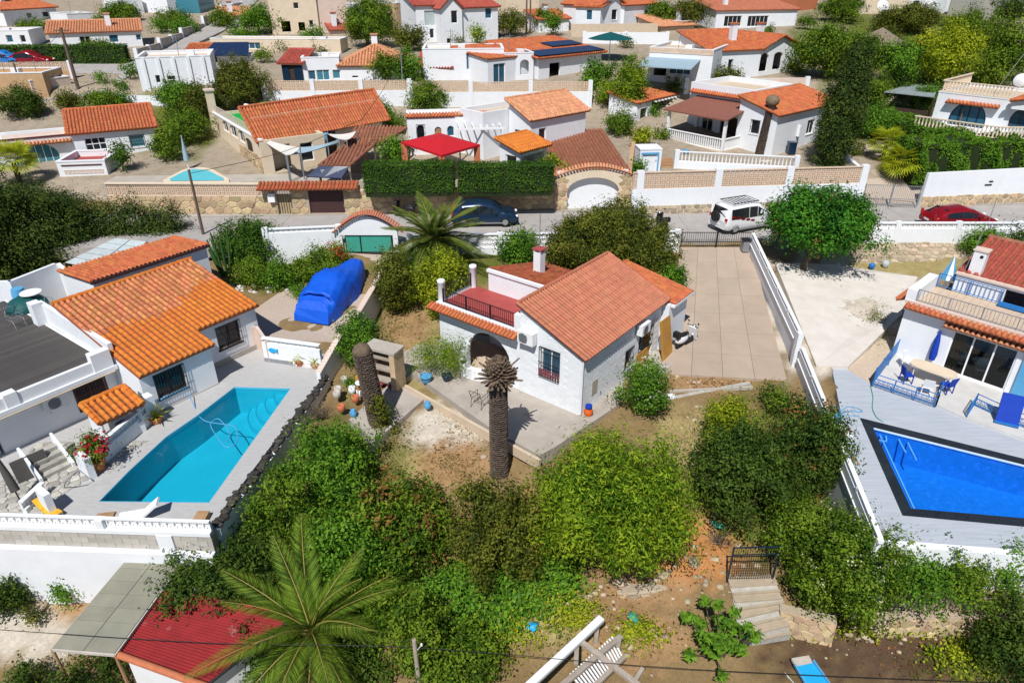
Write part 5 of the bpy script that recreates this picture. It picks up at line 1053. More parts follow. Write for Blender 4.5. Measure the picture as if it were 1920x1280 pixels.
mb = MB(); mb.ell((Lb * .5, 0, .45), (Lb * .44, .9, .4), 16, 8); mb.build('hull', 'white_clean', t)
for x in (.3, .5):
    for y in (-.7, .7): MB().lathe((0, 0, 0), [(.16, -.09), (.27, -.09), (.27, .09), (.16, .09)], 14).xf(Matrix.Translation((Lb * x, y, .1)) @ Matrix.Rotation(rad(90), 4, 'X')).build('trailer_wheel', 'tyre', t)
MB().bar((0, 0, -.02), (Lb * .95, 0, .1), .1, .08).build('trailer_frame', 'grey_metal', t)
# drive gate under its tiled arch, white road walls
p0, p1 = at(641, 474, 1.28), at(748, 474, 1.28); t = thing('gate', 'white arched gateway with a tile cap and green mesh double gate on the boat drive', 'gate', p0, math.degrees(math.atan2(p1.y - p0.y, p1.x - p0.x))); L = (p1 - p0).length
hz = lambda u: 1.55 + .9 * math.sin(math.pi * min(1, max(0, (u / L))))
mb = MB(); q = op(.28, L - .42, 0, 1.18, 'o')
for i in range(12): a, b = L * i / 12, L * (i + 1) / 12; panel(mb, (a, 0), (b, 0), 0 if (b < .3 or a > L - .5) else 1.2, lambda u, a=a: hz(u + a) - .02, .3)
mb.build('wall', 'white', t)
tm = tile_mesh('tile_terra', .2, .5)
for i in range(30):
    u = -.35 + (L + .7) * (i + .5) / 30; z = hz(u) - (max(0, -u) + max(0, u - L)) * .9; sl2 = (hz(u + .05) - hz(u - .05)) / .1 if 0 < u < L else (.9 if u < 0 else -.9)
    for sd in (0, 1): link('cap_tile', tm, t, mw=Matrix.Translation((u, .15, z + .10)) @ Matrix.Rotation(-math.atan(sl2), 4, 'Y') @ Matrix.Rotation(math.pi * sd, 4, 'Z') @ Matrix.Rotation(-.35, 4, 'X') @ Matrix.Translation((0, -.42, -.06)))
for a, b in ((.32, 1.25), (1.29, L - .45)):
    g = MB(); g.box(a, b, .1, .12, .04, 1.2); o = g.build('leaf', 'green_net', t); f = MB()
    for x in (a, b): f.box(x - .02, x + .02, .08, .14, .02, 1.24)
    f.box(a, b, .08, .14, .0, .04).box(a, b, .08, .14, 1.2, 1.24); f.build('frame', 'black', o)
def road_wall(label, a, b, zb, ztop, rows, bh, m='white', foot=None, pier=3.0, bm='white_clean', th=.2, blk=.32, style=0, nobj=300):
    """street wall from a to b with a pierced top and piers"""
    a, b = V(a), V(b); t = thing('garden_wall', label, 'wall', (a.x, a.y, 0), math.degrees(math.atan2(b.y - a.y, b.x - a.x)), None); L = (b - a).xy.length; mb = MB(); panel(mb, (0, 0), (L, 0), zb, ztop - rows * bh, th); mb.build('wall', m, t); k = max(1, round(L / pier))
    if rows: breeze(t, (.0, .05), (L, .05), ztop - rows * bh, rows * bh, rows, bm, th * .5, nobj=nobj, blk=blk, style=style); MB().box(0, L, -.02, th + .02, ztop + .002, ztop + .07).build('coping', m, t)
    for i in range(k + 1): x = L * i / k; MB().box(x - .17, x + .17, -.05, th + .05, zb, ztop + .14).build('pier', m, t)
    if foot: stones(t, (0, -.0, zb), (1, 0, 0), (0, 0, 1), L, foot[0], foot[1], foot[2], foot[3], .05, seed=int(L * 10))
    return t
road_wall('white street wall with a lattice strip on top, left of the green gate', at(505, 482, 1.2), at(640, 474, 1.25), .6, 3.0, 1, .22, pier=6)
road_wall('white pierced street wall behind the palm tree and left of the big tree', at(770, 478, 1.3), at(1268, 464, 1.5), .5, 2.55, 3, .28, pier=5)
# ---------------------------------------------------------------- right villa with the deep blue pool
rh = House('house', 'white villa with blue railings and sliding glass doors above the deep blue pool', tuple(at(1700, 580, 3)[:2]), -47)
sd = rh.pop('f', .9, 1768, 622, 1903, 738, 'w', n=3, gm='glass', fw=.07, d=.05); sd['v0'] = .14; sd['v1'] = 2.3
rh.walls(-.3, 9, .9, 3.8, -.3, 3.0, 'white', {'f': [sd, op(6.2, 7.4, .9, 2.1, 'wb')]}); rh.flat(-.3, 9, .9, 3.8, 3.06, 'tile_pool', 'terrace_floor', .12)
MB().box(-.2, 8.8, 1.1, 3.6, .08, .12).build('room_floor', 'tile_pool', rh.t)
tj = MB()
for i in range(26): tj.box(.1 + i * .35, .112 + i * .35, 1.1, 3.6, 3.055, 3.066)
tj.build('tile_joints', 'terracotta', rh.t, True)
MB().box(-.36, 9, .78, 1.06, 2.98, 3.16).build('parapet', 'pinkwall', rh.t)
eave_tiles(rh.t, (-.3, .8, 3.0), (8.5, .8, 3.0), (0, -1, 0), 'tile_orange', .23, .34, 1, .14)
eave_tiles(rh.t, (1.55, .9, 2.62), (8.0, .9, 2.62), (0, -1, 0), 'tile_pale', .23, .34, 1, .14, 'door_canopy')
MB().box(-.42, .02, .82, 3.7, 3.0, 3.72).build('side_parapet', 'white', rh.t)
eave_tiles(rh.t, (-.42, 3.4, 2.95), (-.42, 1.6, 2.95), (-1, 0, 0), 'tile_orange', .26, .6, 1, .3)
railing(rh.t, [(.05, .95), (8.5, .95)], 3.16, .62, .16, .009, 'grey_metal'); railing(rh.t, [(.05, 3.72), (.05, 3.75), (2.9, 3.72)], 3.1, .72, .2, .012, 'blue_metal')
rh.walls(.75, 9, 3.82, 8.5, -.2, 4.05, 'white', {'f': [op(2.95, 4.6, 3.1, 3.85, 'o')]})
rh.roof((.65, 3.95, 4.02), (9, 3.95, 4.02), (.65, 8.4, 4.75), m='tile_brown', per=.34, ln=.5, verge=False, m2=lambda u, v: 'tile_red')
MB().box(.7, 9, 3.72, 3.94, 4.0, 4.1).build('cornice', 'pinkwall', rh.t)
c = rh.L(1833, 498, 4.45); ch = MB().box(c.x - .28, c.x + .28, c.y - .25, c.y + .25, 3.9, 5.25).build('chimney', 'white', rh.t); MB().box(c.x - .34, c.x + .34, c.y - .3, c.y + .3, 5.25, 5.33).build('chimney_cap', 'pinkwall', ch)
MB().lathe((0, 0, 0), [(.08, 0), (.08, .02)], 10).xf(Matrix.Translation((c.x + .1, c.y - .25, 5.0)) @ Matrix.Rotation(rad(90), 4, 'X')).build('vent', 'black', ch)
for k, (x, h) in enumerate(((-.45, 2.4), (-.62, 1.0))): MB().tube([(c.x + x, c.y - .2, 3.95), (c.x + x + .25 * (1 - k), c.y - .2, 3.95 + h)], .022, 6).build('mast', 'grey_metal', rh.t)
MB().box(2.9, 4.7, 3.4, 3.6, 3.12, 3.3).build('step', 'blue_metal', rh.t)
MB().box(5.0, 5.6, .78, .9, .12, 2.45).build('painted_wall_shade', 'sky_blue', rh.t)  # blue strip painted in for the shadow on the wall beside the doors
# seen through the glass: table and chairs
t = thing('dining_table', 'table behind the sliding glass doors of the right villa', 'table', rh.M @ V((3.3, 2.3, .12)), -47); MB().box(-.8, .8, -.4, .4, .70, .75).build('top', 'wood', t)
for x in (-.7, .7):
    for y in (-.3, .3): MB().box(x - .03, x + .03, y - .03, y + .03, 0, .7).build('leg', 'wood', t)
for i, x in enumerate((2.5, 3.5)):
    t = thing('dining_chair', ['chair with pale green cushion behind the left glass panel', 'chair with pale green cushion behind the middle glass panel'][i], 'chair', rh.M @ V((x, 1.55, .12)), -47 + 20 * i, 'chairs behind the glass doors'); MB().box(-.22, .22, -.22, .22, .42, .5).build('seat', 'fibre', t); MB().box(-.22, .22, .18, .23, .5, .95).build('backrest', 'fibre', t)
    for a in (-.19, .19):
        for b in (-.19, .19): MB().box(a - .02, a + .02, b - .02, b + .02, 0, .42).build('leg', 'wood', t)
single('curtain', 'olive brown curtain gathered at the left edge of the glass doors', 'curtain', MB().add([(u * .06, .05 * (u % 2), z) for z in (.1, 2.2) for u in range(8)], [(i, i + 1, 9 + i, 8 + i) for i in range(7)]), 'leaf_olive' and 'wood', rh.M @ V((2.1, 1.1, .02)), -47)
# blue railings of the sitting terrace
struct('terrace', MB().prism(pq((1690, 645, .1), (1635, 716, .1), (1757, 758, .1), (1808, 782, .1), (2000, 850, .1), (2050, 760, .1)), -.2, .10), 'terrace_tile')
def blue_rail(label, pts, h=.62):
    P = [at(*p, .1) for p in pts]; o = P[0]; t = thing('railing', label, 'railing', o); fr = MB(); pat = MB()
    for a, b in zip(P, P[1:]):
        a, b = a - o, b - o; L = (b - a).length; d = (b - a) / L
        for z in (.06, h * .62, h): fr.bar(a + V((0, 0, z)), b + V((0, 0, z)), .035, .03)
        k = max(1, round(L / 1.0))
        for i in range(k + 1): c = a.lerp(b, i / k); fr.box(c.x - .02, c.x + .02, c.y - .02, c.y + .02, 0, h + .03)
        n = max(2, round(L / .2)); w = L / n
        me = MB().tube([(w * .5 + w * .45 * math.cos(x), 0, h * .34 + h * .26 * math.sin(x)) for x in (2 * math.pi * j / 10 for j in range(11))], .010, 4, caps=False).bar((0, 0, .06), (w, 0, h * .6), .014, .014).bar((0, 0, h * .6), (w, 0, .06), .012, .012).data('scroll', 'blue_metal')
        X = Matrix(((d.x, -d.y, 0, 0), (d.y, d.x, 0, 0), (0, 0, 1, 0), (0, 0, 0, 1)))
        for i in range(n): link('scroll', me, t, mw=Matrix.Translation(a + d * w * i) @ X)
    fr.build('frame', 'blue_metal', t); return t
blue_rail('blue scrolled railing in front of the cream table on the right terrace', [(1636, 722), (1754, 762), (1762, 738)])
blue_rail('blue scrolled railing below the blue folded mat at the right edge', [(1812, 782), (1826, 760), (1890, 790), (1990, 830)]); 
a, b = at(1690, 650, .1), at(1636, 722, .1); t = thing('fence', 'solid blue fence panel at the left end of the sitting terrace', 'fence', a); q = b - a; sl3 = MB().bar((0, 0, .08), V((q.x, q.y, .08)), .03, .1).data('slat', 'blue_metal')
for i in range(7): link('slat', sl3, t, mw=Matrix.Translation((0, 0, .09 + i * .115)))
for s in (0, .5, 1): c = q * s; MB().box(c.x - .03, c.x + .03, c.y - .03, c.y + .03, 0, .98).build('post', 'blue_metal', t)
t = thing('oval_table', 'cream oval table on the sitting terrace before the glass doors', 'table', at(1742, 715, .1), -47)
MB().prism([(1.0 * math.copysign(abs(math.cos(a)) ** .6, math.cos(a)), .48 * math.copysign(abs(math.sin(a)) ** .6, math.sin(a))) for a in (2 * math.pi * i / 28 for i in range(28))], .70, .75, bottom=True).build('top', 'cream', t)
for x in (-.7, .7):
    for y in (-.3, .3): MB().tube([(x, y, 0), (x, y, .7)], .025, 6).build('leg', 'white_clean', t)
for i, (a, g, m, lab) in enumerate((((1700, 690), 40, 'white_clean', 'white chair at the far left end of the cream table'), ((1735, 738), 150, 'white_clean', 'white chair nearest the blue railing, under the cream table'), ((1697, 716), 90, 'blue_cloth', 'blue chair between the blue railing and the cream table'), ((1772, 735), 200, 'blue_cloth', 'blue chair at the right end of the cream table'))):
    t = thing('chair', lab, 'chair', at(*a, .1), g, 'chairs round the cream table'); MB().box(-.22, .22, -.22, .22, .40, .45).build('seat', m, t); MB().obox((0, .24, .66), (.22, 0, 0), (0, .02, 0), (0, .05, .22)).build('backrest', m, t)
    for x in (-.2, .2):
        for y in (-.2, .2): MB().box(x - .02, x + .02, y - .02, y + .02, 0, .4).build('leg', m, t)
t = thing('parasol', 'closed dark blue parasol standing beside the cream table', 'parasol', at(1741, 690, .1)); MB().tube([(0, 0, 0), (.05, .1, 2.2)], .022, 6).build('pole', 'white_clean', t); MB().tube([(.0, 0, .5), (.02, .02, .8), (.03, .08, 1.5), (.05, .1, 2.05)], [.13, .17, .13, .03], 9).build('canopy', 'blue_cloth', t); MB().lathe((0, 0, 0), [(.25, 0), (.2, .08)], 12).build('base', 'concrete', t)
t = thing('parasol', 'blue and white striped parasol closed behind the roof terrace', 'parasol', rh.M @ V((.25, 4.6, 0))); MB().tube([(0, 0, 2.9), (0, 0, 4.6)], .025, 6).build('pole', 'white_clean', t)
for i in range(8):
    a, b = 2 * math.pi * i / 8, 2 * math.pi * (i + 1) / 8; MB().add([(.42 * math.cos(a), .42 * math.sin(a), 3.35), (.42 * math.cos(b), .42 * math.sin(b), 3.35), (0, 0, 4.62)], [(0, 1, 2)]).build('gore', ['sky_blue', 'white_clean'][i % 2], t)
t = thing('folding_bed', 'blue folded garden bed standing on the terrace at the right edge', 'sun lounger', at(1885, 790, .1), -30); MB().obox((0, 0, .62), (.42, 0, 0), (0, .06, -.02), (0, .28, .62)).build('mattress', 'blue_cloth', t); MB().box(-.45, .45, -.4, -.28, .05, .12).build('frame', 'blue_metal', t)
hose('pale green hose running from the blue fence over the grey terrace to the pool', [at(*p, .03) for p in ((1632, 722), (1637, 745), (1636, 765), (1644, 782), (1656, 790))], 'green_net', .016)
hose('pale blue hose looping on the terrace at the pool corner by the white wall', [at(*p, .03) for p in ((1556, 756), (1572, 765), (1575, 772), (1590, 762), (1610, 766), (1616, 772), (1595, 770), (1575, 776), (1612, 780))], 'sky_blue', .02)
single('pool_pump', 'small blue and white pool pump by the boundary wall', 'pump', MB().box(-.2, .2, -.12, .12, 0, .22).lathe((0, 0, .2), [(.1, 0), (.12, .12), (.05, .16)], 10), 'sky_blue', at(1568, 788, 0), 20)
single('pool_ladder', 'white and blue pool tool lying beside the boundary wall', 'pool tool', MB().bar((0, 0, .05), (.1, -1.0, .05), .25, .06).bar((-.1, 0, .1), (.02, -1.0, .1), .03, .03), 'white_clean', at(1570, 795, 0), 0)
P = [at(1409, 437, 2.75), at(1499, 626, 1.75)]; Q = [at(1501, 652, 1.25), at(1645, 1008, .75)]
o = V((P[0].x, P[0].y, 0)); t = thing('boundary_wall', 'long white boundary wall with double rails between the driveway and the right villa', 'wall', o)
for (a, b) in (P, Q):
    a, b = a - o, b - o; d = (b - a); d.z = 0; L = d.length; d /= L; n = V((-d.y, d.x, 0)); mb = MB(); panel(mb, (a.x, a.y), (b.x, b.y), -3.4, lambda u, a=a, b=b, L=L: a.z + (b.z - a.z) * u / L - .16, .2); mb.build('wall', 'white', t)
    mb = MB(); mb.bar(a + n * .1, b + n * .1, .17, .06); mb.bar(a + n * -.02 - V((0, 0, .62)), b + n * -.02 - V((0, 0, .62)), .05, .06); mb.build('rail', 'white_clean', t)
    k = max(2, round(L / 2.6)); pm = MB().box(-.1, .1, -.09, .09, -.18, -.03).data('post', 'white_clean')
    for i in range(k + 1): link('post', pm, t, mw=Matrix.Translation(a.lerp(b, i / k) + n * .1))
mb = MB(); c = P[1] - o; mb.box(c.x - .12, c.x + .12, c.y - .2, c.y + .12, -.5, c.z + .1); mb.build('pier', 'white', t)
p0, p1 = at(1650, 1020, 0), at(2500, 1085, 0); t = thing('retaining_wall', 'pale retaining wall below the right pool terrace, overgrown by shrubs', 'wall', p0); q = p1 - p0; mb = MB(); mb.bar((0, 0, -.75), q + V((0, 0, -.75)), .3, 1.7); mb.build('wall', 'white', t); stones(t, q.normalized().cross(V((0, 0, 1))) * .16 + V((0, 0, -3.4)), q, (0, 0, 1), q.length, 1.8, .42, 110, 'stone_tan', .1, .1, seed=3)
mb = MB(); mb.bar((0, -.1, -2.45), q + V((0, -.1, -2.45)), .3, 1.75); mb.build('footing', 'mortar', t)
t = thing('shade_net', 'torn turquoise shade netting hanging under the shrubs at the right edge', 'netting', at(1880, 1100, -2.0)); 
for k in range(7): MB().add([(-2.6 + k * .75, -.3 + .08 * (k % 2), -.45), (-1.9 + k * .75, -.25, -.5 - .1 * (k % 3)), (-1.95 + k * .75, -.2, .3), (-2.55 + k * .75, -.22, .35)], [(0, 1, 2, 3)]).build('net_panel', 'green_net', t)
t = pot('planter_ring', 'low round pink planter wall around the foot of the round tree', at(1502, 522, .75), .75, .3, 'pink_paint', 'planter')
for a, lab, r, m in (((1659, 500), 'pale green glazed urn before the stone bank in the gravel yard', .24, 'fibre'), ((1634, 503), 'flat blue bowl on the gravel beside the stone bank', .2, 'blue_metal'), ((1570, 500), 'white pot in the shade of the round tree', .14, 'white')): single('urn', lab, 'pot', MB().lathe((0, 0, 0), [(r * .6, 0), (r, r * .9), (r * .8, r * 1.5), (r * .55, r * 1.6), (r * .5, r * 1.2)], 14), m, at(*a, .95))
# near street wall on the right with dry stone bank, driveway gate
def bar_gate(label, a, b, h, m, n=None, loc=None):
    a, b = V(a), V(b); t = thing('gate', label, 'gate', a, math.degrees(math.atan2(b.y - a.y, b.x - a.x))); L = (b - a).xy.length; n = n or round(L / .14); bm = MB().box(-.011, .011, -.011, .011, .06, h).data('bar', m)
    for i in range(n): link('bar', bm, t, mw=Matrix.Translation((L * (i + .5) / n, 0, 0)))
    f = MB()
    for z in (.08, h * .35, h - .02): f.box(0, L, -.018, .018, z - .02, z + .02)
    for x in (0, L / 2 - .03, L / 2 + .03, L): f.box(x - .025, x + .025, -.025, .025, 0, h + .06)
    f.build('frame', m, t); return t
bar_gate('black barred double gate at the top of the concrete driveway', at(1276, 463, 1.65), at(1408, 463, 1.65), 1.0, 'black')
t = thing('bin', 'dark grey wheeled bin beside the driveway gate', 'bin', at(1396, 470, 1.6)); MB().prism([(-.2, -.22), (.2, -.22), (.24, .22), (-.24, .22)], 0, .72).build('body', 'grey_metal', t); MB().box(-.27, .27, -.28, .26, .725, .8).build('lid', 'black', t)
w = road_wall('white street wall with a triangle lattice strip beside the round tree and red car', at(1560, 470, 1.1), at(2120, 470, 1.1), .6, 2.95, 1, .34, pier=4.0, blk=.36)
t = thing('stone_bank', 'rubble stone bank below the white street wall on the right', 'stone bank', at(1560, 498, .85)); stones(t, (0, 0, 0), (1, .03, 0), (0, 1, .42), 13, 2.0, .36, 240, 'stone_dry', .13, .07, seed=5, jit=.36); MB().obox((6.5, 1.1, .1), (6.5, .2, 0), (0, .95, .38), (0, -.1, .28)).build('core', 'mortar', t)
# cars and bikes in the street
def car(label, loc, ang, body, L=4.4, Wd=1.8, Hh=1.62, kind='mpv', group='cars in the street'):
    t = thing('parked_car', label, 'car', loc, ang, group); ns = 34; prof = []
    if kind == 'mpv': top = [(0, .78), (.04, 1.0), (.10, 1.42), (.17, 1.58), (.45, Hh), (.62, 1.52), (.80, 1.02), (.95, .84), (1, .62)]
    elif kind == 'suv': top = [(0, .9), (.02, 1.15), (.05, 1.7), (.09, 1.86), (.5, Hh), (.66, 1.8), (.75, 1.15), (.97, 1.0), (1, .75)]
    else: top = [(0, .72), (.05, .95), (.16, 1.25), (.26, 1.4), (.5, Hh), (.66, 1.3), (.82, .95), (.96, .76), (1, .58)]
    belt = lambda s: .86 + (.12 if kind == 'suv' else 0)
    def hz_(s):
        for (a, x), (b, y) in zip(top, top[1:]):
            if s <= b: k = (s - a) / (b - a); k = k * k * (3 - 2 * k) * .4 + k * .6; return x + (y - x) * k
        return top[-1][1]
    vs = []; m = 13
    for i in range(ns + 1):
        s = i / ns; e = min(1, (min(s, 1 - s) * 9 + .55)); w = Wd / 2 * (.82 + .18 * min(1, e)) ; h = hz_(s); bl = min(h - .02, belt(s)); lo = .26 + .1 * max(0, 1 - min(s, 1 - s) * 14)
        wt = w * (.80 if h > bl + .2 else .95)
        sec = [(w * .9, lo), (w, lo + .12), (w, (lo + bl) / 2 + .05), (w * .97, bl), (w * .97 + (wt - w * .97) * .5, bl + (h - bl) * .5), (wt, h - .07 if h > bl + .1 else h), (wt * .5, h)]
        sec += [(0, h + .015)] + [(-y, z) for y, z in sec[::-1][0:]]
        for y, z in sec: vs.append(((s - .5) * L, y, z))
    m = len(sec); mb = MB(); fs = []; gl = []
    mb.add(vs, [(i * m + j, (i + 1) * m + j, (i + 1) * m + j + 1, i * m + j + 1) for i in range(ns) for j in range(m - 1)], 0, True); mb.add(vs[:m], [list(range(m))[::-1]]); mb.add(vs[-m:], [list(range(m))]); mb.build('body', body, t)
    g0, g1 = (.14, .72) if kind == 'mpv' else (.10, .70) if kind == 'suv' else (.2, .74)
    for sd in (1, -1):
        for a, b in ((g0, .42), (.43, .58), (.59, g1)):
            q = []
            for s in (a, b): h = hz_(s); bl = belt(s); w = Wd / 2; q += [V(((s - .5) * L, sd * (w * .975 + .006), bl + .03)), V(((s - .5) * L, sd * (w * .985 - (w * .17) * .8 + .012), bl + max(.05, (h - bl - .07) * .86)))]
            MB().add([q[0], q[2], q[3], q[1]], [(0, 1, 2, 3) if sd < 0 else (3, 2, 1, 0)]).build('window', 'glass_dark', t)
    def screen(s0, s1, nm, m, k=.78):
        q = []
        for s in (s0, s1): h = hz_(s); q += [V(((s - .5) * L, -Wd / 2 * k * .95, h + .012)), V(((s - .5) * L, Wd / 2 * k * .95, h + .012))]
        MB().add([q[0], q[1], q[3], q[2]], [(0, 2, 3, 1)]).build(nm, m, t)
    screen({'mpv': .64, 'suv': .67, 'low': .62}[kind], {'mpv': .785, 'suv': .745, 'low': .8}[kind], 'windscreen', 'glass_dark'); screen({'mpv': .045, 'suv': .022, 'low': .07}[kind], {'mpv': .098, 'suv': .05, 'low': .22}[kind], 'rear_window', 'glass_dark')
    for x in (-.31, .31):
        for y in (-1, 1):
            w = MB().lathe((0, 0, 0), [(.2, -.1), (.33, -.1), (.34, 0), (.33, .1), (.2, .1)], 18).xf(Matrix.Translation((x * L, y * (Wd / 2 - .1), .34)) @ Matrix.Rotation(rad(90), 4, 'X')).build('wheel', 'tyre', t); MB().lathe((0, 0, 0), [(.2, -.115), (.2, .115)], 12).xf(Matrix.Translation((x * L, y * (Wd / 2 - .1), .34)) @ Matrix.Rotation(rad(90), 4, 'X')).build('rim', 'chrome', w)
    for y in (-1, 1):
        MB().ell((L * .485, y * Wd * .34, .68), (.1, .2, .09), 10, 6).build('headlight', 'white_clean', t); MB().box(-L * .497, -L * .47, y * Wd * .42 - .08, y * Wd * .42 + .08, .8, 1.12).build('tail_light', 'tail_red', t); MB().ell((L * .17, y * (Wd * .5 + .08), 1.0), (.07, .1, .07), 8, 6).build('mirror', body, t)
    MB().box(-L * .505, -L * .49, -.26, .26, .55, .66).build('number_plate', 'white_clean', t)
    MB().box(-.3 * L, .3 * L, -Wd / 2 - .01, Wd / 2 + .01, .25, .33).build('sill', 'chrome', t)
    return t
car('dark blue people carrier parked on the street before the clipped hedge', (at(908, 424, 1.85).x, 45.9, 1.82), 2.5, 'car_blue', 4.55, 1.85, 1.66, 'mpv')
car('red car passing behind the white street wall on the right', (30.6, 45.1, 1.82), 2.5, 'car_red', 4.5, 1.85, 1.5, 'low')
ld = car('white off roader with red side stripes and black roof rack, half behind the round tree', (at(1408, 446, 1.8).x, 45.0, 1.82), 24, 'car_white', 4.5, 1.85, 1.92, 'suv')
rk = MB()
for y in (-.65, .65): rk.box(-1.7, .5, y - .02, y + .02, 1.98, 2.03)
for i in range(9): rk.box(-1.7 + i * .27, -1.67 + i * .27, -.66, .66, 2.0, 2.03)
rk.build('roof_rack', 'black', ld)
for i in range(5): MB().add([(-1.9 + .42 * i, -.942, 1.28 - .1 * i), (-1.6 + .42 * i, -.942, 1.28 - .1 * i), (-1.5 + .42 * i, -.942, 1.14 - .1 * i), (-1.8 + .42 * i, -.942, 1.14 - .1 * i)], [(0, 1, 2, 3)]).build('stripe', 'car_red', ld)
MB().lathe((0, 0, 0), [(.36, -.1), (.36, .1)], 18).xf(Matrix.Translation((-2.36, .1, 1.1)) @ Matrix.Rotation(rad(90), 4, 'Y')).build('spare_wheel', 'tyre', ld)
motor_scooter('dark motor scooter parked by the stone wall behind the arched gateway', (at(757, 408, 1.85).x, 47.2, 1.9), 160, 'black'); motor_scooter('dark scooter peeping out to the right of the big tree', (at(1240, 430, 1.85).x, 44.6, 1.82), 100, 'black')
# ---------------------------------------------------------------- foot of the slope: sheds, pergola, steps, post and cable
def sheet_roof(t, C, nu, nv, m, corr=0, th=.03, gap=.01):
    """roof of nu x nv sheets on the four corners C (local), corrugated along u when corr ridges per sheet are given"""
    for i in range(nu):
        for j in range(nv):
            f = lambda u, v: C[0].lerp(C[1], u).lerp(C[3].lerp(C[2], u), v); mb = MB(); u0, u1, v0, v1 = i / nu + gap / nu, (i + 1) / nu - gap / nu, j / nv, (j + 1) / nv
            if not corr: q = [f(u0, v0 + gap / nv), f(u1, v0 + gap / nv), f(u1, v1 - gap / nv), f(u0, v1 - gap / nv)]; mb.add(q + [p - V((0, 0, th)) for p in q], [(0, 1, 2, 3), (7, 6, 5, 4)] + [((k + 1) % 4, k, 4 + k, 4 + (k + 1) % 4) for k in range(4)])
            else:
                n = corr * 4; vs = [f(u, v0 + (v1 - v0) * k / n) + V((0, 0, .035 * math.sin(2 * math.pi * corr * k / n) + .004 * ((i + j) % 2))) for k in range(n + 1) for u in (u0, u1)]; mb.add(vs, [(2 * k, 2 * k + 1, 2 * k + 3, 2 * k + 2) for k in range(n)], 0, True)
            mb.build('roof_sheet', m, t)
C = [at(242, 1042, -1.15), at(345, 1046, -1.15), at(215, 1224, -1.75), at(97, 1214, -1.75)]; o = at(100, 1240, -3.9); t = thing('lean_to', 'greenish translucent panel roof running down from the white retaining wall', 'roof', o)
sheet_roof(t, [c - o for c in C], 2, 7, 'panel_green'); 
for c in C: MB().tube([c - o - V((0, 0, .05)), V((c.x - o.x, c.y - o.y, -.3))], .05, 6).build('post', 'wood', t)
for a, b in ((0, 1), (3, 2), (0, 3), (1, 2)): MB().bar(C[a] - o - V((0, 0, .09)), C[b] - o - V((0, 0, .09)), .07, .1).build('beam', 'greyblock', t)
C = [at(303, 1102, -1.5), at(560, 1150, -1.5), at(388, 1284, -1.95), at(216, 1222, -1.95)]; o = at(300, 1300, -4.2); t = thing('shed', 'small white shed with red corrugated roof and orange edge beside the big palm', 'shed', o)
sheet_roof(t, [c - o for c in C], 1, 3, 'red_sheet', 9, gap=.0)
L = [c - o for c in C]
MB().tube([L[0] + V((-.04, 0, .0)), L[3] + V((-.04, 0, .0))], .11, 8).build('edge_roll', 'terracotta', t); MB().tube([L[3] + V((0, -.05, .02)), L[2] + V((0, -.05, .02))], .12, 8).build('edge_roll', 'terracotta', t); MB().tube([L[1], L[2]], .05, 8).build('gutter', 'black', t)
q = [(p.x, p.y) for p in L]; cx, cy = sum(p[0] for p in q) / 4, sum(p[1] for p in q) / 4; q = [(cx + (x - cx) * .9, cy + (y - cy) * .9) for x, y in q]; mb = MB()
for a, b in zip([q[3], q[2], q[1], q[0]], [q[2], q[1], q[0], q[3]]): panel(mb, a, b, -.6, min(p.z for p in L) - .12, .15)
mb.build('wall', 'white', t)
t = thing('pergola', 'weathered timber pergola with white slats at the bottom of the picture', 'pergola', at(1080, 1290, -3.6)); o = V(t.location)
def bb(a, b, w, h, z, m='wood_grey', nm='beam'): MB().bar(at(*a, z) - o, at(*b, z) - o, w, h).build(nm, m, t)
bb((1128, 1158), (975, 1300), .24, .10, -1.55, 'white'); bb((1131, 1163), (980, 1303), .10, .12, -1.68); bb((1165, 1192), (1035, 1300), .17, .12, -1.85); bb((1083, 1198), (1205, 1290), .17, .12, -1.72); bb((1170, 1232), (1100, 1300), .14, .12, -1.9); bb((1082, 1200), (1080, 1245), .14, .1, -1.8); bb((1205, 1252), (1185, 1285), .12, .1, -1.8)
a0, a1, b0, b1 = at(1147, 1193, -2.1), at(1069, 1262, -2.1), at(1170, 1238, -2.1), at(1100, 1300, -2.1)
for i in range(17): MB().bar(a0.lerp(a1, i / 16) - o, b0.lerp(b1, i / 16) - o, .055, .05).build('slat', 'white_clean', t)
for p in ((1120, 1166), (985, 1292), (1160, 1198), (1040, 1296), (1200, 1284)): c = at(*p, -1.75) - o; MB().bar(c, V((c.x, c.y, -.3)), .14, .14, up=(0, 1, 0)).build('post', 'wood_grey', t)
pb = at(793, 1335, -4.1); ztop = 1.0
for _ in range(30): ztop = ztop - (proj((pb.x, pb.y, ztop))[1] - 1199) * -.012
t = thing('utility_post', 'weathered wooden post carrying the thin black cable over the palm', 'post', pb); h = ztop - pb.z; MB().tube([(0, 0, -.3), (-.05, 0, h)], [.085, .07], 8).build('post', 'wood_grey', t); MB().tube([(0, 0, h - .5), (.16, 0, h - .25)], .012, 5).ell((.17, 0, h - .22), (.04, .04, .07), 8, 6).build('insulator', 'white_clean', t)
pt = pb + V((-.05, 0, h - .35)); P = [aty(-60, 1176, pt.y), aty(400, 1205, pt.y), pt, aty(1300, 1254, pt.y), aty(1990, 1284, pt.y)]; hose('thin black overhead cable crossing the whole foreground', P, 'black', .012, 'overhead_cable')
o = at(1362, 1092, -2.85); t = thing('gate', 'dark mesh garden gate at the head of the stone steps', 'gate', o); p1 = at(1447, 1090, -2.85) - o; hgt = 1.8; f = MB()
for z in (.02, hgt * .8, hgt): f.bar((0, 0, z), p1 + V((0, 0, z)), .035, .035)
for u in (0, 1): c = p1 * u; f.bar(c, c + V((0, 0, hgt + .05)), .05, .05, up=(0, 1, 0))
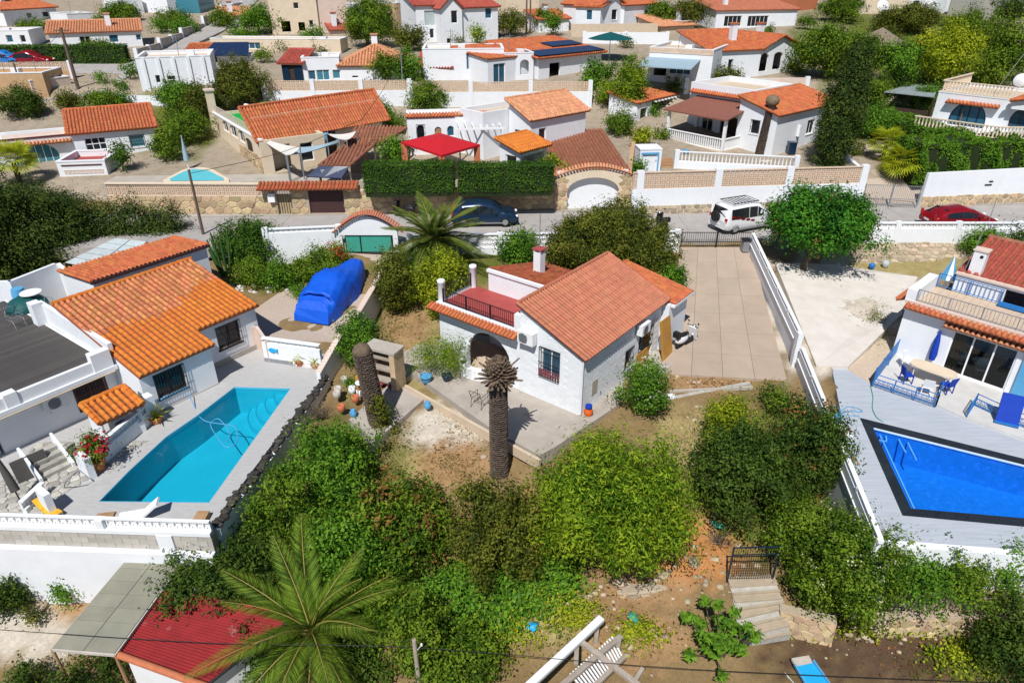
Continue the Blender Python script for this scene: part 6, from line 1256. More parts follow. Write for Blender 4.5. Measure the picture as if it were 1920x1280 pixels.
f.build('frame', 'car_blue', t); k = 20; bm = MB().box(-.006, .006, -.006, .006, .02, hgt).data('wire', 'black')
for i in range(k): link('wire', bm, t, mw=Matrix.Translation(p1 * ((i + .5) / k)))
g = MB()
for i in range(9): g.bar((0, 0, .1 + i * .13), p1 + V((0, 0, .1 + i * .13)), .008, .008)
g.build('mesh_wires', 'black', t, True)
o = at(1410, 1095, -2.85); t = thing('steps', 'worn stone garden steps leading down from the mesh gate', 'steps', o)
for i in range(8):
    a, b = gnd(1366 + i * 3, 1098 + i * 15), gnd(1450 + i * 3, 1100 + i * 15); z = max(a.z, b.z) + .14; a.z = b.z = z; c = (a + b) / 2 - o; MB().obox(c - V((0, 0, .15)), ((b - a).x / 2, (b - a).y / 2, 0), (0, .24, 0), (0, 0, .15)).build('step', ['mortar', 'stone_grey'][i % 2], t); MB().obox(c + V((0, -.22, .02)), ((b - a).x / 2, (b - a).y / 2, 0), (0, .05, 0), (0, 0, .03)).build('tread', 'mortar', t)
def bank(label, a, b, z0, h, size, n, m='stone_tan', lean=.15, seed=1, dm=.1):
    a, b = V(a), V(b); t = thing('stone_wall', label, 'wall', (a.x, a.y, z0)); d = b - a; d.z = 0; nrm = V((d.y, -d.x, 0)).normalized(); up = V((0, 0, 1)) - nrm * lean
    stones(t, nrm * (lean * h * .5), d, up, d.length, h, size, n, m, dm, .08, seed=seed, jit=.36); MB().obox(d / 2 + V((0, 0, h / 2)) - nrm * .16, d / 2, nrm * .18, up * h / 2).build('core', 'mortar', t); return t
bank('rough tan stone wall to the right of the garden steps', at(1458, 1165, -3.2), at(1560, 1200, -3.5), -3.7, 1.0, .3, 70, seed=4); bank('long rough stone wall above the dark soil bed on the right', at(1635, 1192, -3.4), at(1960, 1180, -3.3), -3.7, 1.05, .34, 120, seed=6)
bank('loose rubble bank below the white retaining wall at the left edge', at(-40, 1105, -3.4), at(235, 1112, -3.4), -3.6, .55, .3, 90, 'stone_dry', .5, 7, .16)
bank('half buried row of flat stones crossing the garden path below the lime bush', at(1105, 1128, -2.95), at(1345, 1105, -2.95), -3.05, .28, .34, 40, 'stone_dry', .9, 9, .1)
rr = random.Random(3)
for i, (x, y, s) in enumerate(((1160, 1095, .3), (1245, 1080, .25), (1300, 1060, .28), (1620, 1200, .2), (1590, 1190, .22), (1480, 1180, .16), (880, 1190, .38), (40, 1120, .3), (75, 1140, .4), (230, 1110, .25))): p = gnd(x, y); single('rock', ['pale flat rock on the bare garden slope', 'pale rock lying on the bare slope'][i % 2], 'rock', MB().ell((0, 0, .02), (s, s * .7, s * .38), 9, 6, f=lambda d: 1 + .14 * math.sin(6 * d.x + 4 * d.y + i) + .1 * math.sin(11 * d.z + i)), 'stone_dry', p, i * 40, 'pale rocks on the slope')
t = thing('play_slide', 'blue plastic slide with a pale grey top lying at the bottom right', 'slide', at(1520, 1290, -3.9), 12); MB().prism([(-.38, -.5), (.38, -.5), (.34, .55), (-.3, .55)], 0, .5).build('chute', 'bright_blue', t); MB().obox((.02, .62, .42), (.34, 0, -.02), (0, .22, .06), (0, 0, .05)).build('platform', 'concrete', t)
for x in (-.4, .4): MB().bar((x, -.5, .52), (x * .9, .6, .56), .05, .09).build('side_rail', 'sky_blue', t)
t = thing('surf_board', 'long pale board with a yellow end lying beside the blue slide', 'board', at(1462, 1275, -3.7), 25); MB().prism([(-.25, -.9), (.25, -.9), (.28, .3), (.12, .75), (-.12, .75), (-.28, .3)], .1, .17, bottom=True).build('deck', 'fibre', t); MB().prism([(-.24, .5), (.24, .5), (.1, .85), (-.1, .85)], .175, .2, bottom=True).build('nose', 'yellow_paint', t)
for i, (x, y, m, lab) in enumerate(((998, 1182, 'bright_blue', 'crumpled bright blue plastic sheet in the undergrowth'), (968, 1135, 'green_net', 'torn turquoise netting in the ground cover by the slope'), (1185, 1170, 'green_net', 'crumpled turquoise net beside the timber pergola'), (1345, 995, 'green_net', 'scrap of green net under the dark shrubs'), (160, 1085, 'green_net', 'turquoise netting scrap on the rubble bank'), (587, 1052, 'white', 'white broken board lying in the dark shrubs left of the palm'))): single('scrap', lab, 'scrap', MB().ell((0, 0, .1), (.26, .18, .12), 9, 6, f=lambda d: 1 + .3 * math.sin(5 * d.x + 7 * d.y + i)), m, gnd(x, y) + V((0, 0, .1 if i != 5 else .8)), i * 50)
# ---------------------------------------------------------------- near and middle vegetation
def tpx(name, label, cat, cx, top, bot, w, m, by=None, z=None, seed=None, ls=.12, dens=20, k=8, trunk=True, group=None, nl=9, **kw):
    """a tree or shrub whose crown spans top..bot and w in the photo, rooted where the ray by meets the ground"""
    by = by or bot - (bot - top) * .12; b = gnd(cx, by) if z is None else at(cx, by, z); d = ray(cx, (top + bot) / 2); C = V((0, 0, CH)) + d * (b.y / d.y); D = dep(C); rx = w / 2 * D / FP; hp = (bot - top) / 2 * D / FP
    ph = math.atan2(-d.z, d.y); ry = rx * .95; rz_ = max(.45 * hp, math.sqrt(max(0, hp * hp - (ry * math.sin(ph)) ** 2)) / math.cos(ph)); C.z = max(C.z, b.z + rz_ * .55)
    return tree(name, label, cat, b, C, (rx * .97, ry * .95, rz_ * .95), m, seed if seed is not None else int(cx * 7 + top), ls, dens, k, trunk, nl=nl, group=group, **kw)
S = 'shrub'; T = 'tree'
tpx('bush', 'large feathery lime green bush in the middle of the lower garden', S, 1150, 800, 1098, 315, 'leaf_bush', 1060, ls=.15, dens=40, k=10, nl=13, asp=.32, lump=.12, lo=-.6, up=.35)
tpx('bush', 'dark olive bush left of the large lime bush', S, 925, 893, 1100, 190, 'leaf_olive', 1075, ls=.11, dens=44, nl=11, lo=-.6)
tpx('bush', 'dark broad shrub against the white boundary wall, right of the yellow shrub', S, 1400, 772, 1015, 215, 'leaf_dark', 985, ls=.11, dens=44, nl=11, lo=-.6)
tpx('bush', 'tall dark shrub touching the double rail of the boundary wall', S, 1515, 735, 960, 160, 'leaf_dark', 930, ls=.11, dens=44, nl=10, lo=-.6, accent=('leaf_rust', .25, 1))
tpx('bush', 'wide green shrub tumbling over the stone wall below the pool corner', S, 1590, 950, 1180, 225, 'leaf_mid', 1150, ls=.10, dens=44, nl=12, lo=-.7, accent=('flower_white', .12, .7))
tpx('bush', 'green shrub between the mesh gate and the foot of the boundary wall', S, 1512, 918, 1085, 165, 'leaf_mid', 1070, ls=.10, dens=44, nl=10, lo=-.6); tpx('bush', 'leafy shrub draped along the retaining wall right of the pool corner', S, 1720, 1008, 1135, 170, 'leaf_green', 1168, ls=.10, dens=44, nl=10, lo=-.6); tpx('bush', 'thin shrub hanging over the turquoise netting at the right edge', S, 1850, 1040, 1150, 150, 'leaf_mid', 1172, ls=.10, dens=26, nl=8, lo=-.6); tpx('bush', 'leafy shrub against the white retaining wall, right of the pool corner shrub', S, 1665, 1008, 1130, 110, 'leaf_mid', 1166, ls=.10, dens=40, nl=8, lo=-.6); tpx('bush', 'shrub trailing over the stone wall beneath the right pool terrace', S, 1795, 1010, 1120, 130, 'leaf_mid', 1166, ls=.10, dens=34, nl=8, lo=-.6); tpx('bush', 'thin green creeper bush at the end of the right pool terrace', S, 1905, 1012, 1110, 100, 'leaf_green', 1166, ls=.10, dens=30, nl=7, lo=-.6); tpx('bush', 'dark green shrub filling the bottom right corner', S, 1895, 1130, 1300, 130, 'leaf_dark', 1270, ls=.11, dens=44, nl=8, lo=-.6)
tpx('bush', 'bright green shrub below the path and the ivied palm trunk', S, 625, 780, 965, 185, 'leaf_green', 940, ls=.12, dens=40, nl=10, lo=-.6); tpx('bush', 'mixed green shrub with orange leaves behind the big palm', S, 755, 875, 1075, 200, 'leaf_mid', 1045, ls=.12, dens=38, nl=11, lo=-.6, accent=('leaf_rust', .3, 1)); tpx('bush', 'deep green shrub against the dark stone edge of the pool terrace', S, 545, 880, 1070, 165, 'leaf_mid', 1040, ls=.11, dens=40, nl=10, lo=-.6)
tpx('bush', 'green shrub between the mixed shrub and the big palm', S, 655, 940, 1115, 170, 'leaf_green', 1090, ls=.12, dens=40, nl=10, lo=-.6); tpx('tree', 'dark evergreen tree overhanging the red shed roof', T, 425, 960, 1152, 265, 'leaf_dark', 1115, ls=.11, dens=46, nl=13, lo=-.5)
tpx('bush', 'dark shrub under the fronds of the big palm, right of the red shed', S, 505, 1150, 1290, 150, 'leaf_dark', 1262, ls=.11, dens=40, nl=8, lo=-.6); tpx('bush', 'dark undergrowth bush at the foot of the big palm', S, 660, 1190, 1310, 170, 'leaf_dark', 1290, ls=.11, dens=40, nl=8, lo=-.6); tpx('bush', 'dense low shrub right of the big palm', S, 760, 1090, 1250, 170, 'leaf_mid', 1230, ls=.11, dens=40, nl=9, lo=-.6); tpx('bush', 'dark green shrub beside the wooden post', S, 850, 1160, 1300, 190, 'leaf_mid', 1260, ls=.11, dens=40, nl=9, lo=-.6)
tpx('bush', 'round flowering shrub beside the corner of the white villa', S, 1204, 668, 784, 98, 'leaf_green', 772, ls=.10, dens=60, nl=9, lo=-.7, accent=('flower_white', .22, .8)); tpx('bush', 'yellow green shrub on the dry grass below the stone beam', S, 1365, 733, 862, 92, 'leaf_lime', 850, ls=.10, dens=60, nl=9, lo=-.7); tpx('bush', 'small dark shrub between the stones and the boundary wall', S, 1452, 712, 790, 60, 'leaf_mid', 780, ls=.10, dens=50, nl=6)
tpx('bush', 'dark leafy shrub by the boundary wall behind the sawn palm trunk', S, 672, 580, 695, 82, 'leaf_green', 680, ls=.11, dens=56, nl=9, lo=-.7); tpx('bush', 'low shrub at the pots left of the bare trunk', S, 664, 700, 745, 40, 'leaf_green', 740, ls=.09, dens=60, nl=5); tpx('bush', 'straggly plant climbing the wall under the air conditioner', S, 996, 690, 752, 26, 'leaf_olive', 745, ls=.09, dens=40, nl=6, lump=.5)
tpx('bush', 'yellow green bush left of the white round pillars', S, 828, 470, 605, 118, 'leaf_lime', 585, ls=.12, dens=42, nl=11, lo=-.6, accent=('leaf_olive', .3, 1)); tpx('bush', 'dark straggling shrub along the boundary wall below the palm', S, 735, 465, 600, 75, 'leaf_olive', 590, ls=.11, dens=40, nl=9, lo=-.6); tpx('bush', 'low dark shrub at the foot of the street palm', S, 775, 455, 540, 70, 'leaf_mid', 530, ls=.11, dens=40, nl=8, lo=-.6)
tpx('tree', 'wide dark green tree behind the roofs of the white villa', T, 1143, 385, 562, 262, 'leaf_olive', 505, ls=.13, dens=40, k=9, nl=15, lo=-.6, lump=.12); tpx('tree', 'lighter leafy tree left of the chimney mast', T, 976, 424, 510, 78, 'leaf_green', 490, ls=.13, dens=40, nl=8, lo=-.6); tpx('bush', 'green shrub between the wide tree and the driveway slabs', S, 1268, 490, 568, 44, 'leaf_green', 560, ls=.12, dens=44, nl=6)
b = at(1500, 520, .85); C = V((0, 0, CH)) + ray(1540, 418) * ((b.y + .6) / ray(1538, 424).y); D = dep(C)
tree('tree', 'round dense green tree in a pink planter ring on the gravel', T, b, C, (104 * D / FP, 92 * D / FP, 60 * D / FP), 'leaf_citrus', 5, .15, 34, 9, nl=15, lo=-.45, lump=.07, shell=.72, tr=.2, accent=('leaf_rust', .05, .9))
tpx('bush', 'small bushy tree by the chimney of the right villa', S, 1848, 424, 490, 74, 'leaf_green', 485, ls=.12, dens=44, nl=7); tpx('bush', 'dark shrub with pale blossoms at the right edge under the street wall', S, 1908, 425, 500, 60, 'leaf_dark', 490, ls=.12, dens=44, nl=7, accent=('flower_white', .2, 1))
tpx('bush', 'clipped dark tree mass left of the white street wall', T, 462, 408, 502, 130, 'leaf_hedge', 490, ls=.12, dens=46, nl=12, lo=-.8, lump=.08); tpx('bush', 'round green bush at the corner of the gravel drive', S, 470, 478, 540, 68, 'leaf_mid', 533, ls=.11, dens=50, nl=7, lo=-.7); tpx('bush', 'green bush next to the round bush beside the rockery', S, 522, 482, 548, 62, 'leaf_green', 540, ls=.11, dens=50, nl=7, lo=-.7)
tpx('bush', 'leafy bush above the bow of the blue boat', S, 592, 462, 540, 106, 'leaf_mid', 528, ls=.11, dens=48, nl=9, lo=-.7); tpx('bush', 'pale flowering bush beside the green gate', S, 630, 452, 498, 42, 'leaf_bush', 490, ls=.11, dens=48, nl=6, accent=('flower_red', .05, 1)); tpx('bush', 'low plants at the stern of the blue boat', S, 565, 528, 562, 60, 'leaf_green', 556, ls=.09, dens=50, nl=5)
t = thing('cactus', 'tall green columnar cactus cluster left of the drive bushes', 'cactus', gnd(425, 515)); rr = random.Random(2)
for i in range(9): a = rr.uniform(0, 6.28); h = rr.uniform(1.6, 3.0); MB().tube([(.25 * math.cos(a), .25 * math.sin(a), 0), (.5 * math.cos(a), .5 * math.sin(a), h * .5), (.7 * math.cos(a), .7 * math.sin(a), h)], [.07, .085, .04], 7).build('stem', 'green_stem', t)
t = thing('cactus', 'pair of thin cactus stems before the white street wall', 'cactus', gnd(566, 478))
for i in range(4): MB().tube([(.12 * i, 0, 0), (.12 * i - .1, 0, 1.1 + .3 * (i % 2))], [.07, .05], 7).build('stem', 'green_stem', t)
rr = random.Random(8); rk = MB()
for i in range(60): p = gnd(rr.uniform(430, 640), rr.uniform(540, 552) - rr.random() * 12); s = rr.uniform(.08, .22); rk.ell(p, (s, s * .8, s * .6), 7, 5, f=lambda d: 1 + .2 * math.sin(8 * d.x + 5 * d.y))
struct('rockery', rk, 'gravel_white', True)
palm('feathery palm tree beside the street wall behind the yellow green bush', gnd(818, 515), 2.1, 3.2, 'leaf_palmdark', 52, 4, .32, arch=.9, nl=76, lift=(-.35, 1.45), lw=.028, wid=.25)
pp = gnd(600, 1262); palm('big pale green palm spreading its fronds at the bottom of the picture', pp, 1.9, 3.5, 'leaf_palm', 34, 7, .3, arch=.8, nl=84, lift=(-.1, 1.45), lw=.02, wid=.22)
b = gnd(1340, 1240); t = thing('loquat', 'large leaved loquat bush below the stone steps', 'bush', b); rr = random.Random(4)
for i in range(30): a = rr.uniform(0, 6.28); r = rr.uniform(.15, 1.25); h = rr.uniform(.8, 2.6) * (1.15 - r * .35); p = V((r * math.cos(a), r * .9 * math.sin(a), h)); MB().tube([(0, 0, 0), p * .5 + V((0, 0, .1)), p], [.04, .025, .012], 5).build('branch', 'bark', t)
rg = np.random.default_rng(3); rr = random.Random(4); PP = []; NN = []
for i in range(30):
    a = rr.uniform(0, 6.28); r = rr.uniform(.15, 1.25); h = rr.uniform(.8, 2.6) * (1.15 - r * .35); p = np.array((r * math.cos(a), r * .9 * math.sin(a), h)); q = rg.normal(size=(46, 3)); q /= np.linalg.norm(q, axis=1, keepdims=True); q[:, 2] = np.abs(q[:, 2]) * .8 - .1; PP.append(p + q * rg.uniform(.05, .26, (46, 1))); NN.append(q * .3 + np.array([0, 0, 1]) + rg.normal(size=(46, 3)) * .4)
PP = np.concatenate(PP); NN = np.concatenate(NN); tn = rg.uniform(.15, .95, len(PP)); link('foliage', _np_mesh('foliage', leaves_np(PP, NN, .26, .3, rg, tn), len(PP), 'leaf_green', tn), t)
t = thing('agave', 'small grey green agave on the dark soil bed', 'plant', gnd(1745, 1232)); spiky(t, .5, 22, 'leaf_mid', 2, .045, lo=.1)
tpx('bush', 'round green bush on the rubble bank at the left', S, 121, 1078, 1132, 62, 'leaf_green', 1126, ls=.09, dens=60, nl=7, lo=-.7); tpx('bush', 'dark bush at the left edge below the retaining wall', S, 12, 1085, 1160, 80, 'leaf_dark', 1150, ls=.10, dens=50, nl=7); tpx('bush', 'brownish low bush left of the translucent panel roof', S, 55, 1130, 1175, 60, 'leaf_olive', 1168, ls=.09, dens=40, nl=6)
tpx('bush', 'dark leafy bush at the foot of the panel roof', S, 170, 1215, 1310, 150, 'leaf_dark', 1290, ls=.10, dens=50, nl=9); tpx('bush', 'dark low bush in the bottom left corner', S, 50, 1240, 1310, 80, 'leaf_dark', 1295, ls=.10, dens=50, nl=7)
# bare twigs
def twigs(label, b, r, h, n=40, seed=1):
    t = thing('dead_bush', label, 'bush', b); rr = random.Random(seed); mb = MB()
    for i in range(n): a = rr.uniform(0, 6.28); e = rr.uniform(.3, 1.4); l = h * rr.uniform(.5, 1); p = V((math.cos(a) * math.cos(e) * r * rr.uniform(.5, 1.2), math.sin(a) * math.cos(e) * r, l * math.sin(e))); m = p * .5 + V((rr.gauss(0, .1), rr.gauss(0, .1), .12)); mb.tube([(0, 0, 0), m, p], [.014, .009, .003], 4, caps=False); q = p + V((rr.gauss(0, .2), rr.gauss(0, .2), rr.uniform(0, .3))); mb.tube([m, m.lerp(q, .6), q], [.007, .004, .002], 3, caps=False)
    mb.build('branches', 'dry_twig', t, True)
twigs('bare twiggy shrub on the slope below the pool terrace edge', gnd(600, 790), 1.0, 1.3, 70, 3); twigs('dry twigs by the boundary wall behind the sawn trunk', gnd(655, 690), .6, 1.2, 40, 4); twigs('leafless creeper stems over the right stone wall', gnd(1790, 1165), 1.2, 1.2, 60, 5); twigs('dry stems under the wide shrub at the mesh gate', gnd(1345, 1020), .9, .8, 40, 6); twigs('dry stems between the dark shrubs at the white wall', gnd(1560, 990), .8, 1.0, 40, 7)
# cypress screen along the street on the left
n = 0
for row, (y0, y1, x0, x1, k) in enumerate(((462, 472, 120, 335, 11), (480, 520, -30, 150, 7), (425, 440, -40, 130, 6))):
    for i in range(k):
        px = x0 + (x1 - x0) * i / (k - 1); py = y0 + (y1 - y0) * (1 - i / (k - 1)); b = at(px, py, .6); tp = ((372, 384), (305, 378), (322, 362))[row]; tp = tp[0] + (tp[1] - tp[0]) * i / (k - 1) + R.uniform(-7, 9); h = CH + ray(px, tp).z * b.y / ray(px, tp).y - b.z; r = (.75, 1.3, 1.3)[row] * R.uniform(.9, 1.1)
        t = thing('cypress', 'dark cypress of the tall screen along the street', 'tree', b, 0, 'cypress screen on the left'); foliage('crown', [(0, 0, h * .30, r, r, h * .36), (0, 0, h * .58, r * .85, r * .85, h * .34), (.1, 0, h * .82, r * .5, r * .5, h * .24)], 'leaf_cypress', 40, .15, .4, 50 + n, 8, .2, .7, .9, t, .16); MB().tube([(0, 0, -.2), (0, 0, h * .6)], .1, 6).build('trunk', 'bark', t); n += 1
# ground cover, grass
rr = random.Random(6)
def scatter(n, ells): return [gnd(cx + rr.gauss(0, .5) * rx, cy + rr.gauss(0, .5) * ry) for _ in range(n) for cx, cy, rx, ry in [rr.choice(ells)]]
def gz_pts(n, ells):
    A = []
    for _ in range(n): cx, cy, rx, ry = rr.choice(ells); A.append((cx + rr.gauss(0, .5) * rx, cy + rr.gauss(0, .5) * ry))
    return [gnd(*a) for a in A]
grass('grass', gz_pts(900, [(760, 640, 55, 80), (850, 870, 60, 25), (1310, 830, 80, 50), (1330, 800, 90, 40), (740, 870, 40, 30), (1650, 600, 25, 40), (900, 800, 60, 14), (800, 480, 60, 30)]), 'grass_dry', 3, .16, .12, 9, .3)
grass('grass', gz_pts(800, [(760, 560, 40, 60), (1010, 1140, 90, 60), (1640, 605, 22, 36), (730, 620, 30, 50), (1060, 1170, 60, 50), (1190, 1190, 50, 30), (1770, 1250, 80, 30), (740, 830, 40, 30), (930, 1230, 120, 40), (850, 505, 80, 12)]), 'grass_green', 4, .18, .14, 9, .3)
P = gz_pts(1500, [(860, 1105, 95, 40), (960, 1120, 90, 55), (900, 1150, 120, 50), (1040, 1090, 40, 30), (560, 1120, 80, 40), (660, 1130, 120, 60)]); rg = np.random.default_rng(9); A = np.repeat(np.array([tuple(p) for p in P]), 9, 0) + rg.normal(size=(13500, 3)) * .2; A[:, 2] += .12 + .15 * rg.random(13500); tn = rg.uniform(0, 1, 13500)
o = link('ivy_cover', _np_mesh('ivy_cover', leaves_np(A, rg.normal(size=(13500, 3)) * .4 + np.array([0, -.2, 1]), .14, .75, rg, tn), 13500, 'leaf_green', tn)); o['kind'] = 'stuff'
P = gz_pts(700, [(1680, 1225, 180, 40), (1200, 1180, 110, 60), (1320, 1050, 90, 40), (860, 850, 80, 40), (1340, 720, 90, 14)]); A = np.array([tuple(p) for p in P]); A[:, 2] += .03; tn = rg.uniform(0, 1, 700); o = link('fallen_leaves', _np_mesh('fallen_leaves', leaves_np(A, rg.normal(size=(700, 3)) * .4 + np.array([0, 0, 1]), .12, .6, rg, tn), 700, 'leaf_rust', tn)); o['kind'] = 'stuff'
P = gz_pts(900, [(1010, 1120, 80, 45), (960, 1190, 80, 40), (1080, 1160, 50, 30), (700, 1150, 60, 60), (1190, 1195, 45, 25), (1640, 1190, 160, 14), (1800, 1240, 60, 40), (900, 1060, 40, 30)]); A = np.repeat(np.array([tuple(p) for p in P]), 8, 0) + rg.normal(size=(7200, 3)) * .16; A[:, 2] += .1 + .12 * rg.random(7200); tn = rg.uniform(0, 1, 7200)
o = link('weeds', _np_mesh('weeds', leaves_np(A, rg.normal(size=(7200, 3)) * .5 + np.array([0, -.2, 1]), .11, .6, rg, tn), 7200, 'leaf_lime', tn)); o['kind'] = 'stuff'
# ---------------------------------------------------------------- houses: helpers
def roofed(h, x0, x1, y0, y1, zt, rise, kind, m, oh=.25, nobj=0, per=.25, ln=.42, n=4, wall='white', zb=None, ops={}, th=.2, sides='frbl'):
    """walls with a tiled roof of the given kind on top"""
    kw = dict(m=m, per=per, ln=ln, nobj=nobj, n=n)
    if kind == 'front': f = lambda x, y: zt + rise * (y - y0) / (y1 - y0) - .1
    elif kind == 'back': f = lambda x, y: zt + rise * (y1 - y) / (y1 - y0) - .1
    elif kind == 'right': f = lambda x, y: zt + rise * (x1 - x) / (x1 - x0) - .1
    elif kind == 'left': f = lambda x, y: zt + rise * (x - x0) / (x1 - x0) - .1
    elif kind == 'gx': f = lambda x, y: zt + rise * (1 - abs(2 * (y - y0) / (y1 - y0) - 1)) - .1
    elif kind == 'gy': f = lambda x, y: zt + rise * (1 - abs(2 * (x - x0) / (x1 - x0) - 1)) - .1
    else: f = zt - .06
    if wall: h.walls(x0, x1, y0, y1, zb, f, wall, ops, th, sides=sides)
    a, b, c, d = x0 - oh, x1 + oh, y0 - oh, y1 + oh; sx, sy = rise / (x1 - x0), rise / (y1 - y0)
    if kind == 'front': h.roof((a, c, zt - sy * oh), (b, c, zt - sy * oh), (a, d, zt + rise + sy * oh), **kw)
    elif kind == 'back': h.roof((b, d, zt - sy * oh), (a, d, zt - sy * oh), (b, c, zt + rise + sy * oh), **kw)
    elif kind == 'right': h.roof((b, c, zt - sx * oh), (b, d, zt - sx * oh), (a, c, zt + rise + sx * oh), **kw)
    elif kind == 'left': h.roof((a, d, zt - sx * oh), (a, c, zt - sx * oh), (b, d, zt + rise + sx * oh), **kw)
    elif kind == 'gx': ym = (y0 + y1) / 2; e = zt - 2 * sy * oh; h.roof((a, c, e), (b, c, e), (a, ym, zt + rise), **kw); h.roof((b, d, e), (a, d, e), (b, ym + .01, zt + rise), ridge=False, **kw)
    elif kind == 'gy': xm = (x0 + x1) / 2; e = zt - 2 * sx * oh; h.roof((b, c, e), (b, d, e), (xm, c, zt + rise), **kw); h.roof((a, d, e), (a, c, e), (xm - .01, d, zt + rise), ridge=False, **kw)
    elif kind == 'hip':
        e = zt - .05; w = min(b - a, d - c) / 2; p, q = ((a + w, (c + d) / 2, zt + rise), (b - w, (c + d) / 2, zt + rise)) if b - a >= d - c else (((a + b) / 2, c + w, zt + rise), ((a + b) / 2, d - w, zt + rise)); K = [(a, c, e), (b, c, e), (b, d, e), (a, d, e)]
        if b - a >= d - c: F = [(K[0], K[1], p, q), (K[1], K[2], q, q), (K[2], K[3], q, p), (K[3], K[0], p, p)]
        else: F = [(K[0], K[1], p, p), (K[1], K[2], p, q), (K[2], K[3], q, q), (K[3], K[0], q, p)]
        for A, B, C, D in F: h.roof(A, B, C, tuple(V(D) + (V(B) - V(A)) * 1e-4), ridge=False, **kw)
    elif kind == 'flat':
        h.flat(x0 + th, x1 - th, y0 + th, y1 - th, zt - rise, m)
        MB().box(x0 - .03, x1 + .03, y0 - .03, y0 + th + .02, zt - .058, zt + .03).box(x0 - .03, x1 + .03, y1 - th - .02, y1 + .03, zt - .058, zt + .03).box(x0 - .03, x0 + th + .02, y0 + th + .02, y1 - th - .02, zt - .058, zt + .03).box(x1 - th - .02, x1 + .03, y0 + th + .02, y1 - th - .02, zt - .058, zt + .03).build('parapet_cap', 'white', h.t)
def EH(label, eL, eR, ze, name='house', group=None, cat='house'):
    """house whose front eave runs from photo point eL to eR at height ze"""
    a, b = at(*eL, ze), at(*eR, ze); h = House(name, label, a, math.degrees(math.atan2(b.y - a.y, b.x - a.x)), group, cat); h.w = (b - a).xy.length; h.ze = ze; return h
def BH(label, bL, bR, name='house', z=None, group=None, cat='house'):
    """house whose front foot runs from photo point bL to bR on the ground"""
    a = gnd(*bL) if z is None else at(*bL, z); b = at(*bR, a.z); h = House(name, label, a, math.degrees(math.atan2(b.y - a.y, b.x - a.x)), group, cat); h.w = (b - a).xy.length; h.zb = a.z; return h
def zf(h, px, py, y=0): return h.hit(px, py, 'y', y).z
def post(t, x, y, z0, z1, r=.09, m='white', n=0):
    return (MB().lathe((x, y, 0), [(r, z0), (r, z1)], n) if n else MB().box(x - r, x + r, y - r, y + r, z0, z1)).build('post', m, t)
# ---------------------------------------------------------------- the row across the street
h = EH('white house with orange tiled roof and turquoise glazed veranda at the far left', (130, 252), (287, 238), 6.0)
dp = h.L(186, 205, 7.1).y
roofed(h, .1, h.w, .35, dp, 6.05, 1.05, 'front', 'tile_orange', .3, 120, zb=3.0, ops={'f': [h.pop('f', .35, 243, 253, 272, 276, 'wsb', gm='glass_teal'), h.pop('f', .35, 160, 258, 200, 282, 'wh', n=3)], 'r': [op(1.5, 3, 4, 5.2, 'w')]})
h.walls(-6.5, .05, 1.0, dp + 1, 3.0, 5.75, 'white', {'f': [h.pop('f', 1.0, 25, 268, 112, 312, 'w', 1.0, n=6, gm='glass_teal', fw=.05)]}); h.flat(-6.3, -.1, 1.3, dp + .8, 5.35, 'white'); MB().box(-6.55, .06, .95, 1.2, 5.752, 5.85).box(-6.55, -6.3, 1.2, dp + 1, 5.752, 5.85).build('parapet_cap', 'wine_metal', h.t); MB().box(-5, -.4, 2.6, 2.8, 5.35, 5.6).box(-5, -.4, 4.2, 4.4, 5.35, 5.6).build('roof_kerb', 'pinkwall', h.t)
eave_tiles(h.t, (-5.2, .98, 5.5), (0, .98, 5.5), (0, -1, 0), 'tile_pale', .25, .45, 1, .15)
h = BH('small white garage with dark red flat roof and wine coloured door on the street', (140, 374), (214, 371), 'garage', 1.85, cat='garage')
zt = zf(h, 175, 301); g = h.pop('f', 0, 150, 333, 211, 371, 'g', fm='wine_metal', d=.12); g['v0'] = 1.9
roofed(h, -.5, h.w + .05, 0, 3.6, zt, .45, 'flat', 'red_paint', zb=1.0, ops={'f': [g]}); MB().box(-.2, h.w - .2, -.05, -.005, zt - .34, zt - .26).build('trim', 'wine_metal', h.t); breeze(h.t, (-.1, -.03), (h.w - .2, -.03), zt - .95, .3, 1, 'pinkwall', .05, blk=.3)
h = EH('tan stone house with long orange tiled roof, sun sails and round arches', (505, 251), (721, 215), 6.5)
dp = h.L(572, 202, 7.7).y
roofed(h, -.6, h.w, .5, dp, 6.55, 1.15, 'front', 'tile_orange', .5, 0, zb=3.4, wall='cream', ops={'f': [op(2, 3.2, 4.3, 5.7, 'w'), op(5, 6, 3.7, 5.8, 'd', fm='dark_wood')], 'l': [op(1.5, 2.6, 4.2, 5.6, 'w', .5)]})
A, B = at(497, 326, 3.7), at(408, 264, 3.7); h2 = House('house', 'tan stone facade and roof terrace at the left end of the long orange roof', B, math.degrees(math.atan2(A.y - B.y, A.x - B.x))); Lw = (A - B).xy.length; zA, zB = zf(h2, 497, 258, 0), zf(h2, 412, 208)
fo = [h2.pop('f', 0, 418, 228, 428, 246, 'w', .4), h2.pop('f', 0, 432, 236, 444, 256, 'w', .4), h2.pop('f', 0, 448, 245, 458, 266, 'w', .4), h2.pop('f', 0, 463, 262, 474, 296, 'd', .3, fm='dark_wood')]
h2.walls(0, Lw, 0, 5, 3.2, 6.15, 'cream', {'f': fo, 'r': [op(.8, 2.2, 3.7, 5.7, 'o'), op(3.0, 4.0, 4.2, 5.6, 'w')]}); h2.flat(.2, Lw - .2, .2, 4.8, 5.9, 'grass_cloth', 'roof', .1); MB().box(-.04, Lw + .04, -.05, .25, 6.15, 6.27).build('parapet_cap', 'white', h2.t); railing(h2.t, [(.3, .15), (Lw - 2.5, .15)], 6.27, .6, .3, .02, 'pinkwall')
